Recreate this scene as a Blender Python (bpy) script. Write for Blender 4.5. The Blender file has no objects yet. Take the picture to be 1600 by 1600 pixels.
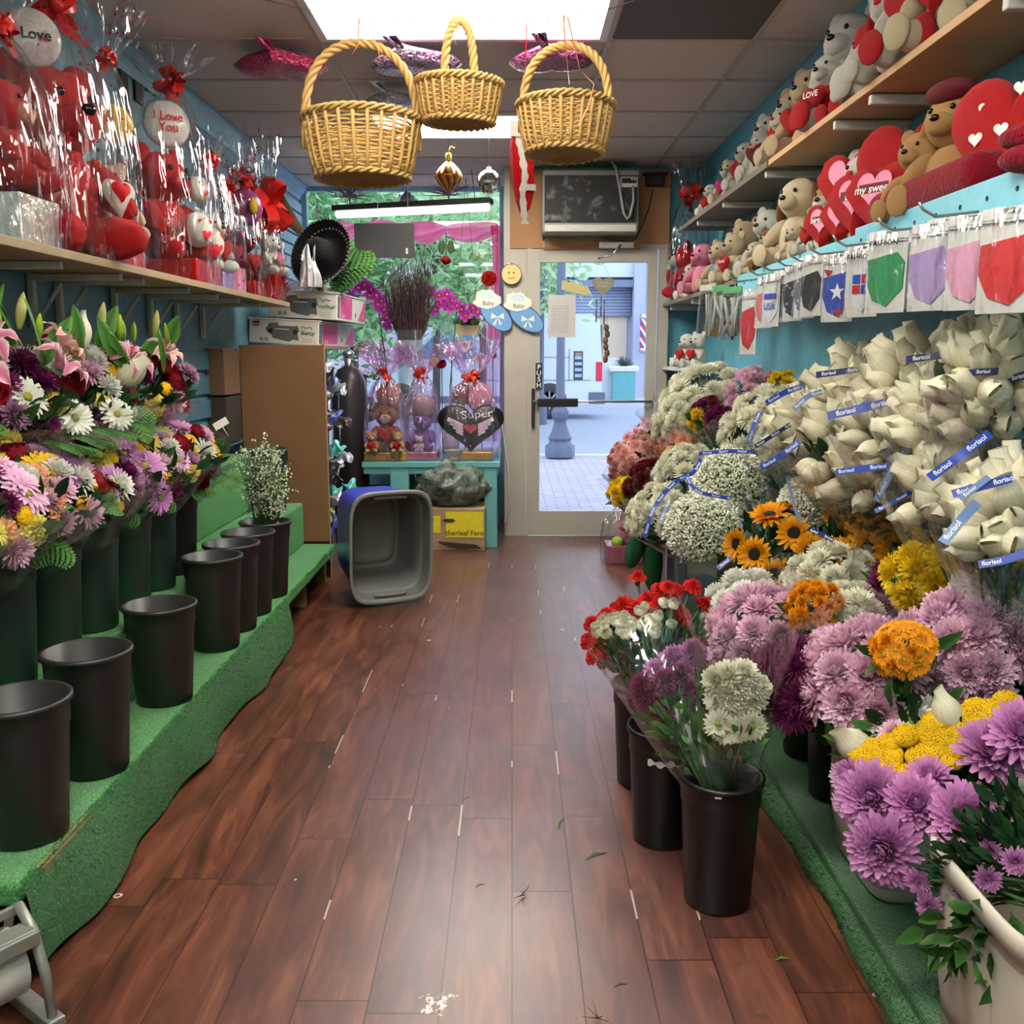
import bpy, bmesh, math, random
from mathutils import Vector, Matrix, noise as mnoise
PI = math.pi
V = Vector
rnd = random.Random(7)
COL = bpy.context.scene.collection

# ------------------------------------------------------------------ camera geometry (1600 x 1600 frame)
CAM_H, FPX, PITCH = 1.35, 1478.0, math.radians(9.4)
CP, SP = math.cos(PITCH), math.sin(PITCH)
def ray(u, v):
    a, b = (u - 800) / FPX, (800 - v) / FPX
    return V((a, CP + b * SP, -SP + b * CP))
def atT(u, v, t):
    d = ray(u, v); return V((d.x * t, d.y * t, CAM_H + d.z * t))
def atY(u, v, Y): d = ray(u, v); return atT(u, v, Y / d.y)
def atX(u, v, X): d = ray(u, v); return atT(u, v, X / d.x)
def atZ(u, v, Z): d = ray(u, v); return atT(u, v, (Z - CAM_H) / d.z)

# ------------------------------------------------------------------ colours and materials
def lin(c):
    c /= 255.0
    return c / 12.92 if c <= 0.04045 else ((c + 0.055) / 1.055) ** 2.4
def C(r, g, b, a=1.0): return (lin(r), lin(g), lin(b), a)
MATS = {}
def newmat(name):
    m = bpy.data.materials.new(name); m.use_nodes = True
    nt = m.node_tree; nt.nodes.clear()
    out = nt.nodes.new('ShaderNodeOutputMaterial')
    return m, nt, out
def N(nt, typ, **kw):
    n = nt.nodes.new('ShaderNode' + typ)
    for k, v in kw.items():
        if k in n.inputs: n.inputs[k].default_value = v
        else: setattr(n, k, v)
    return n
def L(nt, a, ao, b, bi): nt.links.new(a.outputs[ao], b.inputs[bi])
def mixc(nt, fac, c1, c2, mode='MIX'):
    """colour mix; fac/c1/c2 are values or (node, socket)"""
    n = nt.nodes.new('ShaderNodeMix'); n.data_type = 'RGBA'; n.blend_type = mode
    for idx, x in ((0, fac), (6, c1), (7, c2)):
        if hasattr(x, 'outputs'): x = (x, 0)
        if isinstance(x, tuple) and len(x) == 2 and hasattr(x[0], 'outputs'): nt.links.new(x[0].outputs[x[1]], n.inputs[idx])
        else: n.inputs[idx].default_value = x
    return (n, 2)
def mth(nt, op, a, b=None, c=None):
    n = nt.nodes.new('ShaderNodeMath'); n.operation = op
    for i, x in enumerate((a, b, c)):
        if x is None: continue
        if hasattr(x, 'outputs'): x = (x, 0)
        if isinstance(x, tuple): nt.links.new(x[0].outputs[x[1]], n.inputs[i])
        else: n.inputs[i].default_value = x
    return (n, 0)
def setin(nt, node, name, x):
    if isinstance(x, tuple) and len(x) == 2 and hasattr(x[0], 'outputs'): nt.links.new(x[0].outputs[x[1]], node.inputs[name])
    else: node.inputs[name].default_value = x
def mat(name, col, rough=0.6, metal=0.0, var=0.15, scale=30.0, bump=0.0, bscale=None, rand=0.0, spec=0.5, sheen=0.0, coat=0.0, coords='Object', detail=3.0):
    """principled material with noise variation, optional bump and per-object value change"""
    if name in MATS: return MATS[name]
    m, nt, out = newmat(name)
    p = N(nt, 'BsdfPrincipled', Roughness=rough, Metallic=metal)
    p.inputs['Specular IOR Level'].default_value = spec
    if sheen: p.inputs['Sheen Weight'].default_value = sheen
    if coat: p.inputs['Coat Weight'].default_value = coat
    tc = N(nt, 'TexCoord')
    nz = N(nt, 'TexNoise', Scale=scale, Detail=detail)
    L(nt, tc, coords, nz, 'Vector')
    dark = tuple(x * (1 - var) for x in col[:3]) + (1,); lite = tuple(min(1, x * (1 + var)) for x in col[:3]) + (1,)
    c = mixc(nt, (nz, 'Fac'), dark, lite)
    if rand:
        oi = N(nt, 'ObjectInfo')
        mr = N(nt, 'MapRange'); L(nt, oi, 'Random', mr, 0); mr.inputs[3].default_value = 1 - rand; mr.inputs[4].default_value = 1 + rand
        hs = N(nt, 'HueSaturation'); nt.links.new(c[0].outputs[c[1]], hs.inputs['Color']); L(nt, mr, 0, hs, 'Value')
        c = (hs, 0)
    nt.links.new(c[0].outputs[c[1]], p.inputs['Base Color'])
    if bump:
        nb = N(nt, 'TexNoise', Scale=bscale or scale, Detail=detail); L(nt, tc, coords, nb, 'Vector')
        b = N(nt, 'Bump', Strength=bump, Distance=0.01); L(nt, nb, 'Fac', b, 'Height'); L(nt, b, 'Normal', p, 'Normal')
    L(nt, p, 0, out, 0)
    MATS[name] = m; return m
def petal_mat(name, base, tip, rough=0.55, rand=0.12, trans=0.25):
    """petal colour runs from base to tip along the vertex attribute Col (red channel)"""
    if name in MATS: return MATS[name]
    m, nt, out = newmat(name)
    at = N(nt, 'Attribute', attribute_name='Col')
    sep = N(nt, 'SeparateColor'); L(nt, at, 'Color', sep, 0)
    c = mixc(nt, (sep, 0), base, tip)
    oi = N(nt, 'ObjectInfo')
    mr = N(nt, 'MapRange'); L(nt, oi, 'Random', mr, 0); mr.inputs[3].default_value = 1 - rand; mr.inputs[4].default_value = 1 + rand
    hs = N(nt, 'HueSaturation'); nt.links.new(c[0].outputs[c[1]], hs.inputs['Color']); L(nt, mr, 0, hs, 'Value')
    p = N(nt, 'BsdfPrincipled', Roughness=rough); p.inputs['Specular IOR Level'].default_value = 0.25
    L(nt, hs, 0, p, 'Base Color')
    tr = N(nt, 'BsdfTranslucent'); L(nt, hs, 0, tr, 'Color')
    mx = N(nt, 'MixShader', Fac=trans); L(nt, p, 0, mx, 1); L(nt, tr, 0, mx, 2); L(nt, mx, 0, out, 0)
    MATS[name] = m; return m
def emit(name, col, s):
    if name in MATS: return MATS[name]
    m, nt, out = newmat(name)
    e = N(nt, 'Emission', Color=col, Strength=s); L(nt, e, 0, out, 0); MATS[name] = m; return m
def film(name, tint=(0.93, 0.93, 0.95, 1), refl=0.10, edge=0.55, rough=0.10, crink=0.5, cscale=22.0, dots=None, dscale=38.0, milk=0.0, dsize=0.22, stretch=(1, 1, 0.35)):
    """thin clear plastic: transparent with crinkled gloss, optional printed spots"""
    if name in MATS: return MATS[name]
    m, nt, out = newmat(name)
    tc = N(nt, 'TexCoord')
    mp = N(nt, 'Mapping'); mp.inputs['Scale'].default_value = stretch; L(nt, tc, 'Object', mp, 'Vector')
    nz = N(nt, 'TexNoise', Scale=cscale, Detail=2.0); L(nt, mp, 0, nz, 'Vector')
    b = N(nt, 'Bump', Strength=crink, Distance=0.05); L(nt, nz, 'Fac', b, 'Height')
    t = N(nt, 'BsdfTransparent', Color=tint)
    g = N(nt, 'BsdfGlossy', Roughness=rough, Color=(1, 1, 1, 1)); L(nt, b, 'Normal', g, 'Normal')
    lw = N(nt, 'LayerWeight', Blend=0.35); L(nt, b, 'Normal', lw, 'Normal')
    f = mth(nt, 'MULTIPLY_ADD', (lw, 'Facing'), edge, refl)
    f = mth(nt, 'MINIMUM', f, 0.8)
    mx = N(nt, 'MixShader'); nt.links.new(f[0].outputs[0], mx.inputs[0]); L(nt, t, 0, mx, 1); L(nt, g, 0, mx, 2)
    last = mx
    if milk:
        d = N(nt, 'BsdfDiffuse', Color=(0.9, 0.9, 0.88, 1)); m3 = N(nt, 'MixShader', Fac=milk); L(nt, last, 0, m3, 1); L(nt, d, 0, m3, 2); last = m3
    if dots:
        vo = N(nt, 'TexVoronoi', Scale=dscale); L(nt, tc, 'Object', vo, 'Vector')
        lt = mth(nt, 'LESS_THAN', (vo, 'Distance'), dsize)
        d = N(nt, 'BsdfDiffuse', Color=dots); m2 = N(nt, 'MixShader')
        fac = mth(nt, 'MULTIPLY', lt, 0.75)
        nt.links.new(fac[0].outputs[0], m2.inputs[0]); L(nt, last, 0, m2, 1); L(nt, d, 0, m2, 2); last = m2
    L(nt, last, 0, out, 0); MATS[name] = m; return m

# ------------------------------------------------------------------ mesh builder
def rotz(a): return Matrix.Rotation(a, 4, 'Z')
def T(x, y=None, z=None): return Matrix.Translation(V(x) if y is None else V((x, y, z)))
def S(x, y=None, z=None):
    if y is None: y = z = x
    return Matrix.Diagonal((x, y, z, 1))
def RX(a): return Matrix.Rotation(a, 4, 'X')
def RY(a): return Matrix.Rotation(a, 4, 'Y')
def align(n, roll=0.0):
    """matrix turning +Z to n"""
    return V((0, 0, 1)).rotation_difference(V(n).normalized()).to_matrix().to_4x4() @ rotz(roll)
class MB:
    def __init__(s): s.v, s.f, s.mi, s.sm, s.c = [], [], [], [], []
    def add(s, verts, faces, mi=0, M=None, smooth=True, col=None):
        o = len(s.v)
        for p in verts: s.v.append(M @ V(p) if M is not None else V(p))
        s.c += list(col) if col is not None else [0.0] * len(verts)
        for f in faces: s.f.append([o + i for i in f]); s.mi.append(mi); s.sm.append(smooth)
        return s
    def surf(s, fn, nu, nv, closeu=False, mi=0, M=None, smooth=True, col=None):
        vs, fs, cs = [], [], []
        cu = nu if closeu else nu + 1
        for j in range(nv + 1):
            for i in range(cu):
                a, b = i / nu, j / nv
                vs.append(fn(a, b)); cs.append(col(a, b) if col else 0.0)
        for j in range(nv):
            for i in range(nu):
                i2 = (i + 1) % cu if closeu else i + 1
                fs.append((j * cu + i, j * cu + i2, (j + 1) * cu + i2, (j + 1) * cu + i))
        return s.add(vs, fs, mi, M, smooth, cs)
    def ball(s, c, r, nu=16, nv=10, M=None, mi=0, smooth=True, jit=0.0, col=None):
        if not hasattr(r, '__len__'): r = (r, r, r)
        MM = (M or Matrix()) @ T(*c) @ S(*r)
        vs = [V((0, 0, -1))]; fs = []
        for j in range(1, nv):
            t = -PI / 2 + PI * j / nv
            for i in range(nu):
                a = 2 * PI * i / nu
                p = V((math.cos(t) * math.cos(a), math.cos(t) * math.sin(a), math.sin(t)))
                if jit: p *= 1 + jit * (mnoise.noise(p * 3.1 + V(c) * 9) + 0.6 * mnoise.noise(p * 9))
                vs.append(p)
        vs.append(V((0, 0, 1)))
        for i in range(nu): fs.append((0, 1 + (i + 1) % nu, 1 + i))
        for j in range(nv - 2):
            for i in range(nu):
                a, b = 1 + j * nu + i, 1 + j * nu + (i + 1) % nu
                fs.append((a, b, b + nu, a + nu))
        k = 1 + (nv - 2) * nu
        for i in range(nu): fs.append((k + i, k + (i + 1) % nu, len(vs) - 1))
        return s.add(vs, fs, mi, MM, smooth, [col] * len(vs) if col is not None else None)
    def tube(s, pts, r, seg=6, mi=0, M=None, cap=True, smooth=True, flat=1.0):
        pts = [V(p) for p in pts]; n = len(pts)
        rs = r if hasattr(r, '__len__') else [r] * n
        vs, fs = [], []
        up = None
        for k in range(n):
            d = (pts[min(k + 1, n - 1)] - pts[max(k - 1, 0)])
            d = d.normalized() if d.length > 1e-9 else V((0, 0, 1))
            if up is None: up = d.orthogonal().normalized()
            else:
                up = up - d * up.dot(d)
                up = up.normalized() if up.length > 1e-6 else d.orthogonal().normalized()
            w = d.cross(up)
            for i in range(seg):
                a = 2 * PI * i / seg
                vs.append(pts[k] + (up * math.cos(a) + w * math.sin(a) * flat) * rs[k])
        for k in range(n - 1):
            for i in range(seg):
                fs.append((k * seg + i, k * seg + (i + 1) % seg, (k + 1) * seg + (i + 1) % seg, (k + 1) * seg + i))
        if cap: fs.append(tuple(range(seg - 1, -1, -1))); fs.append(tuple((n - 1) * seg + i for i in range(seg)))
        return s.add(vs, fs, mi, M, smooth)
    def lathe(s, prof, seg=32, mi=0, M=None, smooth=True, sx=1.0, sy=1.0):
        vs, fs = [], []
        for r, z in prof:
            for i in range(seg):
                a = 2 * PI * i / seg; vs.append((r * math.cos(a) * sx, r * math.sin(a) * sy, z))
        for k in range(len(prof) - 1):
            for i in range(seg):
                fs.append((k * seg + i, k * seg + (i + 1) % seg, (k + 1) * seg + (i + 1) % seg, (k + 1) * seg + i))
        return s.add(vs, fs, mi, M, smooth)
    def box(s, c, size, M=None, mi=0, bev=0.0, smooth=False, seg=2):
        MM = (M or Matrix()) @ T(*c)
        x, y, z = [q / 2 for q in size]
        if bev <= 0:
            vs = [(-x, -y, -z), (x, -y, -z), (x, y, -z), (-x, y, -z), (-x, -y, z), (x, -y, z), (x, y, z), (-x, y, z)]
            fs = [(0, 3, 2, 1), (4, 5, 6, 7), (0, 1, 5, 4), (1, 2, 6, 5), (2, 3, 7, 6), (3, 0, 4, 7)]
            return s.add(vs, fs, mi, MM, False)
        bm = bmesh.new(); bmesh.ops.create_cube(bm, size=1.0)
        bmesh.ops.scale(bm, vec=(2 * x, 2 * y, 2 * z), verts=bm.verts)
        bmesh.ops.bevel(bm, geom=list(bm.edges), offset=min(bev, x * .95, y * .95, z * .95), segments=seg, affect='EDGES', profile=0.5)
        bm.verts.index_update()
        s.add([v.co.copy() for v in bm.verts], [[v.index for v in f.verts] for f in bm.faces], mi, MM, smooth); bm.free()
        return s
    def prism(s, poly, h, M=None, mi=0, smooth=False):
        """poly in XY extruded from z=0 to z=h"""
        n = len(poly)
        vs = [(p[0], p[1], 0) for p in poly] + [(p[0], p[1], h) for p in poly]
        fs = [tuple(range(n - 1, -1, -1)), tuple(range(n, 2 * n))] + [(i, (i + 1) % n, n + (i + 1) % n, n + i) for i in range(n)]
        return s.add(vs, fs, mi, M, smooth)
    def quad(s, a, b, c, d, mi=0, M=None): return s.add([a, b, c, d], [(0, 1, 2, 3)], mi, M, False)
    def mesh(s, name, mats):
        me = bpy.data.meshes.new(name)
        me.from_pydata([tuple(p) for p in s.v], [], s.f)
        for m in (mats if isinstance(mats, (list, tuple)) else [mats]): me.materials.append(m)
        me.polygons.foreach_set('material_index', s.mi)
        me.polygons.foreach_set('use_smooth', s.sm)
        if any(s.c):
            at = me.color_attributes.new('Col', 'FLOAT_COLOR', 'POINT')
            flat = []
            for c in s.c: flat += [c, c, c, 1.0]
            at.data.foreach_set('color', flat)
        me.update(); return me
    def build(s, name, mats, parent=None, M=None): return obj(name, s.mesh(name, mats), parent, M)
def obj(name, me, parent=None, M=None):
    o = bpy.data.objects.new(name, me); COL.objects.link(o)
    if parent is not None: o.parent = parent
    if M is not None: o.matrix_local = M
    return o
def tag(o, label=None, cat=None, group=None, kind=None):
    if label: o['label'] = label
    if cat: o['category'] = cat
    if group: o['group'] = group
    if kind: o['kind'] = kind
    return o
def thing(name, label, cat, loc=(0, 0, 0), rz=0.0, group=None, M=None):
    o = bpy.data.objects.new(name, None); COL.objects.link(o); o.empty_display_size = 0.05
    o.matrix_world = M if M is not None else T(*loc) @ rotz(rz)
    return tag(o, label, cat, group)
def struct(o): o['kind'] = 'structure'; return o
def kids(o): return [c for c in bpy.data.objects if c.parent == o]
def dup(root, M, label, group=None):
    """copy of a thing with copies of its parts and their sub-parts"""
    r = root.copy(); COL.objects.link(r); r.matrix_world = M; r['label'] = label
    if group: r['group'] = group
    for ch in root.children:
        c = ch.copy(); COL.objects.link(c); c.parent = r
        for g in ch.children:
            d = g.copy(); COL.objects.link(d); d.parent = c
    return r
# text as mesh data inside a builder
_TXT = {}
def text_geo(s, bold=False):
    if s not in _TXT:
        cu = bpy.data.curves.new('lettering', 'FONT'); cu.body = s; cu.align_x = 'CENTER'; cu.align_y = 'CENTER'; cu.resolution_u = 3
        if bold: cu.offset = 0.02
        o = bpy.data.objects.new('lettering', cu); COL.objects.link(o)
        bpy.context.view_layer.update()
        me = o.to_mesh()
        _TXT[s] = ([v.co.copy() for v in me.vertices], [list(p.vertices) for p in me.polygons])
        o.to_mesh_clear(); bpy.data.objects.remove(o); bpy.data.curves.remove(cu)
    return _TXT[s]
def text(mb, s, M, size, mi=0, bold=False):
    vs, fs = text_geo(s, bold); mb.add(vs, fs, mi, M @ S(size), False)
def frame3(o, x, y):
    """matrix with origin o, X axis along x, Y axis near y"""
    x = V(x).normalized(); z = x.cross(V(y)).normalized(); y = z.cross(x)
    m = Matrix((x, y, z)).transposed().to_4x4(); return T(*o) @ m
def lerp(a, b, t): return a + (b - a) * t
def arc_pts(a, b, sag, n=12, d=(0, 0, -1)):
    a, b, d = V(a), V(b), V(d); return [a.lerp(b, i / n) + d * (sag * 4 * (i / n) * (1 - i / n)) for i in range(n + 1)]
# ================================================================== ROOM
XL, XR, YB, YD, YW, ZC = -1.70, 1.38, -1.6, 7.10, 7.90, 2.68
cam = bpy.data.cameras.new('camera'); cam.sensor_width = 36; cam.lens = FPX / 1600 * 36; cam.clip_start = 0.02
camo = bpy.data.objects.new('camera', cam); COL.objects.link(camo)
camo.location = (0, 0, CAM_H); camo.rotation_euler = (math.radians(90) - PITCH, 0, 0)
sc = bpy.context.scene; sc.camera = camo
sc.view_settings.view_transform = 'Standard'; sc.view_settings.look = 'None'; sc.view_settings.exposure = 0.9
cy = sc.cycles
cy.use_denoising = True; cy.max_bounces = 6; cy.diffuse_bounces = 2; cy.glossy_bounces = 2; cy.transmission_bounces = 4
cy.transparent_max_bounces = 14; cy.use_adaptive_sampling = True; cy.adaptive_threshold = 0.1
cy.caustics_reflective = False; cy.caustics_refractive = False; cy.sample_clamp_indirect = 4.0

def floor_mat():
    m, nt, out = newmat('red_brown_plank')
    tc = N(nt, 'TexCoord'); sx = N(nt, 'SeparateXYZ'); L(nt, tc, 'Object', sx, 0)
    W, LN = 0.152, 0.92
    xs = mth(nt, 'DIVIDE', (sx, 0), W); ix = mth(nt, 'FLOOR', xs); fx = mth(nt, 'FRACT', xs)
    wn = N(nt, 'TexWhiteNoise', noise_dimensions='1D'); L(nt, ix[0], 0, wn, 'W')
    ys = mth(nt, 'DIVIDE', (sx, 1), LN); ys = mth(nt, 'ADD', ys, (wn, 0)); iy = mth(nt, 'FLOOR', ys); fy = mth(nt, 'FRACT', ys)
    cid = N(nt, 'CombineXYZ'); L(nt, ix[0], 0, cid, 0); L(nt, iy[0], 0, cid, 1)
    w2 = N(nt, 'TexWhiteNoise', noise_dimensions='2D'); L(nt, cid, 0, w2, 'Vector')
    # grain, offset per plank
    off = N(nt, 'VectorMath', operation='SCALE'); L(nt, w2, 'Color', off, 0); off.inputs['Scale'].default_value = 13.0
    add = N(nt, 'VectorMath', operation='ADD'); L(nt, tc, 'Object', add, 0); L(nt, off, 0, add, 1)
    mp = N(nt, 'Mapping'); mp.inputs['Scale'].default_value = (14, 2.0, 1); L(nt, add, 0, mp, 'Vector')
    g = N(nt, 'TexNoise', Scale=1.0, Detail=8.0, Roughness=0.62, Distortion=1.3); L(nt, mp, 0, g, 'Vector')
    mp2 = N(nt, 'Mapping'); mp2.inputs['Scale'].default_value = (120, 5.0, 1); L(nt, add, 0, mp2, 'Vector')
    g2 = N(nt, 'TexNoise', Scale=1.0, Detail=3.0); L(nt, mp2, 0, g2, 'Vector')
    r = N(nt, 'ValToRGB'); L(nt, g, 'Fac', r, 0)
    r.color_ramp.elements[0].position = 0.30; r.color_ramp.elements[0].color = C(50, 28, 22)
    r.color_ramp.elements[1].position = 0.72; r.color_ramp.elements[1].color = C(132, 80, 56)
    e = r.color_ramp.elements.new(0.5); e.color = C(92, 50, 36)
    c = mixc(nt, 0.22, (r, 0), (g2, 'Color'), 'OVERLAY')
    # value per plank
    mr = N(nt, 'MapRange'); L(nt, w2, 'Value', mr, 0); mr.inputs[3].default_value = 0.78; mr.inputs[4].default_value = 1.2
    hs = N(nt, 'HueSaturation'); nt.links.new(c[0].outputs[c[1]], hs.inputs['Color']); L(nt, mr, 0, hs, 'Value')
    # planks turn lilac-grey towards the middle of the aisle
    ax = mth(nt, 'ABSOLUTE', mth(nt, 'SUBTRACT', (sx, 0), -0.02))
    mask = N(nt, 'MapRange', clamp=True); nt.links.new(ax[0].outputs[0], mask.inputs[0]); mask.inputs[1].default_value = 0.75; mask.inputs[2].default_value = 0.15; mask.inputs[3].default_value = 0; mask.inputs[4].default_value = 0.75
    dn = N(nt, 'TexNoise', Scale=3.0, Detail=5.0); L(nt, tc, 'Object', dn, 'Vector')
    dm = mth(nt, 'MULTIPLY', (mask, 0), (dn, 'Fac'))
    c = mixc(nt, dm, (hs, 0), C(124, 100, 106))
    # seams (dark), some chipped white along the long seams
    def seam(f, w):
        a = mth(nt, 'ABSOLUTE', mth(nt, 'SUBTRACT', f, 0.5)); return mth(nt, 'GREATER_THAN', a, 0.5 - w)
    s1 = seam(fx, 0.011); s2 = seam(fy, 0.0022); s = mth(nt, 'MAXIMUM', s1, s2)
    c = mixc(nt, mth(nt, 'MULTIPLY', s, 0.75), c, C(24, 14, 12))
    wn3 = N(nt, 'TexNoise', Scale=2.6, Detail=2.0); L(nt, tc, 'Object', wn3, 'Vector')
    chip = mth(nt, 'MULTIPLY', seam(fx, 0.016), mth(nt, 'GREATER_THAN', (wn3, 'Fac'), 0.62))
    chip = mth(nt, 'MULTIPLY', chip, mth(nt, 'GREATER_THAN', mask, 0.05))
    c = mixc(nt, mth(nt, 'MULTIPLY', chip, 0.8), c, C(205, 190, 170))
    # flakes where the print has worn through to the white backing
    vo = N(nt, 'TexVoronoi', Scale=3.4); L(nt, tc, 'Object', vo, 'Vector')
    spn = N(nt, 'TexNoise', Scale=60.0, Detail=2.0); L(nt, tc, 'Object', spn, 'Vector')
    rad = mth(nt, 'ADD', (vo, 'Distance'), mth(nt, 'MULTIPLY', (spn, 'Fac'), 0.03))
    sepc = N(nt, 'SeparateColor'); L(nt, vo, 'Color', sepc, 0)
    pick = mth(nt, 'GREATER_THAN', (sepc, 0), 0.45)
    ring = mth(nt, 'MULTIPLY', mth(nt, 'MULTIPLY', mth(nt, 'LESS_THAN', rad, 0.052), mth(nt, 'GREATER_THAN', rad, 0.034)), pick)
    c = mixc(nt, mth(nt, 'MULTIPLY', ring, 0.85), c, C(214, 202, 186))
    vo2 = N(nt, 'TexVoronoi', Scale=9.0); L(nt, tc, 'Object', vo2, 'Vector')
    sp2 = N(nt, 'SeparateColor'); L(nt, vo2, 'Color', sp2, 0)
    d2 = mth(nt, 'MULTIPLY', mth(nt, 'LESS_THAN', mth(nt, 'ADD', (vo2, 'Distance'), mth(nt, 'MULTIPLY', (spn, 'Fac'), 0.05)), 0.062), mth(nt, 'GREATER_THAN', (sp2, 0), 0.72))
    d2 = mth(nt, 'MULTIPLY', d2, mth(nt, 'GREATER_THAN', mask, 0.02))
    c = mixc(nt, mth(nt, 'MULTIPLY', d2, 0.8), c, C(222, 210, 195))
    # one large worn patch near the camera
    ps = N(nt, 'VectorMath', operation='SUBTRACT'); L(nt, tc, 'Object', ps, 0); ps.inputs[1].default_value = (-0.155, 1.80, 0)
    pl = N(nt, 'VectorMath', operation='LENGTH'); L(nt, ps, 0, pl, 0)
    bn = N(nt, 'TexNoise', Scale=42.0, Detail=5.0, Roughness=.75); L(nt, tc, 'Object', bn, 'Vector')
    pv = mth(nt, 'ADD', (pl, 'Value'), mth(nt, 'MULTIPLY', (bn, 'Fac'), 0.24))
    c = mixc(nt, mth(nt, 'MULTIPLY', mth(nt, 'LESS_THAN', pv, 0.135), 0.85), c, C(220, 208, 190))
    p = N(nt, 'BsdfPrincipled'); nt.links.new(c[0].outputs[c[1]], p.inputs['Base Color'])
    rr = N(nt, 'MapRange'); L(nt, g, 'Fac', rr, 0); rr.inputs[3].default_value = 0.27; rr.inputs[4].default_value = 0.33
    L(nt, rr, 0, p, 'Roughness'); p.inputs['Specular IOR Level'].default_value = 0.55
    hgt = mth(nt, 'SUBTRACT', mth(nt, 'MULTIPLY', (dn, 'Fac'), 0.8), s)
    b = N(nt, 'Bump', Strength=0.25, Distance=0.006); nt.links.new(hgt[0].outputs[0], b.inputs['Height']); L(nt, b, 'Normal', p, 'Normal')
    L(nt, p, 0, out, 0); return m
def tile_mat():
    m, nt, out = newmat('fissured_ceiling_tile')
    tc = N(nt, 'TexCoord')
    nz = N(nt, 'TexNoise', Scale=130.0, Detail=3.0, Roughness=0.7); L(nt, tc, 'Object', nz, 'Vector')
    n2 = N(nt, 'TexNoise', Scale=1.1, Detail=2.0); L(nt, tc, 'Object', n2, 'Vector')
    base = mixc(nt, (n2, 'Fac'), C(196, 180, 170), C(222, 206, 196))
    holes = mth(nt, 'LESS_THAN', (nz, 'Fac'), 0.36)
    c = mixc(nt, mth(nt, 'MULTIPLY', holes, 0.5), base, C(120, 104, 96))
    sx = N(nt, 'SeparateXYZ'); L(nt, tc, 'Object', sx, 0)
    p = N(nt, 'BsdfPrincipled', Roughness=0.95); nt.links.new(c[0].outputs[c[1]], p.inputs['Base Color'])
    b = N(nt, 'Bump', Strength=0.4, Distance=0.004); L(nt, nz, 'Fac', b, 'Height'); L(nt, b, 'Normal', p, 'Normal')
    L(nt, p, 0, out, 0); return m
def wall_mat(name, col, dark, z0=0.4, z1=1.6):
    m, nt, out = newmat(name)
    tc = N(nt, 'TexCoord'); nz = N(nt, 'TexNoise', Scale=2.2, Detail=6.0, Roughness=0.6); L(nt, tc, 'Object', nz, 'Vector')
    n2 = N(nt, 'TexNoise', Scale=25.0, Detail=4.0); L(nt, tc, 'Object', n2, 'Vector')
    f = mth(nt, 'MULTIPLY', (nz, 'Fac'), (n2, 'Fac')); f = mth(nt, 'MULTIPLY', f, 2.2)
    c = mixc(nt, f, dark, col)
    p = N(nt, 'BsdfPrincipled', Roughness=0.55); nt.links.new(c[0].outputs[c[1]], p.inputs['Base Color'])
    b = N(nt, 'Bump', Strength=0.12, Distance=0.01); L(nt, n2, 'Fac', b, 'Height'); L(nt, b, 'Normal', p, 'Normal')
    L(nt, p, 0, out, 0); return m
M_floor, M_tile = floor_mat(), tile_mat()
M_wallL = wall_mat('blue_grey_paint', C(112, 158, 172), C(78, 120, 134))
M_wallR = wall_mat('teal_paint', C(96, 172, 188), C(62, 128, 146))
M_peg = wall_mat('light_blue_paint', C(128, 200, 216), C(108, 184, 204))
M_trimblue = mat('pale_blue_trim', C(120, 170, 190), 0.5, var=0.1)
M_frame = mat('grey_beige_metal', C(186, 178, 164), 0.45, var=0.12, scale=6, bump=0.05)
M_framed = mat('dull_beige_metal', C(150, 143, 132), 0.5, var=0.15, scale=6)
M_card = mat('brown_cardboard', C(176, 130, 92), 0.85, var=0.12, scale=8, bump=0.05)
M_dark = mat('matte_black', C(22, 21, 20), 0.6)
M_steel = mat('brushed_steel', C(190, 192, 196), 0.35, metal=0.9)
M_white = mat('white_plastic', C(226, 226, 220), 0.45, var=0.05)
M_glass = film('window_glass', tint=(0.95, 0.97, 1, 1), refl=0.02, edge=0.25, rough=0.02, crink=0.0)
M_backw = mat('cream_wall_paint', C(190, 180, 165), 0.8)

mb = MB(); mb.box(((XL + XR) / 2, (YB + YW) / 2, -0.05), (XR - XL, YW - YB, 0.1)); o = struct(mb.build('floor', M_floor))
mb = MB(); mb.box(((XL + XR) / 2, (YB + YW) / 2, ZC + 0.05), (XR - XL + .2, YW - YB + .1, 0.1)); struct(mb.build('ceiling', M_tile))
mb = MB(); mb.box((XL - .05, (YB + YW) / 2, ZC / 2), (0.1, YW - YB, ZC)); struct(mb.build('wall_left', M_wallL))
mb = MB(); mb.box((XR + .05, (YB + YD + .1) / 2, ZC / 2), (0.1, YD + .1 - YB, ZC)); struct(mb.build('wall_right', M_wallR))
mb = MB(); mb.box(((XL + XR) / 2, YB - .05, ZC / 2), (XR - XL + .2, 0.1, ZC)); struct(mb.build('wall_back', M_backw))
# T-bar grid under the tiles
M_tbar = mat('ceiling_grid_metal', C(176, 162, 154), 0.5, var=0.1)
mb = MB()
ys = [4.30 - 0.61 * k for k in range(9)] + [4.30 + 0.61 * k for k in range(1, 6)]
for y in ys: mb.box(((XL + XR) / 2, y, ZC - .003), (XR - XL, 0.022, 0.006))
for x in (-0.82, 0.41, 1.03): mb.box((x, (YB + YW) / 2, ZC - .004), (0.022, YW - YB, 0.006))
struct(mb.build('trim_ceiling_grid', M_tbar))
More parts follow.
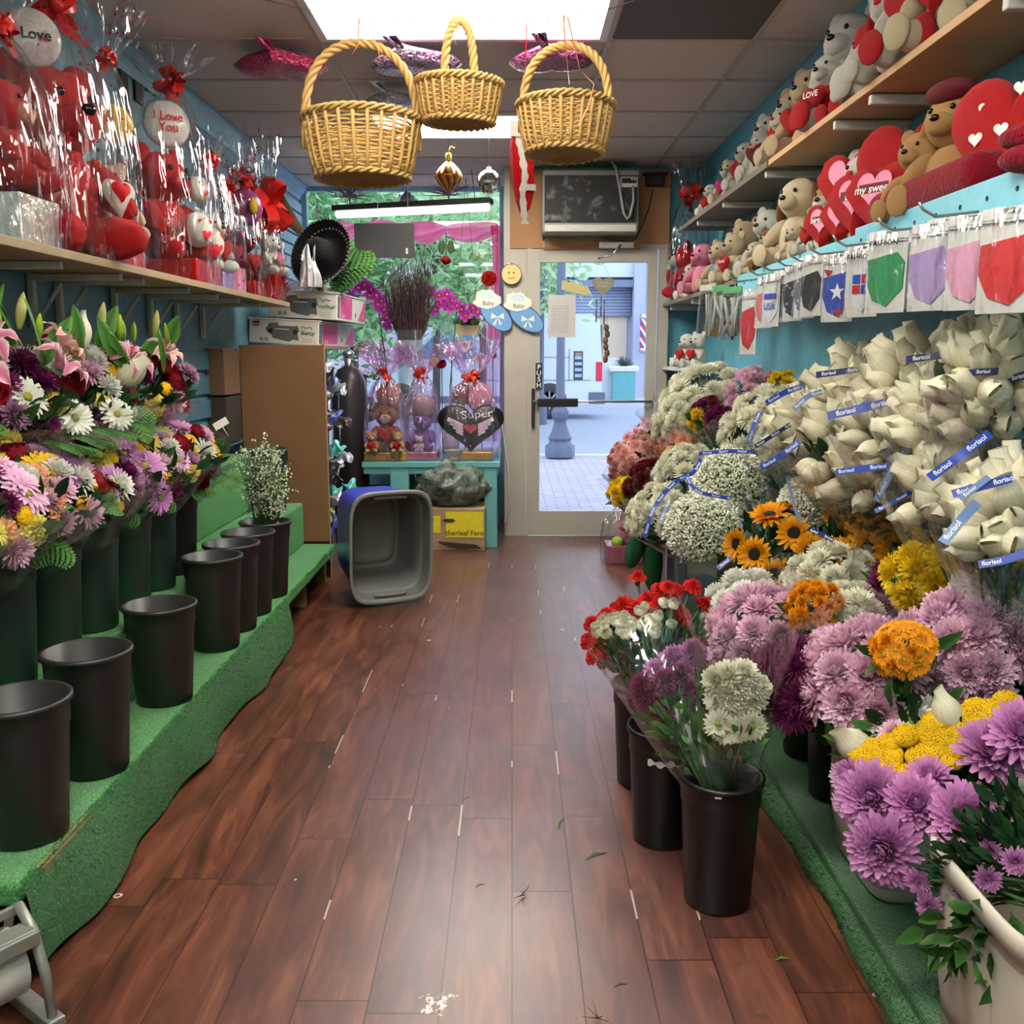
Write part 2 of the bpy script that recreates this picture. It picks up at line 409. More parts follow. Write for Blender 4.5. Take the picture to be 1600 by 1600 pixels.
# sagging dark tile at the front right of the light
mb = MB(); mb.surf(lambda a, b: V((0.43 + .59 * a, 3.70 + .59 * b, ZC - .006 - .012 * math.sin(PI * a) * math.sin(PI * b))), 8, 8)
tag(mb.build('stained_ceiling_tile', mat('stained_tile', C(78, 70, 68), 0.7, var=0.35, scale=5)), 'dark grey-brown stained ceiling tile right of the big ceiling light', 'ceiling tile')
# crown mouldings
mb = MB()
prof = [(0, -0.11), (0.012, -0.11), (0.02, -0.085), (0.05, -0.04), (0.06, -0.02), (0.075, -0.012), (0.075, -0.0), (0, 0)]
n = len(prof); vs = [(XL + p[0], y, ZC + p[1] - .001) for y in (YB, YW) for p in prof]
mb.add(vs, [(i, (i + 1) % n, n + (i + 1) % n, n + i) for i in range(n)], 0, None, False); struct(mb.build('trim_crown_left', M_trimblue))
mb = MB(); vs = [(XR - p[0] * .6, y, ZC + p[1] - .001) for y in (YB, YD) for p in prof]
mb.add(vs, [(i, n + i, n + (i + 1) % n, (i + 1) % n) for i in range(n)], 0, None, False); struct(mb.build('trim_crown_right', mat('teal_trim', C(78, 150, 168), .5)))
# front: door wall (nearer) and shop-window wall (farther), with a return between them
mb = MB()
mb.box((-0.035, (YD + YW) / 2, ZC / 2), (0.05, YW - YD, ZC)); struct(mb.build('wall_bay_side', M_frame))
DX0, DX1, DZ = 0.115, 1.075, 2.12
mb = MB()
mb.box(((DX1 + .06 + XR) / 2, YD + .05, (DZ + .03) / 2), (XR - DX1 - .06, 0.1, DZ + .03), mi=0)
mb.box(((DX0 + XR) / 2 - .04, YD + .05, (DZ + .03 + ZC) / 2), (XR - DX0 + .1, 0.1, ZC - DZ - .03), mi=0)
struct(mb.build('wall_front', [M_wallR]))
mb = MB()
mb.box((0.025, YD - .01, ZC / 2), (0.16, 0.08, ZC)); struct(mb.build('trim_door_post', M_frame))
mb = MB()
mb.box((DX0 + .01, YD - .015, DZ / 2), (0.035, 0.09, DZ)); mb.box((DX1 + .03, YD - .015, DZ / 2), (0.07, 0.09, DZ))
mb.box(((DX0 + DX1) / 2 + .02, YD - .015, DZ + .02), (DX1 - DX0 + .1, 0.09, 0.05)); struct(mb.build('trim_door_frame', M_frame))
# the glazed door
dr = thing('door_1', 'glass shop door in a beige metal frame', None, ((DX0 + DX1) / 2, YD - .03, 0)); struct(dr)
cx = 0.0; hw = (DX1 - DX0) / 2 - .02
mb = MB()
mb.box((-hw + .035, 0, DZ / 2), (0.07, 0.045, DZ - .02), bev=.004); mb.box((hw - .035, 0, DZ / 2), (0.07, 0.045, DZ - .02), bev=.004)
mb.box((0, 0, DZ - .055), (2 * hw - .138, 0.043, 0.10), bev=.002); mb.box((0, 0, .10), (2 * hw - .138, 0.043, 0.18), bev=.002)
mb.build('door_frame', M_frame, dr)
mb = MB(); mb.box((0, .005, DZ / 2 + .04), (2 * hw - .13, 0.006, DZ - .27)); mb.build('door_glass', M_glass, dr)
zb = atY(900, 627, 7.05).z
mb = MB(); mb.tube([(-hw + .02, -.06, zb), (hw - .02, -.06, zb)], .009, 10); mb.tube([(-hw + .03, 0, zb), (-hw + .03, -.06, zb)], .012, 8); mb.tube([(hw - .03, 0, zb), (hw - .03, -.06, zb)], .012, 8)
mb.build('push_bar', M_steel, dr)
xa, xb = atY(840, 627, 7.0).x - dr.location.x, atY(903, 627, 7.0).x - dr.location.x
mb = MB(); mb.box(((xa + xb) / 2, -.065, zb - .008), (xb - xa, 0.035, 0.062), bev=.006); mb.box(((xa + xb) / 2, -.084, zb - .006), (xb - xa, 0.004, 0.008)); mb.build('push_pad', M_dark, dr)
mb = MB(); z1, z2 = atY(833, 607, 7.05).z, atY(833, 668, 7.05).z
mb.box((atY(833, 640, 7.05).x - dr.location.x, -.04, (z1 + z2) / 2), (0.022, 0.03, z1 - z2), bev=.004); mb.build('handle', M_dark, dr)
# threshold
mb = MB(); mb.box(((DX0 + DX1) / 2, YD - .02, 0.006), (DX1 - DX0, 0.14, 0.012), bev=.003); struct(mb.build('trim_threshold', M_steel))
# shop window
wz0, wz1 = 0.50, ZC - .03
w = bpy.data.objects.new('window_1', None); COL.objects.link(w); w.location = (0, YW, 0); struct(w)
mb = MB(); mb.box(((XL - .05) / 2, 0, wz0 - .25), (-XL - .02, .08, .5)); mb.box(((XL - .05) / 2, 0, wz1 + .02), (-XL - .02, .06, .05)); mb.box((XL + .03, 0, (wz0 + wz1) / 2), (.05, .06, wz1 - wz0)); mb.box((-.075, 0, (wz0 + wz1) / 2), (.05, .06, wz1 - wz0))
mb.build('window_frame', M_trimblue, w)
mb = MB(); mb.box(((XL - .05) / 2, .01, (wz0 + wz1) / 2), (-XL - .1, .006, wz1 - wz0)); mb.build('window_glass', M_glass, w)
# louvred blue boards on the left wall end by the window and behind the bouquets
mb = MB()
for k in range(12): mb.box((XL + .012, 7.35, 2.50 - .09 * k), (0.02, 1.0, 0.075), bev=.004)
struct(mb.build('trim_louvre_boards', M_trimblue))
mb = MB()
for k in range(3): mb.box((XL + .012, 5.1, 1.32 - .13 * k), (0.024, 1.0, 0.10), bev=.004)
struct(mb.build('trim_wall_battens', mat('dusky_blue_board', C(70, 105, 120), .6)))
# dark recess squares high on the left wall
for (u, v0, v1) in ((190, 96, 158), (213, 108, 165), (232, 124, 150)):
    a, b = atX(u - 7, v0, XL), atX(u + 8, v1, XL)
    mb = MB(); mb.box((XL + .006, (a.y + b.y) / 2, (a.z + b.z) / 2), (.012, abs(a.y - b.y), abs(a.z - b.z))); struct(mb.build('trim_dark_panel', M_dark))

# ------------------------------------------------------------------ ceiling lights (diffuser panels that light the room)
def panel_mat(name, s):
    m, nt, out = newmat(name)
    tc = N(nt, 'TexCoord'); wv = N(nt, 'TexWave', Scale=30.0, Distortion=0.5); L(nt, tc, 'Object', wv, 'Vector')
    mr = N(nt, 'MapRange'); L(nt, wv, 'Fac', mr, 0); mr.inputs[3].default_value = s * .92; mr.inputs[4].default_value = s * 1.06
    e = N(nt, 'Emission', Color=(1.0, 0.96, 0.86, 1)); L(nt, mr, 0, e, 'Strength'); L(nt, e, 0, out, 0); return m
M_panel = panel_mat('prismatic_diffuser', 15.0)
def ceiling_light(y0, y1, label, x0=-0.81, x1=0.40, m=M_panel):
    t = thing('ceiling_light', label, 'ceiling light', ((x0 + x1) / 2, (y0 + y1) / 2, ZC), 0, 'recessed ceiling lights')
    hx, hy = (x1 - x0) / 2, (y1 - y0) / 2
    mb = MB(); mb.box((0, 0, -.008), (2 * hx - .06, 2 * hy - .06, .006)); mb.build('diffuser', m, t)
    mb = MB()
    for s in (-1, 1):
        mb.box((s * (hx - .016), 0, -.009), (.032, 2 * hy, .014)); mb.box((0, s * (hy - .016), -.009), (2 * hx - .064, .032, .014))
    mb.build('frame', M_white, t)
ceiling_light(3.70, 4.29, 'big bright ceiling light panel at the top of the photo')
ceiling_light(5.53, 6.12, 'bright ceiling light panel behind the hanging baskets')
ceiling_light(1.25, 1.85, 'ceiling light panel above the aisle, out of view overhead')
ceiling_light(-0.60, 0.0, 'ceiling light panel behind the viewer, out of view')

for (x, y, z, e) in ((.1, -.9, 2.0, 10), (-.1, 2.6, 2.35, 9)):  # unseen fill lights, added to brighten the room
    lt = bpy.data.lights.new('fill_light', 'POINT'); lt.energy = e; lt.shadow_soft_size = .35; lt.color = (1, .93, .84); lo = bpy.data.objects.new('fill_light', lt); COL.objects.link(lo); lo.location = (x, y, z)
# ------------------------------------------------------------------ sky and daylight
wld = bpy.data.worlds.new('overcast_sky'); sc.world = wld; wld.use_nodes = True
nt = wld.node_tree; nt.nodes.clear()
bg = N(nt, 'Background', Strength=1.5); wo = N(nt, 'OutputWorld'); tc = N(nt, 'TexCoord')
nz = N(nt, 'TexNoise', Scale=3.0, Detail=4.0); L(nt, tc, 'Generated', nz, 'Vector')
c = mixc(nt, (nz, 'Fac'), (0.62, 0.78, 1.0, 1), (0.95, 0.98, 1.0, 1)); nt.links.new(c[0].outputs[c[1]], bg.inputs[0]); L(nt, bg, 0, wo, 0)
# ================================================================== STREET
def brick_mat(name, c1, c2, mort, scale, rough=0.8, bw=0.5, rh=0.25):
    m, nt, out = newmat(name)
    tc = N(nt, 'TexCoord'); b = N(nt, 'TexBrick', Scale=scale); L(nt, tc, 'Object', b, 'Vector')
    b.inputs['Color1'].default_value = c1; b.inputs['Color2'].default_value = c2; b.inputs['Mortar'].default_value = mort
    b.inputs['Mortar Size'].default_value = 0.012; b.inputs['Brick Width'].default_value = bw; b.inputs['Row Height'].default_value = rh
    p = N(nt, 'BsdfPrincipled', Roughness=rough); L(nt, b, 'Color', p, 'Base Color'); L(nt, p, 0, out, 0); return m
M_pave = brick_mat('grey_lilac_brick_paving', C(176, 172, 186), C(160, 158, 176), C(120, 118, 135), 2.4)
M_asph = mat('pale_asphalt', C(150, 158, 178), 0.9, var=0.12, scale=4)
M_curb = mat('curb_stone', C(196, 196, 206), 0.8)
M_pink = mat('pink_paving', C(196, 176, 182), 0.85)
M_iron = mat('blue_grey_painted_iron', C(86, 96, 122), 0.5, var=0.2, scale=12)
M_van = mat('white_van_paint', C(208, 220, 236), 0.35, var=0.03, coat=0.3)
M_tyre = mat('tyre_rubber', C(62, 66, 78), 0.8)
M_vtrim = mat('grey_bumper_plastic', C(104, 112, 134), 0.7)
M_red = mat('red_lens', C(220, 30, 60), 0.3)
M_fac = mat('pale_blue_render', C(168, 178, 204), 0.8, var=0.08, scale=1.5)
M_shut = mat('steel_shutter', C(150, 164, 194), 0.5)
M_door2 = mat('cream_interior', C(208, 196, 176), 0.8)
M_tealbox = mat('teal_paint_box', C(96, 168, 176), 0.6)
mb = MB(); mb.box((0, 10.2, -0.07), (16, 6.0, 0.1)); struct(mb.build('sidewalk_near', M_pave))
mb = MB(); mb.box((0, 13.1, -0.07), (40, 0.2, 0.12)); struct(mb.build('kerb_near', M_curb))
mb = MB(); mb.box((0, 19.4, -0.10), (60, 12.6, 0.1)); struct(mb.build('street', M_asph))
mb = MB(); mb.box((0, 25.75, -0.03), (60, 0.2, 0.2)); struct(mb.build('kerb_far', M_curb))
mb = MB(); mb.box((0, 28.8, 0.0), (60, 6.0, 0.1)); struct(mb.build('sidewalk_far', M_pink))
# lamp post by the near kerb
b = atZ(876, 716, 0.0); k = 12.5 / FPX * 1.0
lp = thing('street_lamp_post', 'grey-blue cast iron lamp post with fluted base on the pavement outside the door', 'lamp post', (b.x, b.y + .2, 0))
mb = MB()
mb.lathe([(.20, 0), (.20, .15), (.17, .17), (.15, .19), (.14, .22)], 8); mb.build('plinth', M_iron, lp)
mb = MB()
def flut(a, z, r): return r * (1 + .06 * math.cos(12 * a))
hz = [(.14, .22), (.15, .25), (.13, .29), (.10, .37), (.075, .46), (.085, .50), (.10, .52), (.11, .60), (.085, .66)]
def bell(u, v):
    q = v * (len(hz) - 1); i = min(int(q), len(hz) - 2); f = q - i
    r, z = lerp(hz[i][0], hz[i + 1][0], f), lerp(hz[i][1], hz[i + 1][1], f); r = flut(u * 2 * PI, z, r)
    return V((r * math.cos(u * 2 * PI), r * math.sin(u * 2 * PI), z))
mb.surf(bell, 48, 24, True); mb.build('fluted_bell', M_iron, lp)
mb = MB(); mb.lathe([(.075, .66), (.062, .72), (.056, 1.4), (.055, 2.6), (.05, 3.6)], 16); mb.build('shaft', M_iron, lp)
# lantern lamp standing farther away
b = atY(845, 480, 19.5)
l2 = thing('street_lantern', 'small street lantern on a post seen at the top left of the door glass', 'street lantern', (b.x, 19.5, 0))
mb = MB(); mb.lathe([(.14, -.05), (.13, .4), (.07, .6), (.07, 2.62), (.12, 2.66), (.12, 2.72), (.06, 2.76), (.15, 2.86)], 12); mb.build('post', M_iron, l2)
mb = MB(); mb.lathe([(.15, 2.86), (.24, 3.28)], 6, smooth=False); mb.build('lantern_glass', mat('frosted_lantern', C(210, 220, 235), .3), l2)
mb = MB(); mb.lathe([(.27, 3.27), (.28, 3.31), (.16, 3.44), (.05, 3.52), (.0, 3.6)], 6, smooth=False)
for i in range(6):
    a = i * PI / 3; mb.tube([(.15 * math.cos(a), .15 * math.sin(a), 2.86), (.24 * math.cos(a), .24 * math.sin(a), 3.28)], .012, 4)
mb.build('lantern_cap', M_iron, l2)
# van across the street
vx1 = atY(941, 560, 21.0).x
vn = thing('parked_van', 'white delivery van parked across the street behind the door and window', 'van', (vx1, 22.0, -0.05))
mb = MB()
side = [(0, .42), (-1.0, .36), (-4.9, .36), (-5.3, .45), (-5.35, .95), (-5.05, 1.12), (-4.35, 1.28), (-3.55, 2.05), (-3.2, 2.22), (-.25, 2.30), (-.06, 2.16), (0, 1.3)]
mb.prism([(p[0], p[1]) for p in side], 1.9, M=T(0, .95, 0) @ RX(PI / 2))
mb.build('body', M_van, vn)
for wx in (-1.15, -4.45):
    mb = MB(); mb.lathe([(.0, -.02), (.19, -.02), (.22, -.05), (.37, -.04), (.40, .02), (.40, .2), (.3, .24)], 28, M=T(wx, -.93, .42) @ RX(PI / 2) @ S(1, 1, -1))
    wh = mb.build('wheel', M_tyre, vn)
    mb = MB(); mb.ball((wx, -.96, .42), (.06, .03, .06), 10, 6)
    for a in range(8): mb.box((.12, 0, 0), (.15, .05, .03), M=T(wx, -.965, .42) @ RY(a * PI / 4))
    mb.build('wheel_rim', mat('alloy_grey', C(170, 178, 195), .4), wh)
mb = MB(); mb.box((-.1, -.96, .47), (.36, .05, .26), bev=.02); mb.build('bumper', M_vtrim, vn)
mb = MB(); mb.box((-2.7, -.96, .43), (2.2, .04, .16), bev=.02); mb.build('side_sill', M_vtrim, vn)
mb = MB(); mb.box((-.06, -.955, 1.05), (.14, .03, .42), bev=.01, mi=0); mb.build('tail_light', M_red, vn)
mb = MB(); mb.box((-.52, -.958, 1.18), (.20, .012, .62)); 
for q in range(4): mb.box((-.52, -.966, 1.02 + .13 * q - .06), (.15, .012, .07), mi=1)
mb.box((-.52, -.966, 1.42), (.14, .012, .08), mi=2)
mb.build('side_sign', [mat('dark_sticker', C(58, 62, 78), .6), mat('pale_sticker', C(170, 188, 220), .6), mat('tan_sticker', C(170, 130, 120), .6)], vn)
mb = MB(); mb.box((-1.55, -.958, 1.36), (1.7, .008, .012)); mb.box((-1.55, -.958, .86), (2.6, .008, .012)); mb.box((-.72, -.958, 1.2), (.012, .008, .7)); mb.box((-2.4, -.958, 1.2), (.012, .008, 1.3)); mb.build('panel_seam', M_vtrim, vn)
mb = MB(); mb.prism([(-4.2, 1.32), (-3.6, 1.92), (-2.75, 1.98), (-2.75, 1.32)], .01, M=T(0, -.948, 0) @ RX(PI / 2)); mb.build('side_window', mat('tinted_glass', C(120, 150, 190), .15), vn)
# shops across the street
shop = thing('shop_front', 'pale blue shop building with rolled-up shutter across the street', 'building', (0, 30, 0))
mb = MB(); mb.box((4.0, .8, 3.5), (14, .3, 7.2)); mb.box((-2.5, .3, 4.2), (.5, .6, 5.0)); mb.box((.75, .3, 2.2), (.5, .7, 4.6)); mb.box((3.95, .3, 2.2), (.35, .7, 4.6)); mb.build('wall', M_fac, shop)
mb = MB()
for k in range(9): mb.box((2.3, .6, 4.4 + .14 * k), (3.6, .05, .1), bev=.01)
mb.build('cladding', M_fac, shop)
mb = MB(); mb.box((2.35, .45, 4.0), (3.1, .5, .5)); mb.box((2.35, .3, 3.55), (2.9, .5, .22), mi=1); mb.build('shop_sign_board', [mat('white_blue_board', C(196, 208, 232), .6), mat('slate_board', C(110, 122, 150), .6)], shop)
mb = MB()
for k in range(9): mb.tube([(1.0, .5, 2.62 + .1 * k), (3.75, .5, 2.62 + .1 * k)], .055, 8)
mb.build('roller_shutter', M_shut, shop)
mb = MB(); mb.box((2.3, .62, 1.3), (2.7, .02, 2.6)); mb.build('doorway', M_door2, shop)
mb = MB()
for k in range(7): mb.box((2.3 + .09 * k, .55, 1.75), (.05, .05, 1.1))
mb.build('window_bars', M_iron, shop)
bp = thing('barber_pole', 'red white and blue striped pole on the wall across the street', 'barber pole', (4.02, 29.5, 1.55))
mb = MB(); mb.surf(lambda a, b: V((.1 * math.cos(2 * PI * a), .1 * math.sin(2 * PI * a), b * .9)), 24, 24, True)
def stripe_mat():
    m, nt, out = newmat('barber_stripes'); tc = N(nt, 'TexCoord'); sx = N(nt, 'SeparateXYZ'); L(nt, tc, 'Object', sx, 0)
    f = mth(nt, 'FRACT', mth(nt, 'MULTIPLY', mth(nt, 'ADD', (sx, 2), mth(nt, 'MULTIPLY', (sx, 0), 1.5)), 3.0))
    c = mixc(nt, mth(nt, 'GREATER_THAN', f, .66), C(230, 232, 240), C(214, 60, 80)); c = mixc(nt, mth(nt, 'LESS_THAN', f, .3), c, C(70, 90, 170))
    p = N(nt, 'BsdfPrincipled'); nt.links.new(c[0].outputs[c[1]], p.inputs['Base Color']); L(nt, p, 0, out, 0); return m
mb.build('striped_tube', stripe_mat(), bp)
for zz in (.95, -.04):
    mb = MB(); mb.ball((0, 0, zz), .12, 12, 8); mb.build('pole_cap', M_steel, bp)
b = atY(985, 600, 26.6)
tb = thing('sidewalk_planter_box', 'teal wooden box on the far pavement, plant on top', 'planter', (b.x - .2, 26.6, .05))
mb = MB(); mb.box((0, 0, .42), (.62, .5, .84), bev=.02); mb.build('box', M_tealbox, tb)
mb = MB(); mb.box((0, 0, .93), (.8, .5, .16), bev=.04); mb.build('tray', mat('cream_tray', C(220, 216, 205), .7), tb)
mb = MB()
for i in range(40):
    a, e = rnd.uniform(0, 2 * PI), rnd.uniform(.2, 1.4); d = V((math.cos(a) * math.cos(e), math.sin(a) * math.cos(e), math.sin(e)))
    mb.tube([V((0, -.1, 1.0)), V((0, -.1, 1.0)) + d * .3], [.03, .004], 4)
mb.build('spiky_plant', mat('dark_plant', C(60, 78, 72), .7), tb)
b = atY(950, 600, 27)
mb = MB(); mb.box((0, 0, .62), (.62, .4, 1.2), bev=.02); mb.box((0, -.21, .62), (.5, .02, 1.0))
tag(mb.build('white_utility_cabinet', mat('white_enamel', C(206, 212, 226), .5), None, T(b.x, 27, .05)), 'white upright cabinet on the far pavement beside the teal box', 'cabinet')
# trees
M_bark = mat('tree_bark', C(92, 84, 84), 0.9, var=.3)
def leafmat(name, a, b):
    return petal_mat(name, a, b, rand=.05, trans=.45)
LM = [leafmat('leaf_green_light', C(158, 200, 146), C(222, 240, 206)), leafmat('leaf_green_mid', C(98, 156, 104), C(178, 214, 160)), leafmat('leaf_green_dark', C(72, 126, 92), C(140, 186, 138))]
def tree(x, y, zc, rx, rz, n, mi, label, seed, leaf=.10):
    R = random.Random(seed); t = thing('street_tree', label, 'tree', (x, y, -.05), 0, 'trees along the street')
    mb = MB(); mb.tube([(0, 0, 0), (.05, 0, zc * .5), (-.05, .05, zc)], [.09, .07, .04], 8)
    tips = []
    for i in range(9):
        a = R.uniform(0, 2 * PI); e = R.uniform(-.1, 1.2); d = V((math.cos(a) * math.cos(e) * rx, math.sin(a) * math.cos(e) * rx, math.sin(e) * rz)) * .75
        p0 = V((0, 0, zc * R.uniform(.55, .95))); p1 = V((0, 0, zc)) + d
        mb.tube([p0, p0.lerp(p1, .5) + V((0, 0, .2)), p1], [.06, .035, .012], 5); tips.append(p1)
    mb.build('trunk', M_bark, t)
    mb = MB(); clumps = []
    for i in range(34):
        d = V((R.gauss(0, 1), R.gauss(0, 1), R.gauss(0, 1))).normalized() * R.uniform(.35, 1) ** .6
        clumps.append((V((d.x * rx, d.y * rx, zc + d.z * rz)), R.uniform(.25, .5) * rx))
    for i in range(n):
        c, r = R.choice(clumps); d = V((R.gauss(0, 1), R.gauss(0, 1), R.gauss(0, .8))); p = c + d * r * .5
        M = T(p) @ align((R.gauss(0, 1), R.gauss(0, 1), R.gauss(.3, 1))) ; s = leaf * R.uniform(.6, 1.3); cc = R.random()
        mb.add([(-s, 0, 0), (0, -s * .45, .02), (s, 0, 0), (0, s * .45, .02)], [(0, 1, 2, 3)], 0, M, False, [cc * .6, cc, cc, cc])
    o = mb.build('crown', LM[mi], t); o['kind'] = 'stuff'
tree(-2.6, 15.5, 2.9, 1.7, 1.5, 4200, 1, 'leafy green tree behind the left of the shop window', 1)
tree(-.55, 17.0, 3.1, 1.5, 1.35, 4200, 0, 'pale green tree behind the right of the shop window', 2)
tree(-1.6, 20.0, 4.6, 2.2, 1.6, 2600, 0, 'tall light green tree showing at the top of the shop window', 3, .12)
tree(-4.3, 18.5, 3.4, 1.8, 1.9, 4200, 2, 'dark green tree at the far left edge of the shop window', 4)
tree(.35, 25.4, 3.3, .9, 1.2, 3000, 1, 'small tree beside the lantern in the door glass', 5, .08)
bl = thing('corner_building', 'pale lilac building with white window bands behind the trees', 'building', (-4, 32, 0))
mb = MB(); mb.box((-1.5, 0, 4.5), (10, .5, 9)); mb.build('wall', mat('lilac_brick', C(186, 172, 190), .8), bl)
mb = MB()
for k in range(4): mb.box((-1, -.3, 2.6 + 1.3 * k), (9, .1, .35))
mb.build('window_band', mat('white_band', C(220, 226, 236), .6), bl)
# ================================================================== FLOWER LIBRARY (unit heads, stem below, face up +Z)
def petal(mb, az, el, Ln, W, curl=0.0, cup=0.25, r0=0.0, z0=0.0, nseg=4, tipw=0.3, mi=0, basew=0.4, c0=0.0, c1=1.0, twist=0.0):
    d = V((math.cos(el) * math.cos(az), math.cos(el) * math.sin(az), math.sin(el)))
    sd = V((-math.sin(az), math.cos(az), 0)); up = d.cross(sd) * -1 if False else sd.cross(d) * -1
    up = d.cross(sd); up = -up if up.z < 0 else up
    o = V((math.cos(az) * r0, math.sin(az) * r0, z0))
    vs, cs = [], []
    for k in range(nseg + 1):
        s = k / nseg
        w = W * (basew + (1 - basew) * math.sin(PI * min(1, s * 1.05) ** 0.8 * .62)) if s < .7 else W * lerp(1.0, tipw, ((s - .7) / .3) ** 1.6)
        p = o + d * (Ln * s) + up * (curl * Ln * s * s)
        e = up * (cup * w)
        vs += [p - sd * w * .5 + e, p, p + sd * w * .5 + e]; c = lerp(c0, c1, s); cs += [c, c * .85, c]
    fs = []
    for k in range(nseg):
        a = 3 * k; fs += [(a, a + 1, a + 4, a + 3), (a + 1, a + 2, a + 5, a + 4)]
    mb.add(vs, fs, mi, None, True, cs)
FLM = {}
def fmesh(key, fn, mats):
    if key not in FLM:
        mb = MB(); fn(mb); FLM[key] = mb.mesh(key, mats)
    return FLM[key]
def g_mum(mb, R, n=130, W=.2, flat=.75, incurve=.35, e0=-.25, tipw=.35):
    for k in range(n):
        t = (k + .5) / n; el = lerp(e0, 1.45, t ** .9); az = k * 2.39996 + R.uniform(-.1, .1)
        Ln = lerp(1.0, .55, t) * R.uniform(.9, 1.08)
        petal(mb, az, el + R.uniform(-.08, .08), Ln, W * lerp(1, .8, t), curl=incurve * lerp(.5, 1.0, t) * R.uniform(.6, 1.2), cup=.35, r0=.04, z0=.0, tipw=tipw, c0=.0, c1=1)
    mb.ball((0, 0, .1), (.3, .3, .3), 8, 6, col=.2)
def g_daisy(mb, R, n=20, W=.26, mi_c=1, rows=2):
    for row in range(rows):
        for k in range(n):
            petal(mb, 2 * PI * (k + .5 * row) / n + R.uniform(-.06, .06), .12 + .25 * row + R.uniform(-.1, .1), (1 - .15 * row) * R.uniform(.92, 1.05), W, curl=-.12, cup=.2, r0=.12)
    mb.ball((0, 0, .1), (.22, .22, .12), 12, 6, mi=mi_c, jit=.15)
def g_button(mb, R):
    mb.ball((0, 0, 0), (1, 1, .5), 22, 12, jit=.10, col=.75)
    for k in range(60):
        t = (k + .5) / 60; r = math.sqrt(t) * .95; a = k * 2.4; mb.ball((r * math.cos(a), r * math.sin(a), .5 * math.sqrt(max(0, 1 - r * r * .95))), .09, 5, 3, col=R.choice((.3, .9, 1)))
def g_rose(mb, R):
    n = 15
    for k in range(n):
        t = k / (n - 1); r = lerp(.14, .82, t ** .8); az = k * 2.39996; span = lerp(3.6, 1.9, t); h = lerp(1.15, .95, t); fl = lerp(-.05, .32, t)
        def fn(a, b, r=r, az=az, span=span, h=h, fl=fl):
            an = az + (a - .5) * span; rr = r * (math.sin(PI * min(1, .15 + b * .62))) + fl * b ** 3 * (1 - 1.2 * abs(a - .5))
            return V((rr * math.cos(an), rr * math.sin(an), -.35 + h * b * (1 - .35 * (2 * abs(a - .5)) ** 3)))
        mb.surf(fn, 8, 5, col=lambda a, b: b)
def g_carn(mb, R):
    for k in range(6):
        r = lerp(1.0, .3, k / 5); z = lerp(-.1, .5, k / 5); ph = R.uniform(0, 6)
        def fn(a, b, r=r, z=z, ph=ph, k=k):
            an = 2 * PI * a; q = r * b; return V((q * math.cos(an), q * math.sin(an), z + .12 * math.sin(an * 11 + ph) * b ** 2 + .08 * math.sin(an * 23 + ph * 2) * b ** 3 + .3 * b - .28 * b ** 3 * (1 if k < 3 else .3)))
        mb.surf(fn, 66, 4, True, col=lambda a, b: b)
    mb.lathe([(.18, -1.1), (.3, -.9), (.34, -.35), (.28, -.1)], 10, mi=1)
def g_lily(mb, R):
    for k in range(6):
        az = k * PI / 3; w = .62 if k % 2 else .48
        n = 8; vs, cs = [], []
        for j in range(n + 1):
            s = j / n; r = .1 + 1.0 * s ** 1.1 + .1 * s; z = .55 * math.sin(s * 2.3) - .25 * s ** 3 * 1.4
            wd = w * math.sin(PI * (s * .93 + .07)) ** .7 * .5
            c, q = math.cos(az), math.sin(az); o = V((c * r, q * r, z)); sd = V((-q, c, 0))
            wave = .05 * math.sin(s * 16)
            vs += [o - sd * wd + V((0, 0, wd * .35 + wave)), o - sd * wd * .55 + V((0, 0, wd * .08)), o, o + sd * wd * .55 + V((0, 0, wd * .08)), o + sd * wd + V((0, 0, wd * .35 - wave))]
            cs += [1, .3, .1, .3, 1]
        fs = []
        for j in range(n):
            for i in range(4): a = j * 5 + i; fs.append((a, a + 1, a + 6, a + 5))
        mb.add(vs, fs, 0, None, True, cs)
    for k in range(6):
        az = k * PI / 3 + .5; p = V((math.cos(az) * .3, math.sin(az) * .3, .75)); mb.tube([(0, 0, .1), p], .018, 5, mi=1); mb.ball(p, (.09, .04, .04), 6, 4, mi=2)
def g_lilybud(mb, R):
    def fn(a, b):
        an = 2 * PI * a; r = .26 * math.sin(PI * min(1, b * .92 + .08)) ** .75 * (1 + .1 * math.cos(3 * an)); return V((r * math.cos(an), r * math.sin(an), b * 2 - .2))
    mb.surf(fn, 18, 12, True, col=lambda a, b: b)
def g_sun(mb, R):
    for row in range(3):
        for k in range(17):
            petal(mb, 2 * PI * (k + .37 * row) / 17 + R.uniform(-.08, .08), .15 + .28 * row + R.uniform(-.15, .15), (1.0 - .08 * row) * R.uniform(.85, 1.05), .27, curl=R.uniform(-.2, .25), cup=.25, r0=.3, tipw=.12)
    mb.ball((0, 0, .06), (.46, .46, .17), 18, 8, mi=1, jit=.1)
    mb.ball((0, 0, .14), (.2, .2, .12), 12, 6, mi=1, jit=.2)
    for k in range(12): petal(mb, 2 * PI * k / 12, -.25 + R.uniform(-.3, .2), .75, .3, curl=.2, r0=.2, z0=-.12, tipw=.1, mi=2)
    mb.lathe([(.08, -.6), (.16, -.35), (.4, -.14), (.42, 0)], 12, mi=2)
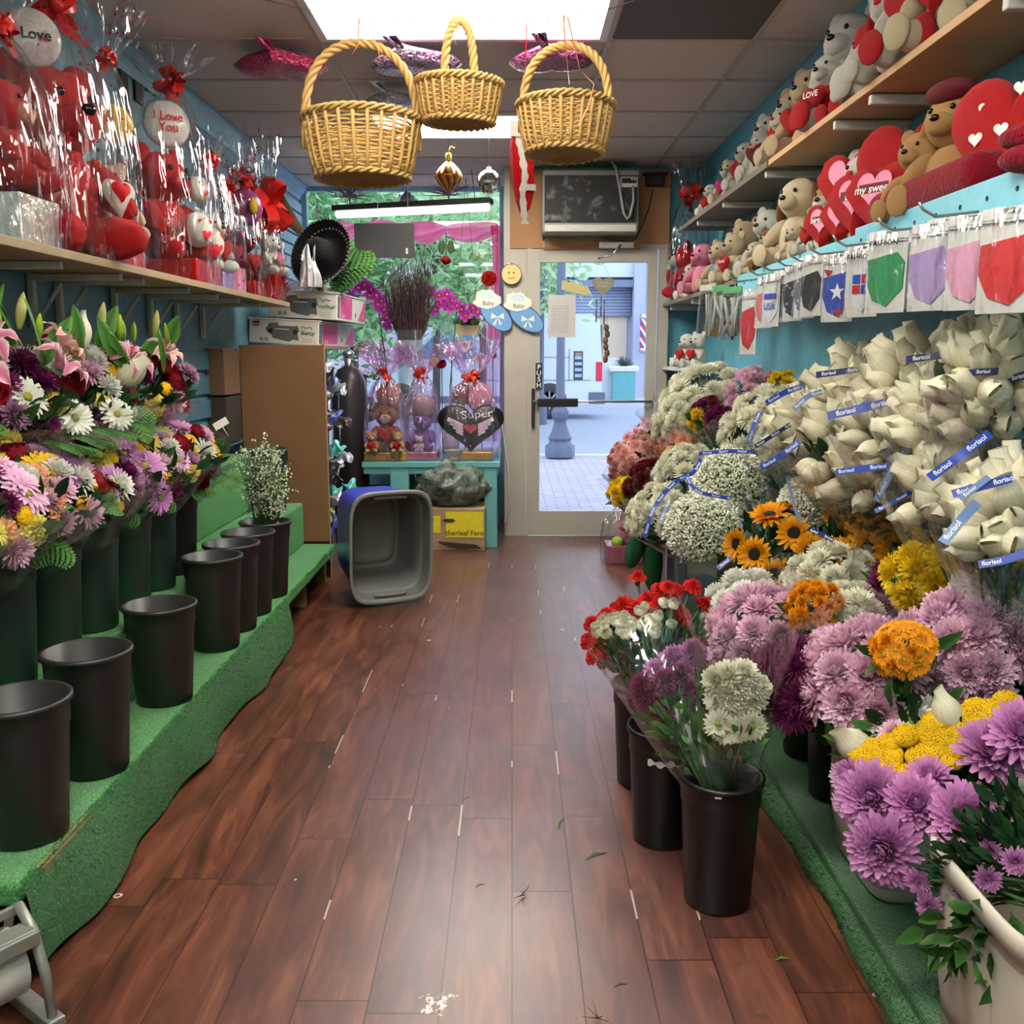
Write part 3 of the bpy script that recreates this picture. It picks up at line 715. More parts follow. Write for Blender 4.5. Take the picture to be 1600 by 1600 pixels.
def g_net(mb, R):
    """bloom squeezed into a mesh sleeve: ribbed egg with an open collar"""
    def fn(a, b):
        an = 2 * PI * a
        if b < .72: q = b / .72; r = .2 + .68 * math.sin(PI * (q * .80 + .03)) ** .75; z = -1.35 + 2.35 * q
        else: q = (b - .72) / .28; r = lerp(.60, .50, q) * (1 - .12 * math.sin(PI * q)); z = 1.0 + .85 * q
        r *= 1 + .022 * math.cos(an * 20 + 5 * b) * (1 if b < .72 else .5)
        f_ = 1 - .8 * max(0, (b - .72) / .28); return V((r * math.cos(an), r * math.sin(an) * f_, z))
    mb.lathe([(0, 1.06), (.3, 1.05)], 20)
    mb.surf(fn, 40, 22, True, col=lambda a, b: .35 + .65 * (b if b < .7 else 1) * (.8 + .2 * math.cos(2 * PI * a * 14)))
def g_fern(mb, R, n=13):
    def pos(s): return V((0, s * 1.0, .18 * math.sin(s * 2.2) - .12 * s * s))
    mb.tube([pos(k / 8) for k in range(9)], [.012 * (1 - k / 10) for k in range(9)], 4)
    for k in range(n):
        s = .12 + .86 * k / n; p = pos(s); ln = .42 * math.sin(PI * (1 - s) ** .7 * .9 + .12) + .03
        for sd in (-1, 1):
            d = V((sd * .85, .55, -.05)).normalized()
            for q in range(5):
                f = q / 5; c = p + d * ln * f; w = ln * .26 * (1 - f * .75)
                for s2 in (-1, 1):
                    e = V((d.y * s2, -d.x * s2, .05)) * w + d * ln * .2
                    cc = .3 + .6 * f
                    mb.add([c, c + d * ln * .17 + e * .55, c + e + V((0, 0, -.01)), c + d * ln * .24], [(0, 1, 2), (0, 2, 3)] if s2 > 0 else [(0, 2, 1), (0, 3, 2)], 0, None, True, [cc * .5, cc, cc, cc])
def g_blade(mb, R):
    n = 8; vs, cs = [], []
    for j in range(n + 1):
        s = j / n; w = .16 * math.sin(PI * (s * .96 + .03)) ** .8; p = V((0, .12 * s * s, s)); vs += [p + V((-w, .04, 0)), p, p + V((w, .04, 0))]; cs += [.8, .2, .8]
    fs = []
    for j in range(n): a = 3 * j; fs += [(a, a + 1, a + 4, a + 3), (a + 1, a + 2, a + 5, a + 4)]
    mb.add(vs, fs, 0, None, True, cs)
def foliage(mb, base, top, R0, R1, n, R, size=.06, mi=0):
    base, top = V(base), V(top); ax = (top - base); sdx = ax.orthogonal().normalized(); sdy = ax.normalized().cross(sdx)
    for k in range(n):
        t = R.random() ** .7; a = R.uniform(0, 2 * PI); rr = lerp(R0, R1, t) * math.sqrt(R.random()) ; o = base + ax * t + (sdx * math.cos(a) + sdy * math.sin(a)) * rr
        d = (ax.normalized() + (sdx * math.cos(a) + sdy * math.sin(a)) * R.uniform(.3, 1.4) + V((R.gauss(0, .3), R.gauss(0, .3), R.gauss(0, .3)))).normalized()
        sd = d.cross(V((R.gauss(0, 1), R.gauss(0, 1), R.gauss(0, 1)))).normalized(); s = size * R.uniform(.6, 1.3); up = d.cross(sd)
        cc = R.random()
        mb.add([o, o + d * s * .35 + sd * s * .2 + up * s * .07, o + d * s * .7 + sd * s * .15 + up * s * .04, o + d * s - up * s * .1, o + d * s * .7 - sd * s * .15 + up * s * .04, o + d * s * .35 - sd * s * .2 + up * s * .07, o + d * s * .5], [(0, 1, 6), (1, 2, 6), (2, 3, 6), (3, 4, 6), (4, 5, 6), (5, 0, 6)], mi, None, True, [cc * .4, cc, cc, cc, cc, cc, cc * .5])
def stems(mb, pts, base, R, rb=.03, r=.0035, mi=0):
    base = V(base)
    for p in pts:
        b = base + V((R.uniform(-rb, rb), R.uniform(-rb, rb), 0)); p = V(p)
        mb.tube([b, b.lerp(p, .5) + V((0, 0, .02)), p], r, 5, mi)
P = {}
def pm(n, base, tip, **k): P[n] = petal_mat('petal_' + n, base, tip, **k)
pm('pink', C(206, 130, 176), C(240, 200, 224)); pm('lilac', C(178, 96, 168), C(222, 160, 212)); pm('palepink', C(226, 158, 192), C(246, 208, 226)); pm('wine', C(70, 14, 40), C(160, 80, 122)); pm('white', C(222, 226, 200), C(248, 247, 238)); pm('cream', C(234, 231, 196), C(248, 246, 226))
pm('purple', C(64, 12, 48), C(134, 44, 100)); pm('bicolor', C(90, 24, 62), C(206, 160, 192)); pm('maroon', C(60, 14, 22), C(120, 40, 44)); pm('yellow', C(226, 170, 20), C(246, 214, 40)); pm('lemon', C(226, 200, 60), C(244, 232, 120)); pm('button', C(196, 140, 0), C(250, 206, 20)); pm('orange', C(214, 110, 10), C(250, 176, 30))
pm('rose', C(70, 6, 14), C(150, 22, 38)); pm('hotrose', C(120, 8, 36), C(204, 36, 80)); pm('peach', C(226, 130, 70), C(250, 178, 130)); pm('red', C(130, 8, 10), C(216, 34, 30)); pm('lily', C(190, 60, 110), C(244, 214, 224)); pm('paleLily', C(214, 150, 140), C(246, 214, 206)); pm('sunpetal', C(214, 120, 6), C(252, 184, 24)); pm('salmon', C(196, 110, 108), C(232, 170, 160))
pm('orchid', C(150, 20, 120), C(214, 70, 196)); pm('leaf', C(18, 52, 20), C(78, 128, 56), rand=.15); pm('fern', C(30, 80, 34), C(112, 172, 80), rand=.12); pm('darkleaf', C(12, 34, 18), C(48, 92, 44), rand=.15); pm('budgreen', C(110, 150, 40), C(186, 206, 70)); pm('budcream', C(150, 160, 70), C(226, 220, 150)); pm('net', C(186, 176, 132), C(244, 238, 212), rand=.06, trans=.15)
M_stem = mat('green_stem', C(62, 96, 48), .6); M_eye = mat('flower_eye', C(150, 150, 50), .8, bump=.3, scale=60); M_dkeye = mat('dark_seed_disc', C(30, 18, 12), .9, bump=.5, scale=80); M_anther = mat('anther_rust', C(120, 50, 20), .8)
def head(kind, c, var):
    R = random.Random(hash((kind, c, var)) % 1000 if False else sum(map(ord, kind + c)) + var * 17)
    key = '%s_%s_%d' % (kind, c, var); pc = P[c]
    g = {'mum': lambda m: g_mum(m, R), 'big': lambda m: g_mum(m, R, 170, .25, .75, .45, -.35), 'spider': lambda m: g_mum(m, R, 190, .085, .7, .2, -.3, .5), 'fine': lambda m: g_mum(m, R, 190, .15, .75, .35, -.2, .5), 'daisy': lambda m: g_daisy(m, R), 'orch': lambda m: g_daisy(m, R, 5, .85, 1, 1), 'button': lambda m: g_button(m, R),
         'rose': lambda m: g_rose(m, R), 'carn': lambda m: g_carn(m, R), 'lily': lambda m: g_lily(m, R), 'bud': lambda m: g_lilybud(m, R), 'sun': lambda m: g_sun(m, R), 'net': lambda m: g_net(m, R), 'fern': lambda m: g_fern(m, R), 'blade': lambda m: g_blade(m, R)}[kind]
    mats = {'daisy': [pc, M_eye], 'orch': [pc, P['yellow']], 'carn': [pc, M_stem], 'lily': [pc, M_stem, M_anther], 'sun': [pc, M_dkeye, P['leaf']]}.get(kind, [pc])
    return fmesh(key, g, mats)
HN = {'orch': 'orchid_bloom', 'mum': 'chrysanthemum', 'big': 'chrysanthemum', 'spider': 'spider_chrysanthemum', 'fine': 'chrysanthemum', 'daisy': 'daisy', 'button': 'button_pompon', 'rose': 'rose', 'carn': 'carnation', 'lily': 'lily', 'bud': 'lily_bud', 'sun': 'sunflower', 'net': 'netted_bloom', 'fern': 'fern_frond', 'blade': 'lily_leaf'}
CN = {'rose': 'dark red', 'hotrose': 'crimson', 'lily': 'pink and white', 'paleLily': 'pale pink', 'budgreen': 'green', 'budcream': 'cream', 'sunpetal': 'golden', 'button': 'yellow', 'bicolor': 'purple and white', 'palepink': 'pale pink', 'net': 'cream netted', 'fern': 'green', 'leaf': 'green', 'darkleaf': 'dark green'}
def put(kind, c, parent, p, n, s, roll=None, R=rnd):
    me = head(kind, c, R.randrange(2)); r = R.uniform(0, 6.28) if roll is None else roll
    o = obj(HN[kind], me, parent, T(p) @ align(n, r) @ S(s))
    if kind not in ('fern', 'blade'): o['label'] = CN.get(c, c) + ' ' + HN[kind].replace('_', ' ') + ' bloom'
    return o
# ------------------------------------------------------------------ buckets
def bucket_mesh(name, m, rt=.11, rb=.088, h=.34, rim=.008):
    mb = MB(); t = .004
    mb.lathe([(0, .0), (rb - .006, 0), (rb, .006), (lerp(rb, rt, .78), h * .78), (lerp(rb, rt, .8) + .003, h * .80), (rt, h - .014), (rt + rim, h - .012), (rt + rim, h), (rt - t, h), (rb - t, .012), (0, .012)], 40)
    return mb.mesh(name, m)
M_bblack = mat('black_bucket_plastic', C(40, 38, 37), .42, var=.2, scale=5, bump=.03)
M_bgreen = mat('dark_green_bucket_plastic', C(42, 66, 54), .45, var=.15, scale=5)
ME_black = bucket_mesh('bucket_black', M_bblack); ME_green = bucket_mesh('bucket_green', M_bgreen, .108, .09, .345)
def bucket(me, x, y, z, label, group=None, s=(1, 1, 1), name='flower_bucket'):
    o = obj(name, me, None, T(x, y, z) @ S(*s) @ rotz(rnd.uniform(0, 6))); return tag(o, label, 'bucket', group)
# ------------------------------------------------------------------ clear wraps
F_clear = film('clear_sleeve', tint=(.95, .96, .95, 1), refl=.05, edge=.40, rough=.12, crink=.45, cscale=14)
F_dim = film('dull_clear_sleeve', tint=(.92, .93, .91, 1), refl=.04, edge=.30, rough=.2, crink=.4, cscale=12, milk=.03)
def sleeve(mb, base, n, r0, r1, h, R, mi=0, wav=.06, nu=56, nv=10, M=None, cut=0.0):
    """flaring cone of film from base along n; edge wavy; cut lowers one side of the mouth"""
    ph = [R.uniform(0, 6) for _ in range(4)]
    MM = T(base) @ align(n)
    def fn(a, b):
        an = 2 * PI * a; w = 1 + b * wav * (math.sin(an * 5 + ph[0]) + .6 * math.sin(an * 9 + ph[1] + b * 3) + .35 * math.sin(an * 17 + ph[2]))
        r = lerp(r0, r1, b ** .8) * w; z = h * b * (1 + .06 * math.sin(an * 3 + ph[3]) * b - cut * b * (.5 + .5 * math.cos(an)))
        return V((r * math.cos(an), r * math.sin(an), z))
    mb.surf(fn, nu, nv, True, mi, MM)
def dome_points(n, R, cap=1.15, jit=.12):
    out = []
    for k in range(n):
        c = 1 - (1 - math.cos(cap)) * (k + .5) / n; th = math.acos(c) + R.uniform(-jit, jit); az = k * 2.39996 + R.uniform(-jit, jit) * 2
        out.append(V((math.sin(th) * math.cos(az), math.sin(th) * math.sin(az), math.cos(th))))
    return out
def bouquet(name, label, base, centre, rad, axis, picks, n, seed, hs=.042, wrap=F_clear, fol='leaf', cap=1.15, flat=.75, group=None, extras=(), cat='bouquet', wr=1.12, wh=None, fern=0, nfol=170, r0=.06, jit=.12, ftop=.05):
    """base: where the stems gather; heads sit on a dome of radius rad about centre, facing axis"""
    R = random.Random(seed); base, centre, axis = V(base), V(centre), V(axis).normalized()
    t = thing(name, label, cat, base, 0, group); A = align(axis, R.uniform(0, 6)); c = centre - base
    pts = []
    for d in dome_points(n, R, cap, jit):
        nn = (A @ d); p = c + A @ V((d.x * rad, d.y * rad, d.z * rad * flat - rad * flat * .5)); kind, col, sz = R.choice(picks)
        put(kind, col, t, p, nn.lerp(axis, .25), hs * sz * (R.uniform(.8, 1.25) if kind == 'net' else R.uniform(.9, 1.1)), None, R); pts.append(p)
    mb = MB(); stems(mb, pts, (0, 0, 0), R, r0 * .5); mb.build('stems', M_stem, t)
    mb = MB(); foliage(mb, c * .25, c - axis * (ftop * rad), r0, rad * 1.02, nfol, R, .075); fo = mb.build('foliage', P[fol], t); fo['kind'] = 'stuff'
    for k in range(fern):
        a = R.uniform(0, 2 * PI); d = (A @ V((math.cos(a), math.sin(a), -.1))); put('fern', 'fern', t, c + d * rad * .55 - axis * rad * .35, A @ V((math.cos(a + 1.57) * .2, math.sin(a + 1.57) * .2, 1)), 1, 0, R).matrix_local = frame3(c + d * rad * .55 - axis * rad * .3, d.cross(axis), d) @ S(rad * R.uniform(.8, 1.1))
    for kind, col, off, nn, sz in extras:
        put(kind, col, t, c + V(off), V(nn), sz, None, R)
    if wrap is not None:
        mb = MB(); h = (c.length + rad * .15) if wh is None else wh
        sleeve(mb, (0, 0, 0), c.normalized().lerp(axis, .3), r0, rad * wr, h, R); mb.build('clear_wrap', wrap, t)
    return t
# ================================================================== LEFT SIDE: turf steps, buckets, bouquets
def turf_mat(name, a, b):
    m, nt, out = newmat(name)
    tc = N(nt, 'TexCoord'); nz = N(nt, 'TexNoise', Scale=160.0, Detail=4.0, Roughness=.7); L(nt, tc, 'Object', nz, 'Vector')
    n2 = N(nt, 'TexNoise', Scale=4.0, Detail=3.0); L(nt, tc, 'Object', n2, 'Vector')
    r = N(nt, 'ValToRGB'); L(nt, nz, 'Fac', r, 0); r.color_ramp.elements[0].position = .32; r.color_ramp.elements[0].color = tuple(x * .35 for x in a[:3]) + (1,); r.color_ramp.elements[1].position = .68; r.color_ramp.elements[1].color = b
    e = r.color_ramp.elements.new(.5); e.color = a
    mr = N(nt, 'MapRange'); L(nt, n2, 'Fac', mr, 0); mr.inputs[3].default_value = .7; mr.inputs[4].default_value = 1.3
    hs = N(nt, 'HueSaturation'); L(nt, r, 0, hs, 'Color'); L(nt, mr, 0, hs, 'Value')
    p = N(nt, 'BsdfPrincipled', Roughness=.85); p.inputs['Sheen Weight'].default_value = .3; L(nt, hs, 0, p, 'Base Color')
    b2 = N(nt, 'Bump', Strength=.9, Distance=.02); L(nt, nz, 'Fac', b2, 'Height'); L(nt, b2, 'Normal', p, 'Normal'); L(nt, p, 0, out, 0); return m
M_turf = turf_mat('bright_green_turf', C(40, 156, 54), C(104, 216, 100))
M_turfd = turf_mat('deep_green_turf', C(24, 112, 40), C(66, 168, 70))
M_ply = mat('bare_plywood', C(150, 116, 78), .8, var=.2, scale=12)
TX = (-1.06, -1.25, -1.48); TZ = (.23, .48, .80); TY0, TY1 = 1.87, 5.60
stp = thing('turf_display_steps', 'stepped flower display covered in bright green artificial turf along the blue-grey wall', 'display stand', (-1.38, 3.2, 0))
o_ = V((-1.38, 3.2, 0))
mb = MB()
def bx(mb, x0, x1, y0, y1, z0, z1, mi=0, bev=.0): mb.box(((x0 + x1) / 2 - o_.x, (y0 + y1) / 2 - o_.y, (z0 + z1) / 2), (x1 - x0, y1 - y0, z1 - z0), mi=mi, bev=bev)
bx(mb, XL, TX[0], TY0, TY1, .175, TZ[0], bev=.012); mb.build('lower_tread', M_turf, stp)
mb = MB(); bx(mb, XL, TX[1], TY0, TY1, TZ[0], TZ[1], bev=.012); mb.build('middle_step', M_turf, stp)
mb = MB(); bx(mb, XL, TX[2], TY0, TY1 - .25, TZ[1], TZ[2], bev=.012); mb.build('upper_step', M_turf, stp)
# hanging skirt of turf, folded, over the front
def skirt(a, b):
    y = lerp(TY0, 4.28, a); f = math.sin(y * 9.0) * .5 + math.sin(y * 17 + 1) * .25 + (1.2 * math.exp(-((y - 3.95) / .13) ** 2)) + .8 * math.exp(-((y - 2.1) / .1) ** 2)
    x = TX[0] + .012 + b * (.02 + .028 * f) + .03 * math.sin(PI * b) * .3
    return V((x, y, lerp(TZ[0] + .002, .012 + .014 * math.sin(y * 6) ** 2, b))) - o_
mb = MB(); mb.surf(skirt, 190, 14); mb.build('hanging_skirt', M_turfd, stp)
mb = MB(); R = random.Random(3)
for k in range(5200):
    a = R.random(); b = R.random() ** 1.3; p = skirt(a, b); d = V((R.uniform(.3, 1), R.uniform(-.6, .6), R.uniform(-.6, .7))).normalized() * R.uniform(.008, .016); w = V((R.uniform(-1, 1), R.uniform(-1, 1), R.uniform(-1, 1))).normalized() * .0012
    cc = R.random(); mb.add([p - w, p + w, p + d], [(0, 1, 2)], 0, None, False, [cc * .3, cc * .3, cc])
for k in range(2600):
    y = R.uniform(TY0, TY1); p = V((TX[0] + R.uniform(-.012, .012), y, TZ[0] - .004)) - o_; d = V((R.uniform(.1, 1), R.uniform(-.7, .7), R.uniform(-.2, .9))).normalized() * R.uniform(.008, .018); w = V((R.uniform(-1, 1), R.uniform(-1, 1), 0)).normalized() * .0013
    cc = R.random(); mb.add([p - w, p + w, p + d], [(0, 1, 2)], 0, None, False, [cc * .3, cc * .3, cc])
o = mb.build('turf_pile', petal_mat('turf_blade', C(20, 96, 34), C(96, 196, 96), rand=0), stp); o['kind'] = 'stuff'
for y in (1.4, 2.6, 3.8, 5.0, 5.55):
    mb = MB(); bx(mb, XL + .04, TX[0] - .06, y - .02, y + .02, 0, .175); mb.build('support_board', M_ply, stp)
mb = MB(); bx(mb, TX[0] - .01, TX[0] + .016, 1.95, 2.2, .206, .224); mb.build('exposed_board_edge', M_ply, stp)
# floor-level scrap rack (grey metal paper cutter with floral paper roll) at the near left corner
# black buckets on the lowest step
spots = [(2.07, 'black bucket nearest the viewer on the lowest turf step, cut by the photo edge', 1), (2.43, 'empty black bucket on the lowest turf step, second from the viewer', 1), (2.96, 'empty black bucket, third along the lowest turf step', .96)]
for y, lb, s in spots: bucket(ME_black, -1.145, y + .02, TZ[0], lb, s=(1, 1, s))
for y, lb in ((3.55, 'first of the three tall black buckets bunched on the lowest turf step'), (3.80, 'middle one of the three tall black buckets bunched on the lowest turf step'), (4.05, 'far one of the three tall black buckets, next to the filler greens')):
    bucket(ME_black, -1.15, y, TZ[0], lb, s=(.98, .98, 1.07))
bucket(ME_black, -1.155, 4.36, TZ[0], 'black bucket holding white-flowered filler greens on the lowest turf step', s=(1.02, 1.02, 1.05))
gy = [2.16, 2.43, 2.70, 2.97, 3.25, 3.50]
gl = ['dark green bucket under the mixed bouquets, leftmost and half out of the photo', 'dark green bucket, second from the left, under the mixed bouquets', 'dark green bucket, third from the left, under the mixed bouquets', 'dark green bucket, fourth from the left, under the mixed bouquets', 'dark green bucket, fifth from the left, under the mixed bouquets', 'dark green bucket, sixth from the left, beside the black one']
for y, lb in zip(gy, gl): bucket(ME_green, -1.372, y, TZ[1], lb)
bucket(ME_black, -1.372, 3.76, TZ[1], 'black bucket at the far end of the middle turf step under bouquets', s=(.95, .95, 1.0))
bucket(ME_green, -1.39, 5.38, TZ[1], 'lone empty dark green bucket in front of the plywood cabinet side')
ub = [(2.3, 'first'), (2.85, 'second'), (3.4, 'third'), (3.95, 'fourth')]
for y, lb in ub: bucket(ME_black, -1.585, y, TZ[2], 'dark bucket on the top turf step under the ' + lb + ' lily bouquet from the viewer', s=(.95, .95, .62))
# middle row of mixed bouquets
MIX = [('daisy', 'lilac', 1.25), ('daisy', 'pink', 1.2), ('mum', 'white', 1.05), ('rose', 'rose', 1.0), ('button', 'button', .62), ('button', 'button', .6), ('mum', 'bicolor', 1.0), ('mum', 'palepink', 1.05), ('daisy', 'lemon', 1.0), ('carn', 'lemon', .95), ('button', 'button', .6), ('mum', 'purple', .95)]
MIX2 = MIX + [('rose', 'rose', 1.1), ('carn', 'peach', 1.1), ('daisy', 'yellow', 1.2)]
mid = [(2.05, 22, MIX2, 'mixed bouquet with yellow daisies at the left edge, in front of the others'), (2.32, 26, MIX2, 'mixed bouquet of dark red roses and lilac daisies, second in the middle row'), (2.60, 26, MIX2, 'mixed bouquet with roses and yellow button pompons, third in the middle row'), (2.88, 26, MIX, 'mixed bouquet of pink and white mums, fourth in the middle row'), (3.16, 26, MIX, 'mixed bouquet with a band of yellow pompons, fifth in the middle row'), (3.45, 26, MIX, 'mixed bouquet with lilac daisies and fern, sixth in the middle row'), (3.76, 24, MIX, 'mixed bouquet at the far end of the middle row')]
for i, (y, n, pk, lb) in enumerate(mid):
    bouquet('mixed_bouquet', lb, (-1.372, y + .06, .74), (-1.31, y, 1.0 - .003 * i), .165, (.55, -.45, 1), pk, n, 40 + i, hs=.046, wrap=F_dim, fern=3, fol='darkleaf', cap=1.25, flat=.8)
# price cards stuck in two bouquets
M_card2 = mat('white_card', C(236, 232, 222), .6, var=.03)
for (u, v, X, lb) in ((100, 708, -1.32, 'small white price card among the bouquets at the left'), (345, 662, -1.36, 'small white price card standing at the far end of the middle bouquets')):
    p = atX(u, v, X); mb = MB(); mb.box((0, 0, .0), (.07, .002, .035)); mb.tube([(0, .003, -.01), (.0, .003, -.07)], .002, 5)
    tag(mb.build('price_card', M_card2, None, T(p) @ rotz(.5) @ RY(-.5)), lb, 'price card')
# top row of lily bouquets
LIL = [('mum', 'white', 1.0), ('daisy', 'white', 1.15), ('mum', 'bicolor', .95), ('rose', 'rose', 1.05), ('carn', 'lemon', 1.0), ('mum', 'palepink', 1.0), ('button', 'button', .6), ('mum', 'purple', 1.0), ('daisy', 'lemon', 1.0), ('carn', 'lemon', .9), ('mum', 'white', .9), ('mum', 'white', 1.0), ('rose', 'rose', 1.0), ('fine', 'purple', 1.0)]
def lily_ex(seed):
    R = random.Random(seed); e = []
    for k in range(3): e.append(('bud', 'budgreen', (R.uniform(-.1, .14), R.uniform(-.16, .16), R.uniform(.12, .17)), (R.uniform(-.2, .3), R.uniform(-.3, .3), 1), .042))
    e.append(('bud', 'budcream', (R.uniform(-.05, .1), R.uniform(-.1, .1), .18), (.1, .2, 1), .055))
    for k in range(4): e.append(('blade', 'fern', (R.uniform(-.05, .15), R.uniform(-.17, .17), R.uniform(.03, .12)), (R.uniform(-.3, .6), R.uniform(-.7, .7), .9), .19))
    return e
top = [(2.22, .20, 24, 'lily bouquet with white mums and a netted bloom, nearest on the top turf step'), (2.72, .20, 26, 'pink lily bouquet with crimson rose, second on the top turf step'), (3.25, .20, 26, 'lily bouquet with white daisies and green buds, third on the top turf step'), (3.80, .19, 24, 'lily bouquet with long leaves at the far end of the top step')]
for i, (y, r, n, lb) in enumerate(top):
    ex = lily_ex(90 + i)
    if i == 0: ex += [('net', 'net', (.14, .07, .17), (.5, .2, .9), .055), ('daisy', 'white', (.17, .05, -.10), (.8, -.6, .5), .055), ('carn', 'red', (.13, .14, -.10), (.8, -.6, .5), .045), ('rose', 'hotrose', (.15, .18, .0), (.8, -.6, .5), .065), ('lily', 'lily', (.15, .08, .06), (.8, -.5, .5), .10)]
    if i == 1: ex += [('lily', 'lily', (.05, -.12, .13), (.5, -.5, .8), .08), ('lily', 'lily', (.14, .10, .06), (.7, .2, .7), .085), ('daisy', 'white', (.17, .12, -.09), (.8, -.6, .4), .055), ('lily', 'paleLily', (.1, .2, .12), (.6, .5, .7), .075)]
    if i == 2: ex += [('lily', 'lily', (.13, .12, .07), (.7, -.2, .7), .08), ('daisy', 'white', (.16, -.08, -.1), (.8, -.6, .4), .055), ('net', 'net', (.06, -.1, .16), (.2, .2, 1), .045), ('net', 'net', (.14, .1, .03), (.8, -.2, .6), .05)]
    if i == 3: ex += [('lily', 'paleLily', (.1, .0, .1), (.7, -.2, .7), .07), ('mum', 'bicolor', (.15, .12, .02), (.8, .1, .6), .055)]
    bouquet('lily_bouquet', lb, (-1.585, y + .05, .98), (-1.48, y, 1.255), r, (.75, -.45, .75), LIL, n, 60 + i, hs=.052, wrap=F_dim, fern=4, fol='darkleaf', cap=1.3, flat=.8, extras=ex, nfol=260)
# loose fern fronds over the front of the first two
for k, (u, v, dx) in enumerate(((60, 690, .3), (95, 680, .5), (120, 668, .5), (150, 672, .55), (185, 660, .6))):
    p = atX(u, v, -1.36)
    o = obj('fern_frond', head('fern', 'fern', k % 2), None, frame3(p, (-.3, -1, .1), (.9, .45, -.25)) @ S(.17)); tag(o, 'bright green fern frond hanging from the near lily bouquets over the buckets', 'fern', 'loose fern fronds')
# filler greens with tiny white flowers
def spray(label, name, base, c, rx, rz, seed, nst, nfl, col=(236, 234, 220), green=True, lean=(0, 0, 0)):
    R = random.Random(seed); t = thing(name, label, 'flowers', base); base = V(base); c = V(c) - base
    ms, mf = MB(), MB()
    for k in range(nst):
        a = R.uniform(0, 2 * PI); r = math.sqrt(R.random()) * rx; tip = c + V((r * math.cos(a), r * math.sin(a), rz * R.uniform(.2, 1) * (1 - .35 * (r / rx) ** 2)))
        b = V((R.uniform(-.05, .05), R.uniform(-.05, .05), 0)); m_ = b.lerp(tip, .55) + V((0, 0, .03)); ms.tube([b, m_, tip], [.0028, .002, .0012], 4)
        for q in range(8):
            f = R.uniform(.35, 1); p = b.lerp(tip, f) + V((R.gauss(0, .018), R.gauss(0, .018), R.gauss(0, .014))); ms.tube([b.lerp(tip, f - .06), p], .001, 3, cap=False)
            for z in range(max(1, nfl // (nst * 8))):
                pp = p + V((R.gauss(0, .010), R.gauss(0, .010), R.gauss(0, .010))); mf.ball(pp, R.uniform(.003, .0056), 5, 3, mi=0)
                if green and R.random() < .9: d = V((R.gauss(0, 1), R.gauss(0, 1), R.gauss(.4, 1))).normalized() * .022; sd = d.orthogonal().normalized() * .0026; ms.add([pp - sd, pp + sd, pp + d], [(0, 1, 2)], 1)
    ms.build('stems', [M_stem, mat('filler_leaf', C(120, 146, 72), .7)], t)
    o = mf.build('tiny_blossoms', mat('tiny_white_blossom', C(*col), .7), t); o['kind'] = 'stuff'
    return t
spray('airy filler greens with tiny white flowers in the bucket near the cabinet', 'wax_flower_bunch', (-1.155, 4.36, .5), (-1.155, 4.36, .75), .135, .26, 5, 60, 1500)
# ================================================================== PLUSH TOYS, GIFT WRAPS, SHELVES
def fur(name, col, sheen=.12, bs=90, bump=.7): return mat(name, col, .95, var=.22, scale=40, bump=bump, bscale=bs, sheen=sheen, rand=.05, spec=.1)
FUR = {'red': fur('red_plush', C(196, 24, 30)), 'dkred': fur('dark_red_velvet', C(122, 12, 30)), 'white': fur('white_plush', C(232, 228, 214)), 'cream': fur('cream_plush', C(226, 208, 170)), 'tan': fur('tan_plush', C(198, 150, 92)), 'brown': fur('brown_plush', C(140, 88, 50)), 'pink': fur('pink_plush', C(226, 138, 164)), 'hot': fur('hot_pink_plush', C(222, 48, 132)), 'beige': fur('beige_plush', C(222, 190, 152)), 'grey': fur('pale_grey_plush', C(206, 204, 200)), 'blue': fur('sky_blue_plush', C(86, 168, 214)), 'purple': fur('violet_plush', C(146, 112, 190)), 'black': fur('black_plush', C(28, 26, 28)), 'yellow': fur('yellow_plush', C(230, 184, 50)), 'orange': fur('apricot_plush', C(230, 140, 110))}
M_bead = mat('black_bead', C(16, 14, 14), .15, var=0); M_satin = mat('red_satin', C(214, 24, 30), .3, var=.12, scale=9, bump=.1)
M_pinkflat = mat('pink_felt', C(240, 150, 176), .8); M_whiteflat = mat('white_felt', C(240, 236, 228), .8); M_redfelt = mat('red_felt', C(206, 24, 34), .8)
def fuzz(key, m):
    k = 'plush_' + key + m.name
    if k not in FLM:
        mb = MB()
        if key == 'ball': mb.ball((0, 0, 0), 1, 22, 14, jit=.035)
        elif key == 'shag': mb.ball((0, 0, 0), 1, 34, 22, jit=.10)
        elif key == 'bead': mb.ball((0, 0, 0), 1, 10, 6)
        elif key == 'heart': puffy_heart(mb, .42)
        elif key == 'fheart': puffy_heart(mb, .45, .09)
        FLM[k] = mb.mesh(key, m)
    return FLM[k]
def heart_xy(a):
    t = 2 * PI * a; return (16 * math.sin(t) ** 3 / 17, (13 * math.cos(t) - 5 * math.cos(2 * t) - 2 * math.cos(3 * t) - math.cos(4 * t)) / 17)
def puffy_heart(mb, th, jit=0.0, M=None, mi=0):
    """heart in the YZ plane, thickness along X, unit half width"""
    for s in (-1, 1):
        def fn(a, b, s=s):
            x, y = heart_xy(a); q = b; y0 = .12; p = V((s * th * .5 * math.sqrt(max(0, 1 - q ** 2.6)), x * q, y0 + (y - y0) * q))
            if jit: p += V((1, 1, 1)) * 0 + p.normalized() * jit * mnoise.noise(p * 7)
            return p
        mb.surf(fn, 40, 8, True, mi, M)
def flat_heart(mb, M, s, mi=0, th=.004):
    pts = [(heart_xy(k / 28)[0] * s, heart_xy(k / 28)[1] * s) for k in range(28)]; mb.prism(pts, th, M, mi)
FRX = frame3((0, 0, 0), (0, 1, 0), (0, 0, 1))        # XY drawing plane -> faces +X
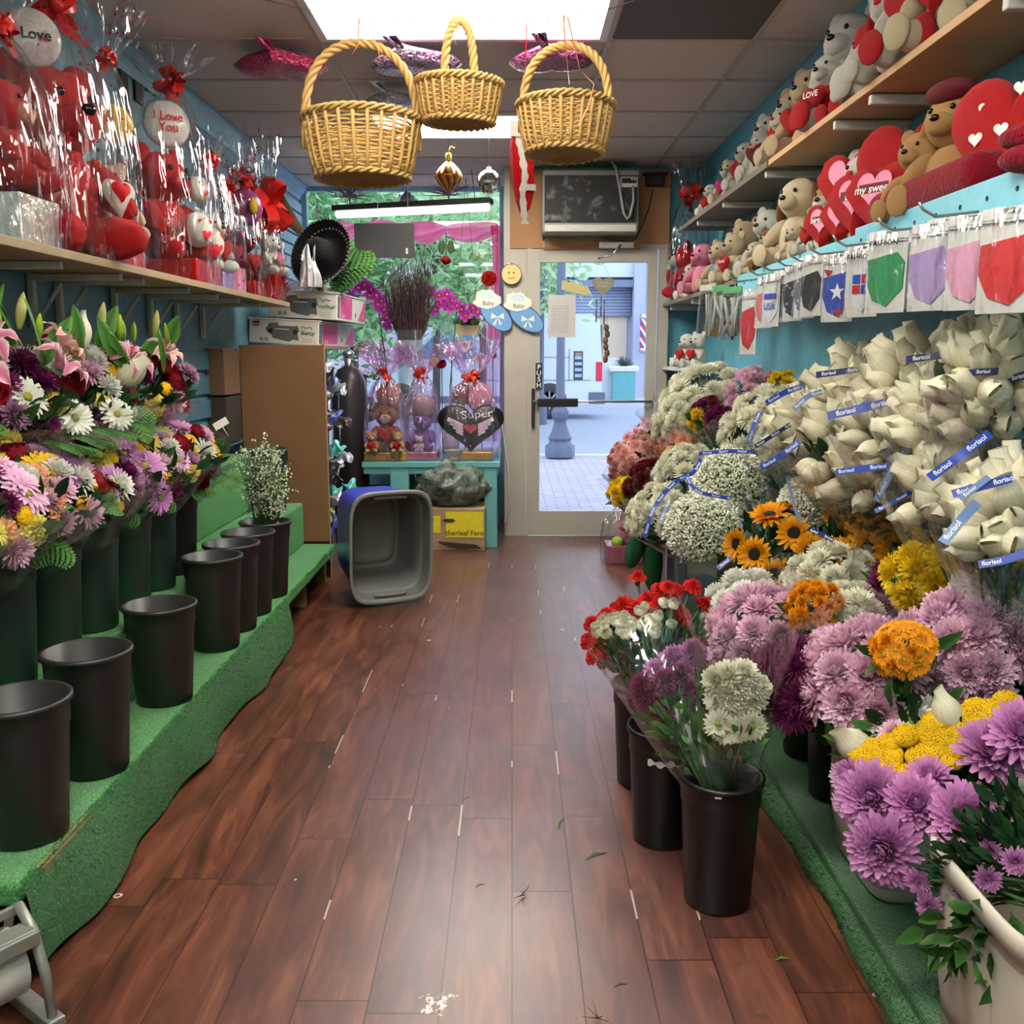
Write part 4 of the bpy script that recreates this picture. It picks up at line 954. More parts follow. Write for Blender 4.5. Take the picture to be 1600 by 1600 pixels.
def EL(key, m, par, c, r, name, rot=None, label=None):
    M = T(*c); M = M @ rot if rot is not None else M
    o = obj(name, fuzz(key, m), par, M @ S(*(r if hasattr(r, '__len__') else (r, r, r))))
    if label: o['label'] = label
    return o
def plush_parts(t, main, face=None, ears='round', pads=None, k='ball', belly=None, hat=None, heart=None, M0=None, earm=None, txt=None, shirt=None, simple=False):
    """seated soft toy, unit height, facing +X, parts under t"""
    m = FUR[main]; f = FUR[face or main]; M0 = M0 or Matrix()
    def E(key, mm, c, r, name, rot=None, par=None, label=None):
        M = T(*c); M = M @ rot if rot is not None else M
        o = obj(name, fuzz(key, mm), par or t, (M0 @ M if par is None else M) @ S(*(r if hasattr(r, '__len__') else (r, r, r))));
        if label: o['label'] = label
        return o
    E(k, FUR[shirt] if shirt else m, (0, 0, .28), (.21, .23, .28), 'body')
    hd = bpy.data.objects.new('head', fuzz(k, m)); COL.objects.link(hd); hd.parent = t; HM = T(.03, 0, .70) @ S(.21, .225, .21); hd.matrix_local = M0 @ HM; HI = HM.inverted()
    def EH(key, mm, c, r, name, rot=None):
        M = T(*c); M = M @ rot if rot is not None else M
        o = obj(name, fuzz(key, mm), hd, HI @ M @ S(*(r if hasattr(r, '__len__') else (r, r, r)))); return o
    EH('ball', f, (.2, 0, .655), (.10, .115, .085), 'muzzle')
    EH('bead', M_bead if heart != 'nose' else M_redfelt, (.295, 0, .69), (.028, .04, .028), 'nose')
    for s in (-1, 1):
        EH('bead', M_bead, (.215, s * .09, .765), .022, 'eye')
        em = FUR[earm] if earm else m
        if ears == 'round': EH('ball', em, (.0, s * .175, .885), (.045, .085, .085), 'ear')
        elif ears == 'flop': EH('ball', em, (.02, s * .235, .66), (.085, .045, .19), 'ear', RX(s * .25))
        elif ears == 'long': EH('ball', em, (-.02, s * .10, 1.02), (.04, .065, .22), 'ear', RX(-s * .15))
    for s in (-1, 1):
        E(k, m, (.13, s * .225, .36), (.085, .08, .19), 'arm', RY(-.75) @ RX(s * .2))
        E(k, m, (.22, s * .155, .105), (.20, .105, .105), 'leg', rotz(s * .25))
        if not simple: E('ball', FUR[pads or main], (.385, s * .2, .12), (.04, .10, .115), 'foot_pad')
    if heart and heart != 'nose':
        h = E('heart', FUR[heart] if heart in FUR else M_satin, (.30, 0, .36), (.26, .19, .19), 'held_heart')
        if txt:
            mb = MB(); text(mb, txt, FRX, .5, bold=True); mb.build('lettering', M_whiteflat, h, T(.26, 0, .15))
    if belly: E('ball', FUR[belly], (.10, 0, .27), (.14, .17, .21), 'belly_patch')
    if hat: E('ball', FUR[hat], (.12, 0, .90), (.15, .19, .09), 'cap', RY(.35))
def plush(name, label, loc, h, face_dir, group=None, cat='soft toy', tilt=0.0, scale=(1, 1, 1), **kw):
    t = thing(name, label, cat, M=T(*loc) @ rotz(face_dir) @ RY(tilt) @ S(h * scale[0], h * scale[1], h * scale[2]), group=group); plush_parts(t, **kw); return t
# ------------------------------------------------------------------ wrapped gifts
F_gift = film('clear_gift_wrap', tint=(.96, .95, .96, 1), refl=.04, edge=.40, rough=.08, crink=.9, cscale=15, stretch=(1, 1, .22))
F_hearts = film('heart_print_wrap', tint=(.95, .93, .94, 1), refl=.04, edge=.40, rough=.08, crink=.9, cscale=15, dots=C(200, 30, 50), dscale=26, dsize=.17, stretch=(1, 1, .22))
F_lil = film('lilac_gift_wrap', tint=(.93, .80, .94, 1), milk=.035, refl=.07, edge=.5, rough=.08, crink=.8, cscale=24, stretch=(1, 1, .28))
def wrap_mesh(rx, ry, hk, ht, R, square=3.2, pleats=13, flare=.75, neck=.03):
    mb = MB(); ph = [R.uniform(0, 6) for _ in range(5)]; nz_ = R.uniform(0, 50)
    prof = [(0, 1.0), (.08, 1.03), (.45, 1.0), (.7, .78), (.86, .48), (.95, .2), (1.0, 0)]
    def fn(a, b):
        an = 2 * PI * a; c, s = math.cos(an), math.sin(an)
        q = b * 1.45                                       # 0..1 bag, 1..1.45 crown
        if q <= 1:
            for i in range(len(prof) - 1):
                if prof[i][0] <= q <= prof[i + 1][0]:
                    f = (q - prof[i][0]) / (prof[i + 1][0] - prof[i][0]); k = lerp(prof[i][1], prof[i + 1][1], f); break
            sq = lerp(square, 2.0, min(1, q * 1.3)); rad = (abs(c) ** sq + abs(s) ** sq) ** (-1 / sq)
            pl = .015 + .17 * q ** 2; k *= 1 + pl * (2 * abs(math.sin(an * pleats * .5 + ph[0] + q)) - 1) + .5 * pl * math.sin(an * 7 + ph[1] + 3 * q)
            x, y, z = c * rad * rx * k, s * rad * ry * k, hk * q
            x += c * neck * q ** 2; y += s * neck * q ** 2
            n = V((x, y, z)) * 9; d = .010 * mnoise.noise(n + V((nz_, 0, 0))); x += c * d; y += s * d
        else:
            f = (q - 1) / .45; k = neck + flare * min(rx, ry) * f ** .8 * (1 + .35 * math.sin(an * 5 + ph[2]) + .3 * math.sin(an * 11 + ph[3] + f * 2))
            x, y, z = c * k, s * k, hk + (ht - hk) * f * (1 + .18 * math.sin(an * 7 + ph[4]) + .12 * math.sin(an * 13))
        return V((x, y, z))
    mb.surf(fn, 104, 34, True, smooth=True); return mb
def bow(mb, c, s, R, n=12, mi=0, ax=(1, 0, 0)):
    """pull-bow of ribbon loops"""
    for k in range(n):
        d = V((R.gauss(0, 1), R.gauss(0, 1), R.gauss(.1, .8))).normalized(); sd = d.orthogonal().normalized(); sd = Matrix.Rotation(R.uniform(0, 6), 3, d) @ sd; up = d.cross(sd); w = s * .20
        vs = []
        for j in range(9):
            an = 2 * PI * j / 8; p = V(c) + d * s * .5 * (1 - math.cos(an)) + up * s * .22 * math.sin(an); vs += [p - sd * w, p + sd * w]
        mb.add(vs, [(2 * j, 2 * j + 1, 2 * j + 3, 2 * j + 2) for j in range(8)], mi)
    for k in range(3):
        d = V((R.uniform(-1, 1), R.uniform(-1, 1), -1.2)).normalized(); sd = d.orthogonal().normalized() * s * .12; p0 = V(c); p1 = p0 + d * s * .7 + V((R.uniform(-.2, .2), 0, 0)) * s; p2 = p1 + d * s * .6
        mb.add([p0 - sd, p0 + sd, p1 - sd, p1 + sd, p2 - sd, p2 + sd], [(0, 1, 3, 2), (2, 3, 5, 4)], mi)
M_ribbon = mat('red_ribbon', C(214, 36, 32), .32, var=.1)
def foilbox(t, sx, sy, h, m, z0=0.002, name='gift_box'):
    mb = MB(); mb.box((0, 0, z0 + h / 2), (sx, sy, h), bev=.006); return mb.build(name, m, t)
def foil(name, col, rough=.25): return mat(name, col, rough, metal=.6, var=.35, scale=26, bump=.6, bscale=30)
FO = {'red': foil('red_foil', C(206, 36, 38)), 'silver': foil('silver_foil', C(214, 212, 200)), 'gold': foil('gold_foil', C(206, 176, 84)), 'rose': foil('rose_foil', C(206, 130, 150)), 'pinkbox': mat('pink_swirl_card', C(224, 128, 160), .5, var=.3, scale=14), 'lil': foil('lilac_foil', C(190, 170, 220))}
def balloon(t, c, r, m, face=(1, 0, 0), heart=False, txt=None, txtm=None, name='foil_balloon', stick=True):
    f = V(face).normalized(); A = frame3(c, V((0, 0, 1)).cross(f), (0, 0, 1))
    mb = MB()
    if heart: puffy_heart(mb, .4, 0, Matrix(((0, 1, 0, 0), (0, 0, 1, 0), (1, 0, 0, 0), (0, 0, 0, 1))) @ Matrix()); 
    else: mb.ball((0, 0, 0), (1, 1, .42), 24, 12)
    b = mb.build(name, m, t, A @ S(r))
    if txt:
        mb = MB(); lines = txt.split('|')
        for i, s in enumerate(lines): text(mb, s, T(0, .22 * (len(lines) - 1) - .44 * i, .47), .5, bold=True)
        mb.build('lettering', txtm or M_whiteflat, b)
    if stick:
        mb = MB(); mb.tube([V(c) + V((0, 0, -r)), V((c[0] * .3, c[1] * .3, .03))], .003, 5); mb.build('stick', M_white, t)
def gift(label, loc, rx, ry, hk, ht, seed, film_m, bowm=M_ribbon, bs=.06, rz=0.0, group=None, **kw):
    R = random.Random(seed); t = thing('wrapped_gift', label, 'wrapped gift', loc, rz, group)
    wrap_mesh(rx, ry, hk, ht, R, **kw).build('clear_wrap', film_m, t)
    mb = MB(); bow(mb, (0.02, 0, hk), bs, R, 14); mb.build('ribbon_bow', bowm, t)
    return t
def bear_in(t, h, M=None, name='teddy_bear', **kw):
    """a toy inside a gift: one part whose pieces are sub-parts"""
    b = bpy.data.objects.new(name, None); COL.objects.link(b); b.parent = t; b.matrix_local = (M or Matrix()) @ S(h)
    main = FUR[kw.get('main')]; f = FUR[kw.get('face') or kw.get('main')]; k = kw.get('k', 'ball')
    def E(key, mm, c, r, nm, rot=None):
        Mx = T(*c); Mx = Mx @ rot if rot is not None else Mx
        return obj(nm, fuzz(key, mm), b, Mx @ S(*(r if hasattr(r, '__len__') else (r, r, r))))
    E(k, main, (0, 0, .28), (.21, .23, .28), 'body'); E(k, main, (.03, 0, .70), (.21, .225, .21), 'head')
    E('ball', f, (.21, 0, .655), (.10, .115, .085), 'muzzle'); E('bead', M_bead, (.31, 0, .69), (.028, .04, .028), 'nose')
    for s in (-1, 1):
        E('bead', M_bead, (.225, s * .09, .765), .022, 'eye'); E('ball', main, (.0, s * .175, .885), (.045, .085, .085), 'ear')
        E(k, main, (.13, s * .225, .36), (.085, .08, .19), 'arm', RY(-.75) @ RX(s * .2)); E(k, main, (.22, s * .155, .105), (.20, .105, .105), 'leg', rotz(s * .25))
    if kw.get('heart'):
        E('heart', FUR.get(kw['heart'], M_satin), (.31, 0, .36), (.26, .2, .2), 'held_heart')
    return b
# ------------------------------------------------------------------ LEFT SHELF
SZ = 1.66; SXF = -1.32
M_board = mat('worn_shelf_board', C(150, 128, 98), .7, var=.2, scale=9)
M_brkt = mat('off_white_bracket', C(196, 192, 180), .5)
sh = thing('wall_shelf', 'long wooden wall shelf at the left carrying the wrapped gifts', 'shelf', (XL, 3.6, SZ))
mb = MB(); mb.box(((SXF - XL) / 2, -.1, -.0135), (SXF - XL, 4.5, .027), bev=.003); mb.build('board', M_board, sh)
for y in (2.55, 2.95, 3.4, 3.6, 4.1, 4.5, 4.85, 5.25):
    mb = MB(); yy = y - 3.6
    mb.box(((SXF - XL) / 2 - .02, yy, -.040), (SXF - XL - .05, .026, .024), bev=.004); mb.box((.016, yy, -.12), (.024, .028, .2), bev=.004)
    mb.tube([(.03, yy, -.19), (.12, yy, -.06)], .008, 6); mb.build('bracket', M_brkt, sh)
def gpos(u, X=-1.50, v=300): p = atX(u, v, X); return (X, p.y, SZ)
# 0: silver gift at the photo edge
g = gift('wrapped gift with silver foil base and a red toy, cut by the left photo edge', gpos(10, -1.50), .15, .17, .62, .85, 10, F_gift)
foilbox(g, .20, .24, .15, FO['silver']); bear_in(g, .34, T(0, 0, .17), main='red', face='orange', k='shag'); EL('heart', FUR['orange'], g, (.1, .08, .2), (.05, .07, .05), 'heart_pillow')
# 1: tall red bear
g = gift('tallest wrapped red teddy bear with a balloon reading I Love, second gift from the left', gpos(98), .17, .19, .80, 1.0, 11, F_hearts, bs=.09)
bear_in(g, .66, T(-.03, 0, .01) @ rotz(-.5), main='red', k='shag'); balloon(g, (-.02, -.10, .68), .09, mat('clear_print_balloon', C(206, 196, 190), .3, var=.35, scale=9), (.6, -1, .1), txt='I Love', txtm=M_bead)
o = EL('heart', FUR['white'], g, (.17, .04, .22), (.12, .075, .075), 'heart_card', rotz(-.4)); EL('heart', M_redfelt, g, (.185, .02, .235), (.12, .04, .04), 'heart_card_motif', rotz(-.4))
# 2: narrow tall gift
g = gift('narrow tall wrapped gift with yellow bear and heart-print film, third from the left', gpos(172, -1.47), .10, .115, .74, .93, 12, F_hearts, bs=.04, flare=1.1)
foilbox(g, .16, .18, .10, FO['red']); bear_in(g, .30, T(0, 0, .1) @ rotz(-.5), main='beige', face='white'); balloon(g, (.02, .02, .52), .07, mat('yellow_print_balloon', C(206, 170, 60), .3, var=.5, scale=16), (.6, -1, .1))
# 3: big red bear with two heart-faced pups
g = gift('wrapped big red bear holding two white heart-nosed pups, fourth from the left', gpos(268), .17, .19, .86, 1.0, 13, F_gift, bs=.075)
foilbox(g, .30, .33, .10, FO['red']); bear_in(g, .52, T(-.05, .0, .09) @ rotz(-.45), main='red', face='red', k='shag')
for (x, y, z, s) in ((.13, -.07, .23, .065), (.13, .09, .19, .065), (.10, .06, .42, .05)):
    a = EL('ball', FUR['white'], g, (x, y, z), (s * .9, s, s * 1.15), 'pup_head', rotz(-.5)); EL('heart', M_redfelt, a, (.92, 0, -.3), (.3, .4, .38), 'pup_nose'); 
    for q in (-1, 1): EL('heart', M_redfelt, a, (.78, q * .42, .42), (.2, .2, .2), 'pup_eye'); EL('shag', FUR['red'], a, (-.3, q * .9, .1), (.4, .3, .8), 'pup_ear')
balloon(g, (.0, -.02, .68), .10, mat('white_print_balloon', C(206, 200, 190), .3, var=.3, scale=8), (.6, -1, .1), txt='I Love|You', txtm=M_redfelt)
# 4..7 smaller gifts
g = gift('wrapped white bear gift with a fan of pleated film, fifth from the left', gpos(322, -1.45), .115, .10, .60, .72, 14, F_gift, bs=.05, pleats=19)
foilbox(g, .18, .16, .08, FO['lil']); bear_in(g, .30, T(0, 0, .08) @ rotz(-.4), main='white', face='cream', heart='red')
g = gift('small wrapped gift in a pink swirl box with red bow, sixth from the left', gpos(350, -1.42), .08, .10, .50, .60, 15, F_hearts, bs=.05)
foilbox(g, .13, .17, .12, FO['pinkbox']); bear_in(g, .22, T(0, 0, .12) @ rotz(-.4), main='dkred', heart='red')
g = gift('wrapped gift with purple and yellow flower balloon and red bow, near the shelf end', gpos(372, -1.52), .12, .12, .66, .82, 16, F_hearts, bs=.075)
foilbox(g, .2, .2, .1, FO['red']); balloon(g, (.04, -.02, .50), .10, mat('violet_print_balloon', C(146, 60, 120), .25, var=.4, scale=9), (.6, -1, .1)); EL('ball', FUR['yellow'], g, (.10, -.07, .5), (.02, .045, .045), 'balloon_flower'); bear_in(g, .3, T(0, 0, .1) @ rotz(-.4), main='dkred', heart='red')
g = gift('wrapped white bear with a very large red bow, last gift on the left shelf', gpos(410, -1.47), .11, .11, .56, .95, 17, F_hearts, bs=.17, flare=.6)
foilbox(g, .18, .18, .16, FO['red']); bear_in(g, .26, T(0.02, 0, .16) @ rotz(-.4), main='white', heart='pink')
# red tinsel bunch
R = random.Random(21); p = atX(432, 445, -1.42); mb = MB()
for k in range(340):
    a = R.uniform(0, 2 * PI); e = R.uniform(.3, 1.5); d = V((math.cos(a) * math.cos(e), math.sin(a) * math.cos(e), math.sin(e))); q = V((R.uniform(-.03, .03), R.uniform(-.05, .05), R.uniform(0, .14))); sd = d.orthogonal().normalized() * .004
    mb.add([q - sd, q + sd, q + d * R.uniform(.06, .14)], [(0, 1, 2)], 0, None, False)
tag(mb.build('tinsel_bunch', foil('red_tinsel', C(200, 30, 40), .2), None, T(-1.42, p.y, SZ)), 'bunch of shiny red tinsel at the far end of the left shelf', 'tinsel')
# driftwood branch leaning by the ceiling corner
p0, p1, p2 = atX(430, 292, -1.69), atX(455, 345, -1.55), atX(470, 362, -1.5)
mb = MB(); mb.tube([p0, p0.lerp(p1, .5), p1, p2], [.02, .035, .045, .03], 8); tag(mb.build('gnarled_branch', mat('knotty_wood', C(112, 84, 52), .8, var=.4, scale=20, bump=.5)), 'gnarled brown branch hanging above the end of the left shelf', 'branch')
# ------------------------------------------------------------------ RIGHT SHELVES
UZ, LZ, RXF = 2.178, 1.722, 1.10
M_pine = mat('pine_board', C(196, 150, 98), .6, var=.15, scale=6); M_under = mat('dark_stained_board', C(120, 82, 58), .7, var=.25, scale=5)
us = thing('upper_wall_shelf', 'upper wooden shelf at the right, full of white and red plush toys', 'shelf', (XR, 3.9, UZ))
mb = MB(); mb.box((-(XR - RXF) / 2, -1.0, -.012), (XR - RXF, 2.7, .024), bev=.002); mb.build('near_board', M_pine, us)
mb = MB(); mb.box((-(XR - RXF) / 2, 1.42, -.014), (XR - RXF + .004, 2.1, .028), bev=.002); mb.build('far_board', mat('grey_brown_board', C(118, 104, 90), .7, var=.2, scale=8), us)
for y in (2.05, 2.30, 3.12, 3.45, 4.35, 5.2, 5.9):
    mb = MB(); mb.box((-.13, y - 3.9, -.042), (.27, .026, .03), bev=.004); mb.box((-.014, y - 3.9, -.13), (.02, .03, .2), bev=.004); mb.build('bracket', M_brkt, us)
ls = thing('lower_wall_shelf', 'lower shelf at the right with a light blue drilled front rail', 'shelf', (XR, 3.9, LZ))
mb = MB(); mb.box((-(XR - RXF) / 2, .4, -.012), (XR - RXF, 5.8, .024), bev=.002); mb.build('board', mat('grey_brown_board', C(118, 104, 90), .7), ls)
for y0, y1, dz, dx in ((1.5, 3.06, .012, -.012), (3.02, 4.66, -.004, -.002)):
    mb = MB(); mb.box((RXF - XR + dx - .008, (y0 + y1) / 2 - 3.9, -.045 + dz), (.016, y1 - y0, .105), bev=.003)
    for k in range(int((y1 - y0) / .13)):
        yy = y0 + .07 + .13 * k - 3.9; mb.lathe([(0, 0), (.006, 0), (.006, .001)], 8, mi=2, M=T(RXF - XR + dx - .0165, yy, -.035 + dz) @ RY(-PI / 2))
    for yy in (y0 + .5, y0 + .05): mb.lathe([(0, 0), (.016, 0), (.016, .001)], 14, mi=1, M=T(RXF - XR + dx - .0165, yy - 3.9, -.028 + dz) @ RY(-PI / 2) @ S(1.4, .9, 1))
    mb.build('front_rail', [M_peg, mat('orange_sticker', C(240, 160, 110), .6), M_dark], ls)
for y in (5.2, 6.0, 6.8):
    mb = MB(); mb.box((-.13, y - 3.9, -.042), (.27, .026, .03), bev=.004); mb.build('bracket', M_brkt, ls)
tl = thing('small_low_shelf', 'small white shelf low in the far right corner with plush toys', 'shelf', (XR, 6.15, 1.27))
mb = MB(); mb.box((-.14, .1, -.012), (.27, 1.66, .024), bev=.003); mb.build('board', M_white, tl)
mb = MB(); mb.box((-.255, .42, .03), (.03, .36, .07), bev=.004); mb.build('front_lip', M_white, tl)
def rp(u, X): p = atX(u, 300, X); return p.y
FACE = PI + .55
toys_up = [ # u, X, height m, kwargs, label
    (1112, 1.2, .20, dict(main='white', face='white', ears='flop', earm='red', heart='red'), 'white plush with red heart patches at the far end of the upper shelf'),
    (1142, 1.22, .26, dict(main='cream', face='white', ears='round', heart='hot'), 'cream bear with a hot pink heart, second from the far end of the upper shelf'),
    (1166, 1.2, .26, dict(main='white', face='white', ears='flop', earm='hot', heart='red'), 'white dog with bright pink ears on the upper shelf'),
    (1186, 1.2, .24, dict(main='white', face='cream', ears='round', heart='nose'), 'white pup with heart nose on the far half of the upper shelf'),
    (1201, 1.25, .34, dict(main='white', face='white', ears='round', heart='dkred'), 'white bear with a glossy dark red heart on the upper shelf'),
    (1221, 1.19, .26, dict(main='cream', face='white', ears='flop', heart='nose'), 'cream pup sitting in front where the pine board starts'),
    (1238, 1.26, .36, dict(main='beige', face='white', ears='round', heart='red'), 'beige bear with red bow tie, left one of the two beige bears'),
    (1262, 1.26, .38, dict(main='beige', face='cream', ears='round', heart='red'), 'beige bear with an upright ear, right one of the two beige bears'),
    (1290, 1.19, .30, dict(main='white', face='white', ears='flop', shirt='red', pads='red', heart='red', txt='LOVE'), 'pale plush in a red shirt with a heart reading LOVE'),
    (1322, 1.26, .44, dict(main='grey', face='white', ears='round', shirt='red', pads='red'), 'big pale grey bear in a red vest on the upper shelf'),
    (1345, 1.18, .24, dict(main='white', face='white', ears='flop', earm='red', heart='nose'), 'small white pup with heart eyes in front of the big grey bear'),
    (1384, 1.18, .32, dict(main='white', face='white', ears='flop', earm='red', heart='nose', shirt='red'), 'white pup with a large red heart nose near the shelf edge'),
    (1396, 1.28, .46, dict(main='white', face='white', ears='round', heart='red', shirt='red'), 'large white bear in a sequinned red scarf against the wall'),
    (1440, 1.22, .42, dict(main='white', face='cream', ears='flop', pads='red', heart='red'), 'white plush showing red foot pads, nearest on the upper shelf'),
    (1482, 1.24, .42, dict(main='cream', face='white', ears='round', heart='red'), 'cream bear cut by the top of the photo on the upper shelf')]
for u, X, h, kw, lb in toys_up: plush('plush_toy', lb, (X, rp(u, X), UZ + .001), h, FACE, None, k='shag' if kw['main'] in ('white', 'grey') else 'ball', **kw)
toys_lo = [
    (1086, 1.22, .26, dict(main='white', face='white', ears='flop', earm='black', shirt='red', pads='white'), 'small white and black pup in red at the far end of the lower shelf'),
    (1104, 1.18, .33, dict(main='pink', face='pink', ears='flop'), 'fluffy pink plush on the far part of the lower shelf'),
    (1131, 1.21, .30, dict(main='beige', face='cream', ears='round', shirt='blue', pads='beige'), 'tan pup in a sky blue shirt on the lower shelf'),
    (1152, 1.16, .27, dict(main='cream', face='cream', ears='round', heart='red', txt='I love'), 'cream bear hugging a furry red heart on the lower shelf'),
    (1170, 1.25, .36, dict(main='beige', face='beige', ears='round'), 'beige bear sitting behind the cream ones on the lower shelf'),
    (1184, 1.15, .17, dict(main='cream', face='white', ears='flop'), 'little cream plush at the front edge of the lower shelf'),
    (1207, 1.15, .20, dict(main='brown', face='cream', ears='round', belly='cream'), 'brown sloth-faced plush with a cream face at the front edge'),
    (1208, 1.27, .36, dict(main='white', face='white', ears='round', belly='yellow'), 'white lamb-like plush with yellow bow behind the brown one'),
    (1254, 1.23, .40, dict(main='cream', face='cream', ears='flop', earm='brown'), 'large cream dog with long brown ears on the lower shelf'),
    (1246, 1.14, .16, dict(main='cream', face='white', ears='flop', earm='tan'), 'small cream dog lying at the front below the large cream dog'),
    (1278, 1.14, .18, dict(main='white', face='beige', ears='round', heart='red'), 'small white plush with red heart beside the fluffy red hearts'),
    (1304, 1.29, .34, dict(main='tan', face='white', ears='flop', heart='red'), 'tan and white dog behind the fluffy red hearts'),
    (1330, 1.30, .38, dict(main='white', face='white', ears='round', heart='red'), 'white bear with red patch behind the fluffy red hearts, left one'),
    (1358, 1.29, .38, dict(main='white', face='white', ears='round', heart='nose'), 'white bear with a heart nose behind the fluffy red hearts, right one'),
    (1437, 1.16, .27, dict(main='tan', face='tan', ears='round'), 'tan plush bear leaning on another, left of the two tan ones'),
    (1490, 1.21, .36, dict(main='tan', face='tan', ears='flop', hat='dkred'), 'tan plush with a dark red velvet nose sitting above the dark red cushion'),
    (1552, 1.27, .30, dict(main='beige', face='beige', ears='round'), 'beige plush behind the spotted red heart cushion')]
for u, X, h, kw, lb in toys_lo: plush('plush_toy', lb, (X, rp(u, X), LZ + .001), h, FACE, None, **kw)
# fluffy red hearts
hl = [(1292, 1.13, .105, 'fluffy red heart reading Birthday, leftmost of the red hearts', 'birthday'), (1318, 1.13, .10, 'fluffy red heart with pink centre, low in the group', None), (1345, 1.15, .14, 'fluffy red heart with pink heart reading Love', 'Love'), (1374, 1.15, .135, 'fluffy red heart with pink heart reading My Sweet', 'my sweet'), (1328, 1.23, .16, 'fluffy red heart at the back of the group', None)]
for u, X, s, lb, tx in hl:
    y = rp(u, X); t = thing('heart_plush', lb, 'heart cushion', M=T(X, y, LZ + s * .92 + (.1 if X > 1.2 else 0)) @ rotz(FACE) @ RY(-.15))
    obj('cushion', fuzz('fheart', FUR['red']), t, S(s))
    mb = MB(); flat_heart(mb, FRX, .5); o = mb.build('pink_heart_patch', M_pinkflat, t, S(s) @ T(.236, 0, .12))
    if tx:
        mb = MB(); mb.box((.01, 0, -.02), (.008, .8, .22), mi=1); text(mb, tx, T(.018, 0, -.04) @ FRX, .26, bold=True); mb.build('lettering', [M_whiteflat, mat('dark_red_band', C(110, 14, 30), .7)], o)
# big red heart pillow, long dark red cushion, spotted heart, lips
t = thing('heart_pillow', 'big smooth bright red heart pillow standing behind the tan plush toys', 'heart cushion', M=T(1.27, rp(1418, 1.27), LZ + .215) @ rotz(FACE)); obj('cushion', fuzz('heart', FUR['red']), t, S(.16, .22, .22))
y0, y1 = rp(1555, 1.13), rp(1385, 1.13); mb = MB(); mb.box((0, 0, .055), (.13, abs(y1 - y0), .105), bev=.045, smooth=True, seg=5)
t = thing('velvet_cushion', 'long dark red velvet cushion lying on the lower shelf edge', 'cushion', (1.13, (y0 + y1) / 2, LZ)); mb.build('cushion', FUR['dkred'], t)
mb = MB(); mb.box((-.075, -.0, .03), (.003, .035, .055)); mb.build('paper_tag', M_whiteflat, t, T(0, abs(y1 - y0) * .28, 0))
t = thing('spotted_heart', 'bright red heart cushion printed with small white hearts at the near shelf end', 'heart cushion', M=T(1.19, rp(1578, 1.18), LZ + .15) @ rotz(FACE)); obj('cushion', fuzz('heart', FUR['red']), t, S(.19))
for (y, z) in ((-.35, .3), (.1, .45), (.4, .1), (-.1, 0), (-.45, -.05), (.15, -.35)):
    mb = MB(); flat_heart(mb, T(.235 * (1 - .3 * (abs(y) + abs(z))) , y, z) @ FRX, .1); mb.build('printed_heart', M_whiteflat, t, S(.19))
t = thing('lips_cushion', 'dark red velvet lips cushion at the right photo edge', 'cushion', M=T(1.08, rp(1614, 1.08), LZ + .055) @ rotz(FACE))
mb = MB(); mb.ball((0, 0, .022), (.04, .085, .03), 20, 12); mb.ball((0, 0, -.022), (.042, .08, .032), 20, 12); mb.build('lips', FUR['dkred'], t)
# far corner plush and wrapped gift
for u, X, z, h, kw, lb in ((1082, 1.16, 1.272, .24, dict(main='white', face='white', ears='flop', heart='red'), 'white plush with red spots on the small low shelf'), (1100, 1.22, 1.272, .24, dict(main='white', face='grey', ears='round', heart='red'), 'white bear with a red ribbon on the small low shelf'), (1052, 1.2, 1.272, .16, dict(main='cream', face='yellow', ears='round'), 'small cream and yellow plush at the left of the small low shelf')):
    plush('plush_toy', lb, (X, rp(u, X), z), h, FACE, None, **kw)
t2 = thing('small_low_shelf', 'lowest corner shelf at the right with plush toys peeking over the flowers', 'shelf', (XR, 6.0, 1.0)); mb = MB(); mb.box((-.14, 0, -.012), (.27, 1.5, .024), bev=.003); mb.build('board', M_white, t2)
for u, X, h, kw, lb in ((1046, 1.16, .19, dict(main='dkred', face='cream', ears='round'), 'red plush with a cream face peeking over the far flowers'), (1080, 1.17, .23, dict(main='white', face='white', ears='flop'), 'white floppy-eared plush peeking over the far flowers'), (1108, 1.2, .22, dict(main='white', face='grey', ears='round', heart='red'), 'white plush with red, rightmost one on the lowest corner shelf')): plush('plush_toy', lb, (X, rp(u, X), 1.001), h, FACE, None, **kw)
g = gift('tall wrapped gift with two red bows in the far right corner of the lower shelf', (1.22, 6.75, LZ), .13, .14, .72, .92, 31, F_hearts, bs=.10)
bear_in(g, .4, T(0, 0, .02) @ rotz(PI - .3), main='red', face='white', heart='red'); foilbox(g, .2, .2, .02, FO['lil'])
